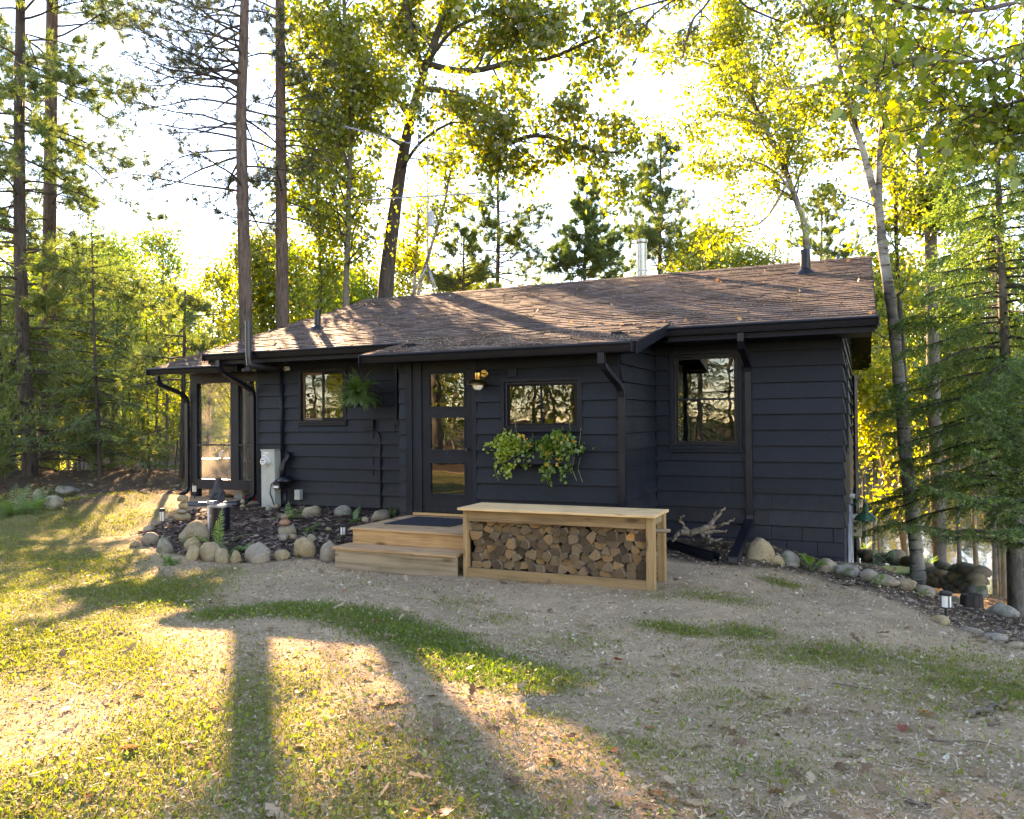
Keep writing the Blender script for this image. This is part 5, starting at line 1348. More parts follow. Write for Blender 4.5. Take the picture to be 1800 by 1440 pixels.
MB().tube([hub, onY(700, 500, ay-.3), onY(660, 530, ay-1.2), onY(600, 552, 1.8)], .006, 5).build('cable', M['black'], ant)
# ---- green barn lamp, camera and tan box at the gable end
gy = 2.6
gp = lambda px_, py_: onY(px_, py_, gy)
q0 = gp(1493, 889); la = empty('barn_lamp', (0.03, gy, q0[2]), 'green enamel gooseneck barn lamp on the gable end', 'wall lamp')
MB().lathe([(.055, 0), (.05, .02)], (.008, gy, q0[2]), 14, 'X').build('back_plate', M['green_enamel'], la)
arm = [np.array([.02, gy, q0[2]]), gp(1503, 886), gp(1508, 879), gp(1511, 875), gp(1516, 876), gp(1519, 881), gp(1521, 888)]
arm = [np.array([max(p[0], .02), gy, p[2]]) for p in arm]
MB().tube(arm, .014, 8).build('gooseneck', M['green_enamel'], la, True)
sh = gp(1521.5, 914); kx = float(AX[2]@(sh-CAM))/FPX
MB().lathe([(18.5*kx, 0), (18*kx, 1.5*kx), (15*kx, 7*kx), (9*kx, 12*kx), (4.8*kx, 14*kx), (4.8*kx, 24*kx), (3.6*kx, 25*kx), (3.6*kx, 27.5*kx), (1*kx, 28*kx)], sh, 28).build('lamp_shade', M['green_enamel'], la, True, auto=40)
MB().lathe([(3*kx, 0), (4*kx, 3*kx), (3*kx, 9*kx)], sh, 12).build('bulb', M['globe'], la, True)
camera_thing(.012, 3.2, onY(1500, 872, 3.2)[2], 'X', 'white security camera above the green barn lamp')
tbq = onY(1503, 925, 4.6)
ub = empty('utility_box', (.05, 4.6, tbq[2]), 'tan utility box low on the gable end behind the lamp', 'utility box')
MB().box((.012, 4.45, tbq[2]-.17), (.20, 4.75, tbq[2]+.17)).build('body', M['tan_box'], ub, bevel=.01)
MB().box((.201, 4.50, tbq[2]-.05), (.203, 4.60, tbq[2]+.10)).box((.06, 4.4445, tbq[2]+.03), (.10, 4.449, tbq[2]+.09)).box((.06, 4.4445, tbq[2]-.1), (.10, 4.449, tbq[2]-.04)).build('label_sticker', M['dial'], ub)
MB().box((.02, 4.5, tbq[2]+.171), (.13, 4.7, tbq[2]+.22)).build('socket', M['white_plastic'], ub)
cn = MB()
for yy_, zz_ in ((1.3, .2), (2.0, .4), (3.4, .55), (4.55, tbq[2]-.17)): cn.tube([(.03, yy_, zz_), (.03, yy_, -1.9)], .022, 8)
cn.build('conduit', M['galv'], cabin, True)
# ---- patio: mint table and chairs, stump
t0 = P(1577, 1000, 15.4); pz = tz(t0[0], t0[1])
tbl = empty('patio_table', (t0[0], t0[1], pz), 'round mint green metal table on the lower patio', 'table', 'patio set')
MB().lathe([(.36, -.03), (.37, -.02), (.37, -.004), (.35, 0)], t0, 28).build('table_top', M['green_table'], tbl, True, auto=40)
MB().lathe([(.30, -.42), (.31, -.41), (.30, -.40)], t0, 24).build('shelf', M['green_table'], tbl)
for k in range(4):
    a = k*math.pi/2+.4; MB().tube([(t0[0]+.28*math.cos(a), t0[1]+.28*math.sin(a), t0[2]-.03), (t0[0]+.24*math.cos(a), t0[1]+.24*math.sin(a), t0[2]-.35), (t0[0]+.31*math.cos(a), t0[1]+.31*math.sin(a), min(pz, t0[2]-.70))], .012, 6).build('leg', M['green_table'], tbl)
def patio_chair(px_, py_, d, rot, label):
    c = P(px_, py_, d); z0 = tz(c[0], c[1]); r = empty('patio_chair', (0, 0, 0), label, 'chair', 'patio set')
    for dx in (-.2, .2):
        for dy in (-.2, .2): MB().tube([(dx, dy, 0), (dx*.9, dy*.9, .44)], .011, 6).build('leg', M['green_table'], r)
    MB().lathe([(.22, .43), (.23, .44), (.22, .455)], (0, 0, 0), 4).build('seat', M['green_table'], r)
    b = MB().tube([(-.2, .2, .44), (-.21, .25, .90), (.21, .25, .90), (.2, .2, .44)], .012, 6)
    for s in (-1, 1):
        b.tube([(-.2*s, .215, .55), (.2*s, .245, .88)], .009, 5); b.tube([(-.2*s, .23, .72), (0, .247, .90)], .008, 5); b.tube([(-.2*s, .23, .72), (0, .212, .55)], .008, 5)
    b.tube([(-.2, .213, .55), (.2, .213, .55)], .01, 5); b.build('backrest', M['green_table'], r)
    for s in (-1, 1): MB().tube([(.2*s, .23, .66), (.24*s, .0, .66), (.22*s, -.19, .64), (.19*s, -.19, .44)], .011, 6).build('armrest', M['green_table'], r)
    r.location = (c[0], c[1], c[2]-.88); r.rotation_euler = (0, 0, rot)
    return r
patio_chair(1559, 973, 16.3, .25, 'mint green lattice-backed chair behind the patio table')
patio_chair(1548, 992, 15.0, 2.2, 'dark-shaded mint chair tucked in beside the patio table')
stp = P(1708, 1045, 11.5)
tag(MB().lathe([(.16, -.6), (.15, -.05), (.14, 0), (.06, .004)], stp, 14).build('tree_stump', M['bark_dark'], None, True, auto=40), 'short dark stump on the slope beyond the edge stones', 'stump')
# retaining wall of stacked stones behind the patio
rg = np.random.default_rng(77); rw = empty('stone_retaining_wall', tuple(P(1560, 990, 18)), 'mossy stacked stone retaining wall behind the patio', 'stone wall')
for i in range(60):
    t = rg.uniform(0, 1); row = rg.integers(0, 4)
    c = P(1512+t*215, 1000+t*35-row*11+rg.uniform(-3, 3), 17.6-t*4.3+row*.12); w = rg.uniform(.22, .42)
    o = add_obj('stone', rock_mesh(200+i, w, w*.8, w*.62, .35, M[['rock', 'rock_moss', 'rock_grey'][i % 3]], 2), rw, c-np.array([0, 0, .15]))
# ------------------------------------------------------------------ trees
class Tree:
    def __init__(s, seed): s.rg = np.random.default_rng(seed); s.tv = []; s.tf = []; s.bv = []; s.bf = []; s.nt = 0; s.nb = 0
    def tube(s, pts, rad, n, trunk=False):
        V, F = tube_np(pts, rad, n)
        if trunk: s.tv.append(V); s.tf.append(F+s.nt); s.nt += len(V)
        else: s.bv.append(V); s.bf.append(F+s.nb); s.nb += len(V)
    def limb(s, p, d, L, n, wig, grav):
        pts = [np.array(p, float)]; d = np.array(d, float); d /= np.linalg.norm(d)
        for i in range(n):
            d = d+s.rg.normal(0, wig, 3); d[2] += grav; d /= np.linalg.norm(d); pts.append(pts[-1]+d*L/n)
        return np.array(pts)
    def child_dir(s, path, t, spread, up=.15):
        i = min(int(t*(len(path)-1)), len(path)-2); f = t*(len(path)-1)-i
        p = path[i]*(1-f)+path[i+1]*f; tg = path[i+1]-path[i]; tg /= np.linalg.norm(tg)+1e-9
        r = s.rg.normal(0, 1, 3); r -= tg*(r@tg); r /= np.linalg.norm(r)
        d = tg*math.cos(spread)+r*math.sin(spread); d[2] += up; return p, d/np.linalg.norm(d)
def smooth_path(pts, n):
    pts = np.array(pts, float); t = np.linspace(0, len(pts)-1, n); i = np.clip(t.astype(int), 0, len(pts)-2); f = (t-i)[:, None]
    p0 = pts[np.maximum(i-1, 0)]; p1 = pts[i]; p2 = pts[i+1]; p3 = pts[np.minimum(i+2, len(pts)-1)]
    return .5*((2*p1)+(-p0+p2)*f+(2*p0-5*p1+4*p2-p3)*f*f+(-p0+3*p1-3*p2+p3)*f**3)
def finish(tree, name, label, cat, base, bark_m, branch_m, leaves, group=None):
    """leaves: list of (V, F, material)"""
    r = empty(name, base, label, cat, group)
    if tree.tv: add_obj('trunk', np_mesh('trunk', np.concatenate(tree.tv), np.concatenate(tree.tf), M[bark_m], True), r)
    if tree.bv: add_obj('branches', np_mesh('branches', np.concatenate(tree.bv), np.concatenate(tree.bf), M[branch_m], True), r)
    for (V, F, mm) in leaves: add_obj('crown', np_mesh('crown', V, F, M[mm]), r)
    return r
def px_path(l, d): return [P(a, b, d if len(q) == 0 else q[0]) for a, b, *q in l]
def px_trunk(l, d, n=24, base=True):
    """trunk path from traced points, carried down to the ground"""
    pts = px_path(l, d)
    if base:
        b = pts[0].copy(); z = tz(b[0], b[1])-.15
        if b[2] > z+.2: pts = [np.array([b[0]+(b[0]-pts[1][0])*.1, b[1], z])]+pts
    return smooth_path(pts, n)
def broadleaf(seed, name, label, trunk, limbs, r0, bark_m, leaf_m, nleaf, lsize, l1n=7, l1=2.2, l2n=6, l2=1.0, t0=.35, sigma=.2, droop=.0, branch_m='twig', group=None, sides=10, shape='diamond', cat='tree', tip=.3, bare=0, split=None, limb_r=None):
    T = Tree(seed); rg = T.rg
    rad = r0*np.linspace(1, tip, len(trunk)); rad[0] *= 1.25; rad = rad*(1+.05*rg.normal(0, 1, len(rad)))
    T.tube(trunk, rad, sides, True)
    mains = [(trunk, r0, tip*r0, t0)] if t0 < .96 else []
    for i, l in enumerate(limbs):
        rr = (limb_r[i] if limb_r else r0*.45); T.tube(l, np.linspace(rr, max(.012, rr*.25), len(l)), 8, True); mains.append((l, rr, rr*.25, .15))
    anchors = []
    for path, ra, rb_, ts in mains:
        Lm = np.linalg.norm(np.diff(path, axis=0), axis=1).sum()
        nn = max(2, int(l1n*Lm/4.0))
        for k in range(nn):
            t = ts+(1-ts)*(k+rg.random())/nn; p, d = T.child_dir(path, min(t, .999), rg.uniform(.5, 1.15), .12)
            L = l1*rg.uniform(.5, 1.1)*(1.15-.5*t); q = T.limb(p, d, L, 5, .18, droop+.02)
            r = (ra+(rb_-ra)*t)*.42; r = min(max(r, .010), .05); T.tube(q, np.linspace(r, .006, len(q)), 5)
            for j in range(l2n):
                t2 = .2+.8*(j+rg.random())/l2n; p2, d2 = T.child_dir(q, min(t2, .999), rg.uniform(.4, 1.1), .05)
                L2 = l2*rg.uniform(.4, 1.1); q2 = T.limb(p2, d2, L2, 2, .25, droop); T.tube(q2, np.linspace(.006, .003, len(q2)), 3)
                if rg.random() >= bare: anchors.append(q2)
            if rg.random() >= bare: anchors.append(q[2:])
    w = np.array([len(a) for a in anchors], float); pick = rg.choice(len(anchors), nleaf, p=w/w.sum())
    pos = np.empty((nleaf, 3)); tt = rg.random(nleaf)
    for i, k in enumerate(pick):
        a = anchors[k]; u = (.15+.85*tt[i])*(len(a)-1); j = min(int(u), len(a)-2); pos[i] = a[j]+(a[j+1]-a[j])*(u-j)
    pos += rg.normal(0, sigma, (nleaf, 3))*np.array([1, 1, .75])
    sz = lsize*np.clip(rg.lognormal(-.12, .32, nleaf), .4, 1.7)
    L = []
    parts = split or [(leaf_m, 1.0)]
    cut = np.cumsum([int(f*nleaf) for _, f in parts]); lo = 0
    perm = rg.permutation(nleaf)
    for (mm, f), hi in zip(parts, cut):
        ii = perm[lo:hi]; V, F = leaf_batch(pos[ii], sz[ii], rg, (0, 0, -.55), .8, shape); L.append((V, F, mm)); lo = hi
    base = trunk[0]; return finish(T, name, label, cat, base, bark_m, branch_m, L, group)
def tufts(pos, dirs, rg, n, length, width):
    """needle brushes: n thin triangles round each direction"""
    N = len(pos); pos = np.repeat(pos, n, 0); d = np.repeat(dirs, n, 0)+rg.normal(0, .62, (N*n, 3)); d /= np.linalg.norm(d, axis=1)[:, None]
    r = rg.normal(0, 1, (N*n, 3)); b = np.cross(d, r); b /= np.linalg.norm(b, axis=1)[:, None]+1e-9
    L = length*rg.uniform(.6, 1.15, (N*n, 1)); start = pos+d*L*.02+rg.normal(0, .022, (N*n, 3))
    V = np.stack([start-b*width/2, start+b*width/2, start+d*L], 1).reshape(-1, 3); return V, np.arange(N*n*3).reshape(-1, 3)
def pine(seed, name, label, trunk, r0, bark_m, need_m, whorl, blen, t0, t1, ntuft, droop=-.03, nlen=.16, nn=11, tip=.3, group=None, dead=0, sides=10, side_bias=None, up=.1, width=.010, cat='tree', upturn=.05):
    T = Tree(seed); rg = T.rg
    rad = r0*np.linspace(1, tip, len(trunk)); rad[0] *= 1.2; T.tube(trunk, rad, sides, True)
    pos, dirs = [], []
    def take(q, lo=.35, m=1):
        for _ in range(m):
            u = (lo+(1-lo)*rg.random()**.7)*(len(q)-1); j = min(int(u), len(q)-2); pos.append(q[j]+(q[j+1]-q[j])*(u-j)); d = q[j+1]-q[j]; dirs.append(d/(np.linalg.norm(d)+1e-9))
    n_b = whorl
    for k in range(n_b):
        t = t0+(t1-t0)*(k+rg.random())/n_b; i = min(int(t*(len(trunk)-1)), len(trunk)-2); p = trunk[i]+(trunk[i+1]-trunk[i])*(t*(len(trunk)-1)-i)
        a = rg.uniform(0, 6.283)
        if side_bias is not None and rg.random() < .6: a = side_bias+rg.normal(0, .7)
        rel = (t-t0)/(t1-t0); L = (blen(rel) if callable(blen) else blen)*rg.uniform(.6, 1.15)
        d = np.array([math.cos(a), math.sin(a), up+rg.normal(0, .12)]); q = T.limb(p, d, L, 9, .10, droop)
        q[5:, 2] += np.linspace(0, upturn*L, len(q)-5)
        rr = min(.035, .012+.010*L); T.tube(q, np.linspace(rr, .005, len(q)), 5)
        isdead = rg.random() < dead*(1-rel)
        m = max(1, int(L*5))
        for j in range(m):
            t2 = .25+.75*(j+rg.random())/m; p2, d2 = T.child_dir(q, min(t2, .999), rg.uniform(.5, 1.0), .15); q2 = T.limb(p2, d2, L*.32*rg.uniform(.5, 1.1)*(1.15-.5*t2), 2, .2, .02)
            T.tube(q2, np.linspace(.007, .003, len(q2)), 3)
            if not isdead: take(q2, .1, 5)
        if not isdead: take(q, .6, 3)
    pos = np.array(pos); dirs = np.array(dirs)
    ii = rg.choice(len(pos), ntuft, replace=ntuft > len(pos)); pos, dirs = pos[ii]+(rg.normal(0, .05, (ntuft, 3)) if ntuft > len(pos) else 0), dirs[ii]; dirs[:, 2] += .25
    V, F = tufts(pos, dirs, rg, nn, nlen, width)
    return finish(T, name, label, cat, trunk[0], bark_m, 'twig', [(V, F, need_m)], group)
def spruce(seed, name, label, trunk, r0, bark_m, need_m, nbr, blen, t0, t1, twigs, twig_len, nper, droop=-.05, hang=.5, nlen=.035, width=.010, group=None, up=-.05, sides=9, cat='tree'):
    T = Tree(seed); rg = T.rg
    T.tube(trunk, r0*np.linspace(1, .12, len(trunk)), sides, True)
    ts, td, tl = [], [], []
    for k in range(nbr):
        t = t0+(t1-t0)*(k+rg.random())/nbr; i = min(int(t*(len(trunk)-1)), len(trunk)-2); p = trunk[i]+(trunk[i+1]-trunk[i])*(t*(len(trunk)-1)-i)
        a = k*2.399+rg.normal(0, .3); rel = (t-t0)/(t1-t0); L = blen(rel)*rg.uniform(.7, 1.15)
        q = T.limb(p, [math.cos(a), math.sin(a), up+.35*rel], L, 9, .06, droop); q[6:, 2] += np.linspace(0, .10*L, len(q)-6)
        T.tube(q, np.linspace(min(.03, .008+.010*L), .004, len(q)), 4)
        m = max(4, int(twigs*L))
        u = (.12+.88*rg.random(m))*(len(q)-1); j = np.minimum(u.astype(int), len(q)-2); f = (u-j)[:, None]
        pp = q[j]*(1-f)+q[j+1]*f; tg = q[j+1]-q[j]; tg /= np.linalg.norm(tg, axis=1)[:, None]
        side = np.cross(tg, [0, 0, 1.0]); side /= np.linalg.norm(side, axis=1)[:, None]+1e-9
        sg = rg.choice([-1, 1], m)[:, None]; d = tg*.75+side*sg*rg.uniform(.3, 1.0, (m, 1))+np.array([0, 0, -hang])*rg.uniform(.2, 1.3, (m, 1)); d /= np.linalg.norm(d, axis=1)[:, None]
        ts.append(pp); td.append(d); tl.append(twig_len*rg.uniform(.5, 1.2, m)*(1.1-.45*u/(len(q)-1)))
    ts = np.concatenate(ts); td = np.concatenate(td); tl = np.concatenate(tl); N = len(ts)
    # needles along every twig
    s = rg.random((N, nper)); st = np.repeat(ts, nper, 0); d = np.repeat(td, nper, 0); u = (s*np.repeat(tl, nper).reshape(N, nper)).reshape(-1, 1)
    p = st+d*u; p[:, 2] -= .35*u[:, 0]**2*hang
    nd_ = d*.55+rg.normal(0, .55, (N*nper, 3)); nd_ /= np.linalg.norm(nd_, axis=1)[:, None]
    b = np.cross(nd_, rg.normal(0, 1, (N*nper, 3))); b /= np.linalg.norm(b, axis=1)[:, None]+1e-9
    LL = nlen*rg.uniform(.6, 1.3, (N*nper, 1)); V = np.stack([p-b*width/2, p+b*width/2, p+nd_*LL], 1).reshape(-1, 3); F = np.arange(len(V)).reshape(-1, 3)
    # twig stems
    b2 = np.cross(td, [.3, .2, .9]); b2 /= np.linalg.norm(b2, axis=1)[:, None]+1e-9; e2 = ts+td*tl[:, None]; e2[:, 2] -= .35*tl**2*hang
    V2 = np.stack([ts-b2*.004, ts+b2*.004, e2], 1).reshape(-1, 3); F2 = np.arange(len(V2)).reshape(-1, 3)+T.nb
    T.bv.append(V2); nb0 = T.nb; T.nb += len(V2)
    tri = F2
    r = empty(name, trunk[0], label, cat, group)
    add_obj('trunk', np_mesh('trunk', np.concatenate(T.tv), np.concatenate(T.tf), M[bark_m], True), r)
    add_obj('branches', np_mesh('branches', np.concatenate(T.bv), [np.concatenate(T.bf), tri], M['twig']), r)
    add_obj('crown', np_mesh('crown', V, F, M[need_m]), r)
    return r
lin = lambda a, b: (lambda t: a+(b-a)*t)

# ---- tall pines at left and by the porch
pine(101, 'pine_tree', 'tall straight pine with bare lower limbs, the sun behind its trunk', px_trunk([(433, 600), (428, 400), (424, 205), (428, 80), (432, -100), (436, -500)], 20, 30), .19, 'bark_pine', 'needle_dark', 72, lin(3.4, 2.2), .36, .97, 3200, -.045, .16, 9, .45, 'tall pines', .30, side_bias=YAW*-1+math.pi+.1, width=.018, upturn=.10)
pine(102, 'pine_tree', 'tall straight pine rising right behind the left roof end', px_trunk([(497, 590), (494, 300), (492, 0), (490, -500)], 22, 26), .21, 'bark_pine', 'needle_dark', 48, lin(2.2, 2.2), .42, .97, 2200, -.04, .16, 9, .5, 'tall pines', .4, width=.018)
pine(103, 'pine_tree', 'dark-trunked pine at the far left with dense needles', px_trunk([(52, 800), (40, 600), (34, 300), (36, 0), (38, -500)], 21, 30), .22, 'bark_dark', 'needle_pine', 120, lin(3.8, 2.6), .16, .98, 17000, -.05, .17, 10, .4, 'tall pines', .05, up=.05, width=.021)
pine(104, 'pine_tree', 'lighter thick pine trunk just behind the dark left pine', px_trunk([(82, 800), (86, 500), (92, 0), (96, -400)], 25, 26), .27, 'bark_pine', 'needle_pine', 105, lin(4.4, 2.6), .26, .98, 13500, -.05, .18, 10, .5, 'tall pines', .1, width=.024)
pine(105, 'pine_tree', 'thin dark pine trunk just left of the porch', px_trunk([(320, 840), (322, 700), (324, 600), (326, 510)], 19.5, 20), .075, 'bark_dark', 'needle_pine', 36, lin(1.6, .5), .40, .99, 1100, -.03, .15, 9, .25, 'young pines', .1, width=.02)
# mid-distance evergreens over the ridge
pine(110, 'pine_tree', 'open-branched pine above the ridge beside the antenna', px_trunk([(874, 560), (876, 400), (873, 240)], 34, 20), .14, 'bark_pine', 'needle_pine', 60, lin(3.0, .8), .45, .99, 3400, -.02, .20, 11, .3, 'evergreens above the ridge', .2, width=.026)
pine(111, 'pine_tree', 'pointed dense evergreen above the ridge left of the steel chimney', px_trunk([(1028, 560), (1028, 450), (1033, 310)], 32, 20), .11, 'bark_pine', 'needle_spruce', 90, lin(2.2, .25), .50, .99, 5200, .0, .17, 11, .2, 'evergreens above the ridge', 0, up=.25, width=.026)
pine(112, 'pine_tree', 'tall feathery evergreen above the ridge right of the steel chimney', px_trunk([(1160, 560), (1160, 400), (1162, 245)], 36, 20), .15, 'bark_pine', 'needle_pine', 90, lin(3.0, .6), .46, .99, 5400, .01, .20, 11, .25, 'evergreens above the ridge', 0, up=.3, width=.026)
pine(113, 'pine_tree', 'pale far evergreen behind the vent pipe on the right roof', px_trunk([(1442, 560), (1444, 430), (1446, 330)], 40, 16), .12, 'bark_pine', 'needle_pine', 50, lin(2.4, .4), .5, .99, 2400, .01, .2, 10, .2, 'evergreens above the ridge', 0, up=.25, width=.026)
pine(114, 'pine_tree', 'soft young pine behind the antenna tripod', px_trunk([(815, 560), (815, 480), (815, 400)], 30, 12), .07, 'bark_pine', 'needle_pine', 40, lin(1.8, .4), .4, .99, 1800, .01, .17, 10, .3, 'young pines', 0, up=.3, width=.024)
# young spruces of the left wood
spruce(120, 'spruce_tree', 'slender young spruce on the mound left of the porch', px_trunk([(176, 830), (166, 600), (161, 385)], 20, 22), .085, 'bark_dark', 'needle_spruce', 56, lin(2.1, .25), 0.40, .99, 21, .40, 12, -.05, .35, .075, .024, 'young spruces')
spruce(121, 'spruce_tree', 'drooping young spruce between the porch and the mound spruce', px_trunk([(262, 830), (258, 660), (256, 490)], 30, 20), .08, 'bark_dark', 'needle_spruce', 44, lin(2.0, .25), 0.36, .99, 21, .40, 12, -.05, .35, .075, .024, 'young spruces')
spruce(123, 'spruce_tree', 'young spruce at the left picture edge', px_trunk([(6, 830), (2, 650), (0, 480)], 22, 18), .07, 'bark_dark', 'needle_spruce', 36, lin(2.0, .3), 0.40, .99, 21, .40, 12, -.05, .35, .075, .024, 'young spruces')
spruce(124, 'spruce_tree', 'yellowish young spruce just behind the porch roof', px_trunk([(352, 760), (350, 640), (350, 540)], 36, 18), .07, 'bark_dark', 'needle_spruce', 36, lin(1.7, .25), 0.30, .99, 21, .40, 12, -.03, .35, .075, .024, 'young spruces')

# ---- broadleaf trees
ok = px_trunk([(676, 545), (698, 340), (720, 215), (740, 145), (752, 110)], 24, 22)
lim = [smooth_path(px_path(l, 24), 16) for l in (
    [(745, 140), (733, 90), (712, 0), (695, -160)], [(750, 115), (768, 62), (786, 0), (805, -160)],
    [(750, 112, 24), (800, 124, 23.6), (850, 122, 23.2), (905, 107, 22.8), (960, 104, 22.4), (1020, 80, 22), (1088, 48, 21.6)],
    [(738, 155, 24), (795, 163, 23.4), (840, 184, 22.8), (872, 205, 22.4), (893, 250, 22), (935, 238, 21.6), (990, 246, 21.4), (1045, 266, 21.2), (1088, 268, 21)],
    [(722, 210, 24), (680, 150, 24.5), (640, 110, 25), (570, 60, 25.5)], [(705, 300, 24), (740, 250, 23), (800, 215, 22.5), (850, 235, 22)], [(712, 260, 24), (660, 230, 23.5), (600, 215, 23)],
    [(752, 110, 24), (800, 50, 23.5), (880, 20, 23), (950, 10, 22.5)])]
broadleaf(130, 'oak_tree', 'large dark-barked oak leaning over the ridge with long limbs', ok, lim, .27, 'bark_dark', 'leaf_oak', 24000, .15, 9, 2.2, 7, 1.0, .97, .22, -.01, limb_r=[.13, .15, .11, .10, .09, .06, .06, .07], bare=.05, split=[('leaf_oak', .72), ('leaf_birch', .28)], group=None)
broadleaf(131, 'birch_tree', 'thin grey birch left of the dark oak', px_trunk([(608, 560), (612, 380), (617, 200), (608, 60), (598, -120)], 23, 22), [smooth_path(px_path(l, 23), 10) for l in ([(614, 300), (580, 220), (548, 160)], [(616, 250), (650, 180), (680, 140)], [(616, 180), (570, 90), (540, 30)])], .105, 'bark_grey', 'leaf_birch', 16000, .12, 13, 2.0, 7, .9, .28, .22, -.03, tip=.4)
broadleaf(142, 'maple_tree', 'leafy young maple between the second tall pine and the grey birch', px_trunk([(560, 570), (562, 450), (558, 330), (562, 215)], 25, 18), [smooth_path(px_path(l, 25), 10) for l in ([(561, 430), (535, 360), (520, 300)], [(560, 400), (590, 330), (606, 280)], [(560, 330), (540, 260), (530, 210)])], .075, 'bark_grey', 'leaf_birch', 11000, .12, 12, 1.5, 7, .8, .25, .24, -.02, tip=.35, limb_r=[.03, .03, .025], split=[('leaf_birch', .6), ('leaf_fresh', .4)])
broadleaf(132, 'birch_tree', 'slim white birch stem rising beside the antenna tripod', px_trunk([(734, 545), (752, 455), (778, 370), (792, 300), (800, 250)], 27, 18), [], .075, 'birch', 'leaf_birch', 2600, .11, 9, 1.5, 5, .7, .45, .2, -.02, tip=.4)
broadleaf(133, 'birch_tree', 'short white birch stem between the oak and the antenna', px_trunk([(728, 545), (731, 460), (736, 370)], 29, 14), [], .085, 'birch', 'leaf_yellow', 1800, .12, 10, 1.4, 5, .7, .5, .2, -.02, tip=.5)
broadleaf(134, 'birch_tree', 'leaning birch with a bright yellow-green crown behind the right roof', px_trunk([(1420, 470), (1397, 345), (1350, 235), (1312, 150), (1290, 60), (1276, -60)], 26, 24),
    [smooth_path(px_path(l, 26), 12) for l in ([(1345, 225), (1290, 205), (1235, 205), (1195, 235)], [(1385, 320), (1340, 390), (1280, 400), (1240, 420)], [(1330, 190), (1390, 130), (1420, 60)], [(1312, 150), (1240, 110), (1180, 100)], [(1400, 350), (1360, 300), (1300, 280), (1250, 300)], [(1380, 300), (1400, 230), (1420, 180)], [(1300, 100), (1250, 40), (1200, -10)])],
    .12, 'birch', 'leaf_birch', 22000, .12, 12, 1.9, 7, .85, .30, .22, -.03, tip=.4, limb_r=[.05]*7, split=[('leaf_birch', .55), ('leaf_yellow', .45)])
bb = px_trunk([(1612, 985), (1592, 800), (1572, 580), (1552, 440), (1544, 360)], 15, 26)
bl = [smooth_path(px_path(l, 15), 16) for l in ([(1545, 370), (1522, 280), (1492, 185), (1470, 90), (1450, 0), (1436, -90)], [(1545, 365), (1546, 270), (1556, 180), (1570, 80), (1578, -60)], [(1548, 390), (1530, 330), (1512, 260), (1490, 205)], [(1490, 178), (1440, 150), (1385, 157), (1335, 138)], [(1470, 90), (1420, 20), (1380, -20)], [(1556, 180), (1600, 100), (1640, 40)], [(1556, 190), (1525, 110), (1510, 30)])]
broadleaf(135, 'birch_tree', 'big forked white birch standing just right of the cabin', bb, bl, .14, 'birch', 'leaf_birch', 12000, .085, 9, 1.1, 6, .6, .985, .16, -.03, tip=.55, limb_r=[.066, .07, .05, .034, .03, .03, .03], split=[('leaf_birch', .7), ('leaf_oak', .3)])
broadleaf(136, 'maple_tree', 'stout forked grey trunk right of the big birch', px_trunk([(1652, 985), (1642, 720), (1637, 460), (1634, 375)], 18.5, 24), [smooth_path(px_path(l, 18.5), 12) for l in ([(1636, 390), (1620, 320), (1618, 260), (1650, 215), (1665, 150)], [(1636, 385), (1655, 325), (1665, 285), (1692, 268), (1725, 250)], [(1640, 520), (1690, 440), (1740, 400)])], .165, 'bark_grey', 'leaf_under', 8500, .11, 9, 1.4, 6, .7, .8, .17, -.02, tip=.75, limb_r=[.11, .12, .04])
broadleaf(137, 'maple_tree', 'thin dark stem between the big birch and the forked trunk', px_trunk([(1604, 980), (1592, 700), (1578, 480), (1573, 330), (1568, 220)], 17, 20), [], .07, 'bark_dark', 'leaf_birch', 3600, .10, 10, 1.2, 5, .6, .45, .16, -.02, tip=.4)
broadleaf(138, 'maple_tree', 'golden two-stemmed tree with bright yellow leaves by the lake', px_trunk([(1592, 985), (1578, 900), (1556, 830), (1538, 745), (1528, 690)], 19, 18), [smooth_path(px_path(l, 19), 12) for l in ([(1588, 950), (1584, 860), (1578, 770), (1572, 690)], [(1540, 750), (1515, 690), (1500, 650)], [(1556, 830), (1550, 740), (1556, 650)])], .085, 'bark_gold', 'leaf_yellow', 6500, .105, 9, 1.2, 6, .6, .72, .24, -.02, tip=.45, limb_r=[.08, .03, .035], branch_m='bark_gold')
broadleaf(139, 'maple_tree', 'yellow-leaved sapling filling the gap beyond the gable end', px_trunk([(1545, 900), (1550, 720), (1548, 600), (1545, 520)], 23, 16), [], .05, 'bark_gold', 'leaf_yellow', 6000, .12, 14, 1.9, 6, .8, .52, .28, -.01, tip=.4, split=[('leaf_yellow', .5), ('leaf_fresh', .5)])
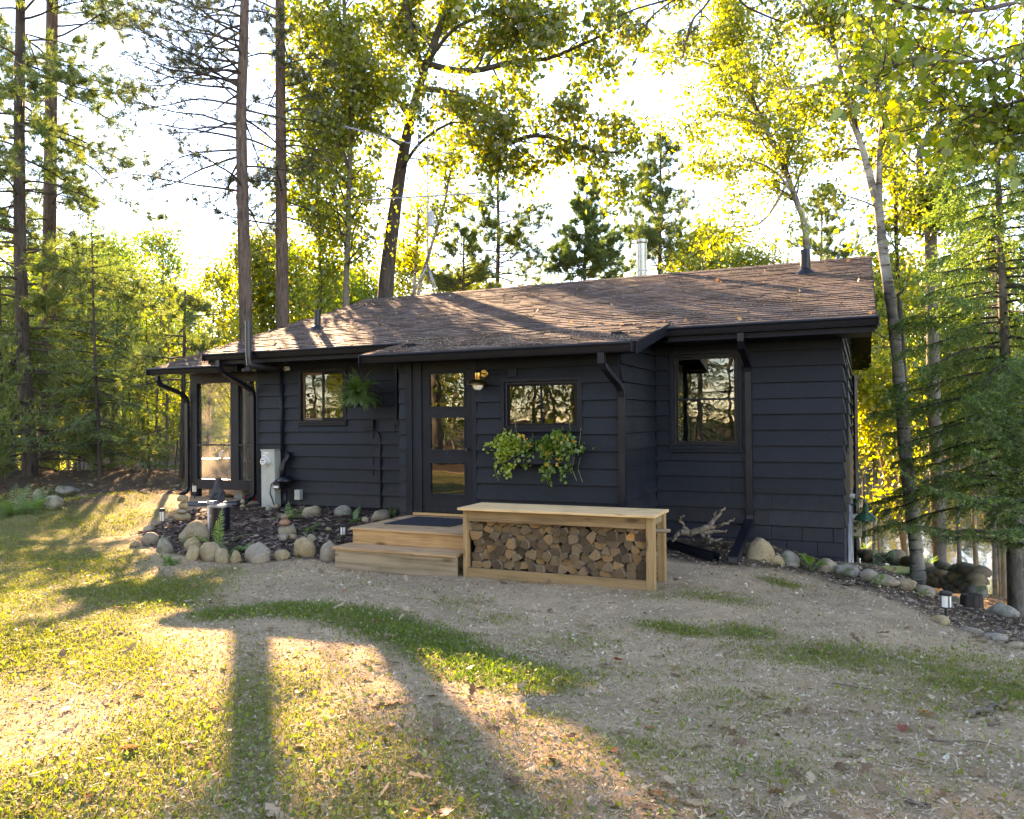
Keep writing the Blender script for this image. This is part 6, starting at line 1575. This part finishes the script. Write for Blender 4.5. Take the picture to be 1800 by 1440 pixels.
# near maple boughs reaching in at the top right, the trunk standing out of the picture
mp = smooth_path([np.array([5.6, -4.6, tz(5.6, -4.6)-.1]), np.array([5.5, -4.5, 2.0]), np.array([5.3, -4.3, 4.2]), np.array([5.2, -4.1, 6.4])], 14)
broadleaf(140, 'maple_tree', 'maple boughs with large green leaves hanging in at the top right corner', mp, [smooth_path([mp[9]]+px_path(l, 9), 14) for l in ([(1880, 60), (1780, 95), (1690, 110), (1610, 100), (1545, 125)], [(1900, 130), (1800, 175), (1720, 195), (1660, 190)], [(1890, -30), (1770, 10), (1650, 20), (1540, -10)], [(1900, 220), (1830, 235), (1770, 230)])], .14, 'bark_grey', 'leaf_maple', 2500, .115, 13, .95, 6, .5, .97, .15, -.05, tip=.6, limb_r=[.03, .028, .03, .02], shape='maple')
broadleaf(141, 'oak_tree', 'sparse oak boughs hanging in at the top edge above the roof', smooth_path([P(1500, -500, 12), P(1400, -330, 12), P(1330, -160, 12), P(1290, -60, 12)], 12), [smooth_path(px_path(l, 12), 12) for l in ([(1290, -60), (1300, 0), (1340, 25), (1380, 40)], [(1290, -60), (1240, 10), (1215, 40), (1200, 100)], [(1290, -60), (1200, -10), (1120, 15), (1085, 30)], [(1200, -10), (1150, 25), (1135, 50)])], .06, 'bark_dark', 'leaf_oak', 900, .11, 9, .7, 4, .4, .5, .10, -.02, tip=.4, limb_r=[.02, .018, .02, .014], shape='oak')

# ---- big drooping spruce at right
spruce(150, 'spruce_tree', 'big dark drooping spruce at the right picture edge', px_trunk([(1786, 1050), (1776, 800), (1764, 560), (1755, 330), (1750, 180)], 13.5, 26), .16, 'bark_grey', 'needle_right', 140, lin(2.8, .45), .34, .99, 44, .50, 19, -.07, .75, .058, .019, None)
spruce(151, 'spruce_tree', 'sunlit young spruce in front of the drooping spruce', px_trunk([(1850, 1120), (1846, 950), (1842, 760), (1840, 640)], 11.0, 20), .07, 'bark_grey', 'needle_right', 60, lin(1.9, .35), .46, .99, 46, .42, 17, -.02, .35, .052, .017, None, .15)
for i, (a, b, r, d, bk_, lab) in enumerate([(1716, 1005, .075, 20, 'bark_gold', 'slim sunlit trunk by the lake, left of a pair'), (1757, 1000, .06, 22, 'bark_gold', 'slim sunlit trunk by the lake, behind the spruce'), (1765, 1005, .085, 21, 'bark_gold', 'thicker sunlit trunk by the lake behind the drooping spruce')]):
    T = Tree(300+i); tr = px_trunk([(a, b), (a-6, 850), (a-14, 620), (a-20, 400)], d, 16); T.tube(tr, np.linspace(r, r*.45, len(tr)), 8, True)
    anch = np.repeat(tr[8:], 60, 0); pos = anch+T.rg.normal(0, .7, anch.shape); V, F = leaf_batch(pos, .11, T.rg, (0, 0, -.5), .8)
    finish(T, 'lakeside_tree', lab, 'tree', tr[0], bk_, 'twig', [(V, F, 'leaf_under')], 'slim lakeside trunks')

# ---- repeated understory trees: a few are built, the others are copies
def proto_broad(seed, h, r, bk, lf, n, ls, l1_, sig, t0_=.25):
    tr = smooth_path([(0, 0, -.2), (.1, .05, h*.3), (-.1, .1, h*.65), (.05, 0, h)], 16)
    return broadleaf(seed, 'understory_tree', None, tr, [], r, bk, lf, n, ls, int(30/h*4)+6, l1_, 6, .8, t0_, sig, -.01, tip=.25, cat=None)
pA = proto_broad(401, 7.5, .075, 'bark_grey', 'leaf_fresh', 8500, .115, 2.4, .30, .40)
pB = proto_broad(402, 5.5, .055, 'bark_dark', 'leaf_yellow', 9000, .115, 2.0, .30)
pC = proto_broad(403, 10.0, .10, 'bark_grey', 'leaf_birch', 11500, .12, 2.9, .34, .42)
pD = proto_broad(404, 15.0, .14, 'bark_grey', 'leaf_fresh', 15000, .13, 3.4, .40, .45)
spots = [ # px column, depth, prototype, scale, label
    (20, 33, pA, 1.0, 'yellow-green understory tree at the left picture edge'), (70, 38, pC, .9, 'tall understory tree between the two left pines'), (130, 30, pB, 1.0, 'low golden sapling right of the left pines'),
    (150, 44, pC, .95, 'far leafy tree behind the mound spruce'), (205, 34, pA, 1.05, 'leafy tree right behind the mound spruce'), (240, 40, pC, .8, 'far leafy tree above the lake gap'), (285, 30, pB, 1.15, 'golden sapling in the gap left of the porch'),
    (370, 42, pC, .85, 'far leafy tree over the porch roof'), (405, 30, pA, .9, 'leafy tree behind the porch, left of the sunlit pine'),
    (455, 33, pA, 1.05, 'leafy tree between the two tall straight pines'), (520, 32, pA, 1.15, 'leafy tree just right of the second tall pine'), (560, 38, pC, .85, 'far leafy tree over the left roof end'), (590, 30, pB, 1.35, 'golden sapling over the left end of the ridge'),
    (640, 34, pA, 1.1, 'leafy tree between the grey birch and the oak'), (790, 36, pB, 1.4, 'golden sapling behind the antenna'), (850, 42, pB, 1.4, 'low golden tree at the foot of the open pine'), (960, 44, pB, 1.25, 'low golden tree between two ridge evergreens'),
    (1090, 42, pA, .9, 'leafy tree beside the steel chimney'), (1215, 34, pA, 1.1, 'leafy tree right of the feathery evergreen'), (1270, 38, pC, .85, 'far leafy tree under the yellow birch crown'), (1340, 33, pA, 1.1, 'leafy tree above the middle of the right roof'), (1480, 36, pA, 1.1, 'leafy tree over the right roof end'),
    (1530, 34, pC, .9, 'leafy tree beyond the gable end'), (1600, 30, pA, 1.1, 'leafy tree behind the big birch'), (1680, 32, pC, .9, 'leafy tree behind the forked trunk'), (1740, 28, pA, 1.0, 'leafy tree behind the drooping spruce'), (1790, 36, pC, 1.0, 'far leafy tree at the right picture edge')]
PH = {pA.name: 8.3, pB.name: 6.2, pC.name: 11.0, pD.name: 16.3}
def stand(pr, pxc, d, ytop):
    """where a tree of the wood stands, and its scale for a crown ending at that height"""
    p = P(pxc, ytop, d); b = max(tz(p[0], p[1]), LAKE-.3)-.05; H = p[2]-b
    if not (.6 < H/PH[pr.name] < 1.15): pr = min((pA, pB, pC, pD), key=lambda q: abs(math.log(max(H, 1)/PH[q.name])))
    return pr, (p[0], p[1], b), max(.45, H/PH[pr.name])
rg = np.random.default_rng(9); used = set()
for (pxc, d, pr, sc_, lab) in spots:
    if 150 < pxc < 430: d += 12
    pr, loc, sc_ = stand(pr, pxc, d, rg.uniform(*((330, 500) if pxc < 160 else (400, 610) if pxc < 440 else (488, 500) if 820 < pxc < 1130 else (400, 490) if pxc < 1500 else (380, 600))))
    key = pr.name
    if key not in used:
        used.add(key); o = pr; o.location = loc; o.rotation_euler = (0, 0, rg.uniform(0, 6.28)); o.scale = (sc_,)*3
        for ch_ in o.children: ch_.matrix_parent_inverse = Matrix.Identity(4)
    else:
        o = copy_tree(pr, loc, rg.uniform(0, 6.28), sc_)
    tag(o, lab, 'tree', 'understory trees')
rg = np.random.default_rng(19)
for i, (pxc, d) in enumerate([(12, 27), (28, 30), (104, 26), (122, 24), (131, 31), (140, 27), (196, 27), (215, 33), (233, 29), (272, 26), (283, 34), (292, 25), (305, 31), (335, 30), (363, 28)]):
    b_ = P(pxc, 800, d); zz = tz(b_[0], b_[1])-.1; hgt = rg.uniform(3.5, 7.5); lean = rg.normal(0, .35, 2); T = Tree(700+i)
    tr = smooth_path([(b_[0], b_[1], zz), (b_[0]+lean[0]*.3, b_[1]+lean[1]*.3, zz+hgt*.4), (b_[0]+lean[0], b_[1]+lean[1], zz+hgt)], 10); r_ = rg.uniform(.03, .075); T.tube(tr, np.linspace(r_, .012, 10), 6, True)
    pos = []
    for k in range(9):
        p_, d_ = T.child_dir(tr, rg.uniform(.35, .98), rg.uniform(.6, 1.2), .15); q_ = T.limb(p_, d_, rg.uniform(.5, 1.3), 4, .2, .0); T.tube(q_, np.linspace(.010, .004, 5), 3); pos.append(np.repeat(q_[2:], 16, 0)+rg.normal(0, .22, (48, 3)))
    V, F = leaf_batch(np.concatenate(pos), rg.uniform(.06, .13, 432), rg, (0, 0, -.5), .8)
    finish(T, 'sapling', 'thin-stemmed sapling among the others in the left wood', 'tree', tr[0], ['bark_dark', 'bark_grey'][i % 2], 'twig', [(V, F, ['leaf_yellow', 'leaf_under'][i % 2])], 'saplings of the left wood')
for i in range(8):      # the wood beyond the mound, too dense to tell one from the next
    pxc = -30+i*56+rg.uniform(-20, 20); pr = [pA, pC, pA, pB][i % 4]; pr, loc, sc_ = stand(pr, pxc, *((rg.uniform(30, 50), rg.uniform(330, 600)) if pxc < 150 else (rg.uniform(44, 60), rg.uniform(390, 640))))
    tag(copy_tree(pr, loc, rg.uniform(0, 6.28), sc_), 'leafy tree lost among others in the wood beyond the mound', 'tree', 'trees of the left wood')
for i, pxc in enumerate([470, 555, 640, 705, 1225, 1310, 1385, 1510, 1640, 1760]):      # the wood falling to the lake behind the house
    pr = [pA, pB, pA, pC][i % 4] if pxc < 1480 else [pA, pC][i % 2]; pr, loc, sc_ = stand(pr, pxc, rg.uniform(30, 48), rg.uniform(*((400, 510) if pxc < 1480 else (420, 660))))
    tag(copy_tree(pr, loc, rg.uniform(0, 6.28), sc_), 'leafy tree lost among others in the wood behind the cabin', 'tree', 'trees of the wood behind the cabin')
for pr in (pA, pB, pC, pD):      # a model that no spot asked for stands in the far wood
    if 'label' not in pr:
        p = P(60, 420, 52); pr.location = (p[0], p[1], max(tz(p[0], p[1]), LAKE-.3)-.05)
        for ch_ in pr.children: ch_.matrix_parent_inverse = Matrix.Identity(4)
        tag(pr, 'tall far tree of the left wood between the two left pines', 'tree', 'trees of the left wood')
# ---- trees behind the viewer, seen mirrored in the glass
pine_m = spruce(160, 'spruce_tree', 'green spruce mirrored in the right window, behind the viewer', smooth_path([(-7, -27, 0), (-7, -27, 6), (-7, -27, 13)], 20), .16, 'bark_grey', 'needle_right', 70, lin(3.2, .4), .12, .99, 12, .7, 12, -.05, .5, .10, .03, 'trees behind the viewer')
for x, y, s_, lab in ((-3.4, -30, 1.1, 'tall spruce mirrored at the right of the right window'), (-11, -31, 1.2, 'tall spruce mirrored at the left of the right window'), (3, -29, 1.0, 'spruce standing behind the viewer to the right'), (-22, -30, 1.2, 'spruce mirrored beside the door panes')):
    tag(copy_tree(pine_m, (x, y, tz(x, y)), s_*3, s_), lab, 'tree', 'trees behind the viewer')
for i in range(34):
    x, y = -62+i*2.6+rg.uniform(-1, 1), -33-rg.uniform(0, 5)
    tag(copy_tree([pine_m, pB, pine_m][i % 3], (x, y, tz(x, y)), rg.uniform(0, 6.28), rg.uniform(.7, 1.2)), 'low tree in the wood behind the viewer, mirrored dimly in the glass', 'tree', 'trees behind the viewer')
for i in range(20):
    x, y = -52+i*3.6+rg.uniform(-1, 1), -38-rg.uniform(0, 12)
    tag(copy_tree([pC, pA, pine_m][i % 3], (x, y, tz(x, y)), rg.uniform(0, 6.28), rg.uniform(1.2, 1.7)), 'tree in the wood behind the viewer, mirrored dimly in the glass', 'tree', 'trees behind the viewer')
for i, (x, y, r, lab) in enumerate(((-15.2, -19, .32, 'sunlit trunk mirrored in the top door pane'), (-8.6, -21, .25, 'dark trunk mirrored in the small slider window'), (-19, -24, .3, 'trunk mirrored at the edge of the door panes'), (-10.5, -24, .2, 'thin trunk mirrored in the small slider window'))):
    T = Tree(500+i); tr = smooth_path([(x, y, -.2), (x+.1, y, 3), (x-.1, y+.2, 7), (x, y, 12)], 16); T.tube(tr, np.linspace(r, r*.5, 16), 10, True)
    anch = np.repeat(tr[5:], 230, 0); pos = anch+T.rg.normal(0, 1.5, anch.shape)*np.array([1, 1, .6]); V, F = leaf_batch(pos, .24, T.rg, (0, 0, -.4), .8)
    finish(T, 'mirrored_tree', lab, 'tree', (x, y, 0), 'bark_grey', 'twig', [(V, F, 'leaf_oak')], 'trees behind the viewer')

# ---- wood across the lake, one mass
rg = np.random.default_rng(66); n = 800
ang = rg.uniform(YAW-.80, YAW+.80, n); rr_ = rg.uniform(108, 165, n); tx = CAM[0]+np.sin(ang)*rr_; ty = CAM[1]+np.cos(ang)*rr_; tzv = terrain(tx, ty); hh = rg.uniform(8, 17, n)
k = 90; c = rg.random((n, k)); rad = (2.2*(1-c**1.5)+.3)*rg.uniform(.6, 1.2, (n, 1)); a2 = rg.uniform(0, 6.28, (n, k))
pos = np.stack([tx[:, None]+rad*np.cos(a2), ty[:, None]+rad*np.sin(a2), np.maximum(tzv, LAKE)[:, None]+hh[:, None]*c], -1).reshape(-1, 3)
V, F = leaf_batch(pos, rg.uniform(.5, 1.25, len(pos)), rg, (0, 0, .2), .9)
tag(add_obj('treeline', np_mesh('treeline', V, F, M['far_tree'])), 'autumn wood on the far shore of the lake', 'trees', kind='stuff')
# ------------------------------------------------------------------ low plants, grass and litter
def scatter(n, rmin, rmax, rg, power=1.0, half=.62):
    """points in the part of the yard before the viewer, denser near it"""
    r = rmin*(rmax/rmin)**rg.random(n); a = rg.uniform(YAW-half, YAW+half, n)
    x = CAM[0]+np.sin(a)*r; y = CAM[1]+np.cos(a)*r; return x, y, r
def clear(x, y):
    ok = ~((x > XL-.05) & (x < .05) & (y > -.05) & (y < YB)) & ~((x > XBL-.02) & (x < XBR+.05) & (y > -D-.03) & (y < .1))
    ok &= ~((x > DX0-.04) & (x < DX1+.05) & (y > -3.6) & (y < -1.8)) & ~((x > BX0-.02) & (x < BX1+.02) & (y > BY0-.02) & (y < BY1+.02)) & ~((x > -11.95) & (x < -10) & (y > .05) & (y < 4)); return ok
rg = np.random.default_rng(71)
def blades(n, rmin, rmax, dens, hmin, hmax, w, lean, name, mat, label, seed):
    rg = np.random.default_rng(seed); x, y, r = scatter(n, rmin, rmax, rg)
    k = (rg.random(n) < dens(x, y)) & clear(x, y); x, y, r = x[k], y[k], r[k]; z = terrain(x, y); m_ = len(x)
    a = rg.uniform(0, 6.28, m_); h = rg.uniform(hmin, hmax, m_)*(.6+.6*dens(x, y)); lw = w*(1+.10*r)
    dx, dy = np.cos(a), np.sin(a); le = rg.normal(0, lean, (m_, 2))
    p = np.stack([x, y, z-.003], -1); s = np.stack([-dy, dx, 0*dx], -1)*(lw/2)[:, None]
    mid = p+np.stack([le[:, 0]*h*.45, le[:, 1]*h*.45, h*.6], -1); tip = p+np.stack([le[:, 0]*h*1.25, le[:, 1]*h*1.25, h*(1-.3*np.minimum(1, np.abs(le).sum(1)))], -1)
    V = np.stack([p-s, p+s, mid+s*.8, mid-s*.8, tip], 1).reshape(-1, 3); b = np.arange(m_)*5
    F4 = np.stack([b, b+1, b+2, b+3], -1); F3 = np.stack([b+3, b+2, b+4], -1)
    o = add_obj(name, np_mesh(name, V, [F4, F3], M[mat])); tag(o, label, 'grass', kind='stuff'); return m_
blades(430000, 2.4, 22, lambda x, y: np.clip(grass_density(x, y)-.75*lush(x, y), 0, 1)*1.0, .014, .048, .0042, .75, 'grass', 'grass', 'thin yellow-green lawn grass left of the drive', 72)
blades(110000, 3.0, 9, lambda x, y: np.maximum(lush(x, y)*.9, np.clip(grass_density(x, y)-.45, 0, 1)*(x > -1.6)), .02, .06, .0045, .6, 'grass', 'grass_lush', 'lush green grass strip along the drive', 73)
# broad weeds and clover
def weeds(n, rmin, rmax, dens, s0, s1, seed, name, mat, label, cat, hz=.015, shape='diamond', aspect=.75, tilt=(0, 0, .55), lift=.02):
    rg = np.random.default_rng(seed); x, y, r = scatter(n, rmin, rmax, rg); k = (rg.random(n) < dens(x, y)) & clear(x, y); x, y = x[k], y[k]
    pos = np.stack([x, y, terrain(x, y)+rg.uniform(0, lift, len(x))+.004], -1); V, F = leaf_batch(pos, rg.uniform(s0, s1, len(x)), rg, tilt, aspect, shape)
    o = add_obj(name, np_mesh(name, V, F, M[mat])); tag(o, label, cat, kind='stuff')
weeds(52000, 2.4, 18, lambda x, y: np.clip(grass_density(x, y), 0, 1)*.8, .014, .036, 74, 'weeds', 'weed', 'small broad-leaved weeds among the lawn grass', 'weeds')
# fallen leaves and bits of soil litter
def flat_leaves(n, rmin, rmax, dens, s0, s1, seed, name, mat, label, shape):
    rg = np.random.default_rng(seed); x, y, r = scatter(n, rmin, rmax, rg); k = (rg.random(n) < dens(x, y)) & clear(x, y); x, y = x[k], y[k]; m_ = len(x)
    pos = np.stack([x, y, terrain(x, y)+rg.uniform(.006, .022, m_)], -1)
    a = rg.uniform(0, 6.28, m_); ax = np.stack([np.cos(a), np.sin(a), rg.normal(0, .22, m_)], -1); s = rg.uniform(s0, s1, m_)[:, None]
    b = np.stack([-np.sin(a), np.cos(a), rg.normal(0, .3, m_)], -1); curl = rg.uniform(-.25, .4, (m_, 1))
    rim = {'oak': [(0, .02), (.2, .17), (.33, .09), (.5, .28), (.64, .13), (.8, .22), (1.0, 0)], 'maple': [(.0, .03), (.08, .36), (.33, .26), (.42, .55), (.58, .22), (.74, .26), (1.0, 0)]}[shape]
    up = np.array([0, 0, 1.0]); pts = []
    for sgn, seq in ((1, rim), (-1, rim[-2:0:-1])):
        for (u, w) in seq: pts.append(pos+ax*s*u+b*s*w*sgn+up*s*(curl*(w*w*2.2+(u-.5)**2*.8)+rg.normal(0, .03, (m_, 1))))
    mid0 = pos+ax*s*.5
    v = np.stack(pts+[mid0], 1); kk = len(pts); base = np.arange(m_)[:, None]*(kk+1)
    F = np.concatenate([np.concatenate([base+i, base+(i+1) % kk, base+kk], 1) for i in range(kk)])
    o = add_obj(name, np_mesh(name, v.reshape(-1, 3), F, M[mat])); tag(o, label, 'fallen leaves', kind='stuff')
edge_l = lambda x, y: np.clip(.10+.5*np.exp(-np.abs(y+3.75)/.25)*(x < -1.4)*(x > -5.8)+.12*wildness(x, y)+.35*soft(x, y, BED2, .3), 0, 1)
flat_leaves(5200, 2.3, 17, edge_l, .05, .12, 75, 'fallen_leaves', 'litter', 'dry brown leaves scattered over yard and beds', 'oak')
flat_leaves(12000, 11, 34, lambda x, y: .55*wildness(x, y), .06, .14, 76, 'fallen_leaves', 'litter', 'dry leaf litter under the left wood', 'maple')
flat_leaves(330, 2.3, 11, lambda x, y: np.clip(.12+.5*grass_density(x, y), 0, 1)*.55, .045, .085, 77, 'fallen_leaves', 'litter_red', 'few red and orange leaves on the lawn', 'maple')
flat_leaves(420, 2.3, 9, lambda x, y: .33+0*x, .07, .115, 78, 'fallen_leaves', 'litter', 'larger pale oak leaves near the viewer', 'oak')
def bits(n, rmin, rmax, dens, l0, l1, w, seed, name, mat, label, cat, lift=.006):
    rg = np.random.default_rng(seed); x, y, r = scatter(n, rmin, rmax, rg); k = (rg.random(n) < dens(x, y)) & clear(x, y); x, y, r = x[k], y[k], r[k]; m_ = len(x)
    a = rg.uniform(0, 6.28, m_); L = rg.uniform(l0, l1, m_)*(1+.05*r); d = np.stack([np.cos(a)*L, np.sin(a)*L, rg.normal(0, .25, m_)*L], -1); s = np.stack([-np.sin(a), np.cos(a), rg.normal(0, .3, m_)], -1)*(w*rg.uniform(.4, 1.3, m_)*(1+.06*r))[:, None]
    p = np.stack([x, y, terrain(x, y)+rg.uniform(.002, lift, m_)], -1); V = np.stack([p-d/2-s/2, p+d/2-s/2, p+d/2+s/2, p-d/2+s/2], 1).reshape(-1, 3); F = np.arange(m_*4).reshape(-1, 4)
    o = add_obj(name, np_mesh(name, V, F, M[mat])); tag(o, label, cat, kind='stuff')
bits(42000, 2.3, 14, lambda x, y: .75*(1-.6*np.clip(grass_density(x, y), 0, 1))*(1-soft(x, y, BED, .2)), .006, .03, .007, 79, 'soil_litter', 'bits', 'small bits of bark and dry leaf on the sandy yard', 'litter')
bits(36000, 6, 15, lambda x, y: np.maximum(soft(x, y, BED, .25), .18*soft(x, y, BED2, .3)), .025, .06, .022, 80, 'mulch', 'chips', 'dark shredded mulch in the beds', 'mulch', .03)
bits(9000, 2.3, 12, lambda x, y: .5+0*x, .05, .12, .0028, 81, 'pine_straw', 'needle_litter', 'dry pine needles strewn over the yard', 'pine needles', .012)
# crumbs and small stones of the drive
rg = np.random.default_rng(83); x, y, r = scatter(60000, 2.3, 11, rg); k = (rg.random(len(x)) < .8*(1-.75*np.clip(grass_density(x, y), 0, 1))*(1-soft(x, y, BED, .2))) & clear(x, y); x, y, r = x[k], y[k], r[k]; m_ = len(x)
sz = rg.lognormal(-5.35, .5, m_)*(1+.07*r); a = rg.uniform(0, 6.28, (m_, 1))+np.array([0, 2.0, 4.1])+rg.normal(0, .25, (m_, 3)); z = terrain(x, y)
ring = np.stack([x[:, None]+np.cos(a)*sz[:, None], y[:, None]+np.sin(a)*sz[:, None]*rg.uniform(.6, 1.2, (m_, 1)), np.repeat(z[:, None]-.003, 3, 1)], -1); tip = np.stack([x+rg.normal(0, .3, m_)*sz, y+rg.normal(0, .3, m_)*sz, z+sz*rg.uniform(.35, .9, m_)], -1)
V = np.concatenate([ring, tip[:, None]], 1).reshape(-1, 3); b = np.arange(m_)[:, None]*4; F = np.concatenate([b+np.array([[0, 1, 3]]), b+np.array([[1, 2, 3]]), b+np.array([[2, 0, 3]])])
tag(add_obj('gravel', np_mesh('gravel', V, F, M['gravel'])), 'fine gravel and soil crumbs on the sandy yard', 'gravel', kind='stuff')
# twigs and sticks
rg = np.random.default_rng(82)
for i, (a, b, lab) in enumerate((((1700, 1263), (1765, 1238), 'crooked bark-covered stick lying on the sand at right'), ((1740, 1278), (1764, 1270), 'short pale stick below the crooked stick'), ((10, 1188), (90, 1175), 'thin dark twig on the lawn at left'), ((1470, 1205), (1530, 1215), 'thin dark twig in the middle of the right yard'), ((1630, 1305), (1740, 1312), 'long thin twig low in the right yard'), ((1600, 1415), (1640, 1425), 'short twig at the lower right'))):
    p, q = GP(*a), GP(*b); t = np.linspace(0, 1, 9)[:, None]; pts = p*(1-t)+q*t+rg.normal(0, .012, (9, 3))*np.array([1, 1, .3]); pts[:, 2] = [tz(v[0], v[1])+.014 for v in pts]
    r = [.022, .010, .007, .006, .006, .007][i]
    tag(MB().tube(pts, np.linspace(r, r*.5, 9), 7).build('stick', M['drift'], None, True), lab, 'stick', 'sticks on the ground')
# ferns, hosta, grasses of the beds
def fern_plant(px_, pb, hpx, n, label, seed, up=1.1, mat='fern', droop=.55, d=None):
    p = GP(px_, pb) if d is None else P(px_, pb, d); dd = float(AX[2]@(p-CAM)); L = hpx*dd/FPX; rg = np.random.default_rng(seed)
    r = empty('fern_plant', p, label, 'fern', 'bed plants'); V, F = fronds(p, n, L*1.15, rg, up, droop, .018, 14); MB().add(V, F).build('fronds', M[mat], r)
fern_plant(690, 912, 26, 9, 'small green fern against the wall beside the deck', 601)
fern_plant(623, 916, 26, 9, 'green fern between the wall boulders', 602)
fern_plant(505, 913, 36, 14, 'feathery green fern near the gas meter', 603)
fern_plant(383, 965, 62, 12, 'tall bright fern in front of the well pipe', 604, 1.35)
fern_plant(400, 975, 30, 16, 'low spreading fern behind the border stones', 605, .8)
fern_plant(540, 935, 24, 14, 'pale tufted plant beside the low cairn', 606, 1.0)
fern_plant(295, 990, 26, 18, 'leafy weeds at the lawn end of the border', 607, .9)
fern_plant(330, 955, 22, 14, 'greens tucked under the big cairn boulder', 608, .8)
fern_plant(430, 970, 22, 14, 'low greens behind the fourth border stone', 609, .8)
fern_plant(1672, 1018, 30, 26, 'mossy ferns on the bank behind the patio', 610, 1.0, d=15.4)
fern_plant(1632, 998, 30, 26, 'ferns on the bank right of the green table', 611, 1.0, d=16.4)
fern_plant(1522, 968, 24, 18, 'ferns on top of the retaining wall', 612, 1.0, d=18.2)
fern_plant(25, 905, 60, 40, 'dark drooping shrub at the left forest edge', 613, 1.0)
fern_plant(60, 900, 46, 30, 'dark grassy clump beside the left forest rocks', 614, 1.0)
def hosta(px_, pb, hpx, n, label, seed):
    p = GP(px_, pb); dd = float(AX[2]@(p-CAM)); L = hpx*dd/FPX; rg = np.random.default_rng(seed); r = empty('broadleaf_plant', p, label, 'plant', 'bed plants')
    for i in range(n):
        a = rg.uniform(0, 6.28); el = rg.uniform(.5, 1.2); d = np.array([math.cos(a)*math.cos(el), math.sin(a)*math.cos(el), math.sin(el)]); b0 = p+d*L*.35; s = np.array([-math.sin(a), math.cos(a), 0]); ll = L*rg.uniform(.45, .7)
        rim = [(0, .02), (.2, .20), (.5, .27), (.8, .15), (1, 0)]; dv = d.copy(); V = []; c = b0.copy(); mids = []
        for j, (u, w) in enumerate(rim):
            V += [c-s*w*ll, c+s*w*ll+np.array([0, 0, .0])]; V[-2][2] += w*ll*.35; V[-1][2] += w*ll*.35; mids.append(c.copy()); dv = dv+np.array([0, 0, -.28]); dv /= np.linalg.norm(dv); c = c+dv*ll*.25
        m0 = len(V); V += mids; F = []
        for j in range(4): F += [(2*j, m0+j, m0+j+1, 2*j+2), (m0+j, 2*j+1, 2*j+3, m0+j+1)]
        mb = MB().add(V, F); mb.tube([p, (p+b0)/2+np.array([0, 0, .01]), b0], .004, 5); mb.build('leaf', M['planter_green'], r)
hosta(1428, 1005, 42, 8, 'broad-leaved green plant at the cabin corner', 620)
hosta(1545, 1030, 26, 6, 'broad-leaved plant in front of the green chair', 621)
hosta(1620, 1050, 26, 5, 'broad-leaved plant beside the slope edge stones', 622)
hosta(1250, 1010, 8, 5, 'tiny seedling on the soil by the gutter length', 623)
# pine straw and leaves lying on the roof
rg = np.random.default_rng(90); n = 3200; x = rg.uniform(RX0, RX1, n); v = rg.random(n)**1.2*(RID_Y-EAVE_Y); y = EAVE_Y+v; z = EAVE_Z+v*SLP+.022
nb_ = 900; x2 = rg.uniform(BR0, BR1, nb_); y2 = rg.uniform(BEY, -.7, nb_); z2 = BEZ+(y2-BEY)*(BTZ-BEZ)/(BTY-BEY)+.024
npch = 900; x3 = rg.uniform(PX0, RX0, npch); y3 = rg.uniform(PE_Y, 2.5, npch); z3 = PE_Z+(y3-PE_Y)*.325+.024
p = np.concatenate([np.stack([x, y, z], -1), np.stack([x2, y2, z2], -1), np.stack([x3, y3, z3], -1)]); n = len(p)
a = rg.normal(0, .9, n); L = rg.uniform(.05, .13, n); d = np.stack([np.cos(a), np.sin(a), np.sin(a)*SLP], -1)*L[:, None]; s = np.stack([-np.sin(a), np.cos(a), np.cos(a)*SLP], -1)*.0045; bow = np.array([0, 0, 1])*rg.uniform(0, .02, (n, 1))
V = np.stack([p-d/2-s/2, p+bow-s/2, p+d/2-s/2, p+d/2+s/2, p+bow+s/2, p-d/2+s/2], 1).reshape(-1, 3); b = np.arange(n)*6
F = np.concatenate([np.stack([b, b+1, b+4, b+5], -1), np.stack([b+1, b+2, b+3, b+4], -1)])
tag(add_obj('pine_straw', np_mesh('pine_straw', V, F, M['needle_litter'])), 'dry pine needles caught on the shingle roof', 'pine needles', kind='stuff')
n = 70; x = rg.uniform(RX0, RX1, n); v = rg.random(n)**1.6*(RID_Y-EAVE_Y); pos = np.stack([x, EAVE_Y+v, EAVE_Z+v*SLP+.03], -1)
x3 = rg.uniform(PX0, RX0, 150); y3 = rg.uniform(PE_Y, 2.0, 150); pos = np.concatenate([pos, np.stack([x3, y3, PE_Z+(y3-PE_Y)*.325+.03], -1)])
V, F = leaf_batch(pos, rg.uniform(.05, .10, len(pos)), rg, (0, 0, .2), .8)
tag(add_obj('fallen_leaves', np_mesh('fallen_leaves', V, F, M['litter'])), 'brown leaves lying on the roof', 'fallen leaves', kind='stuff')
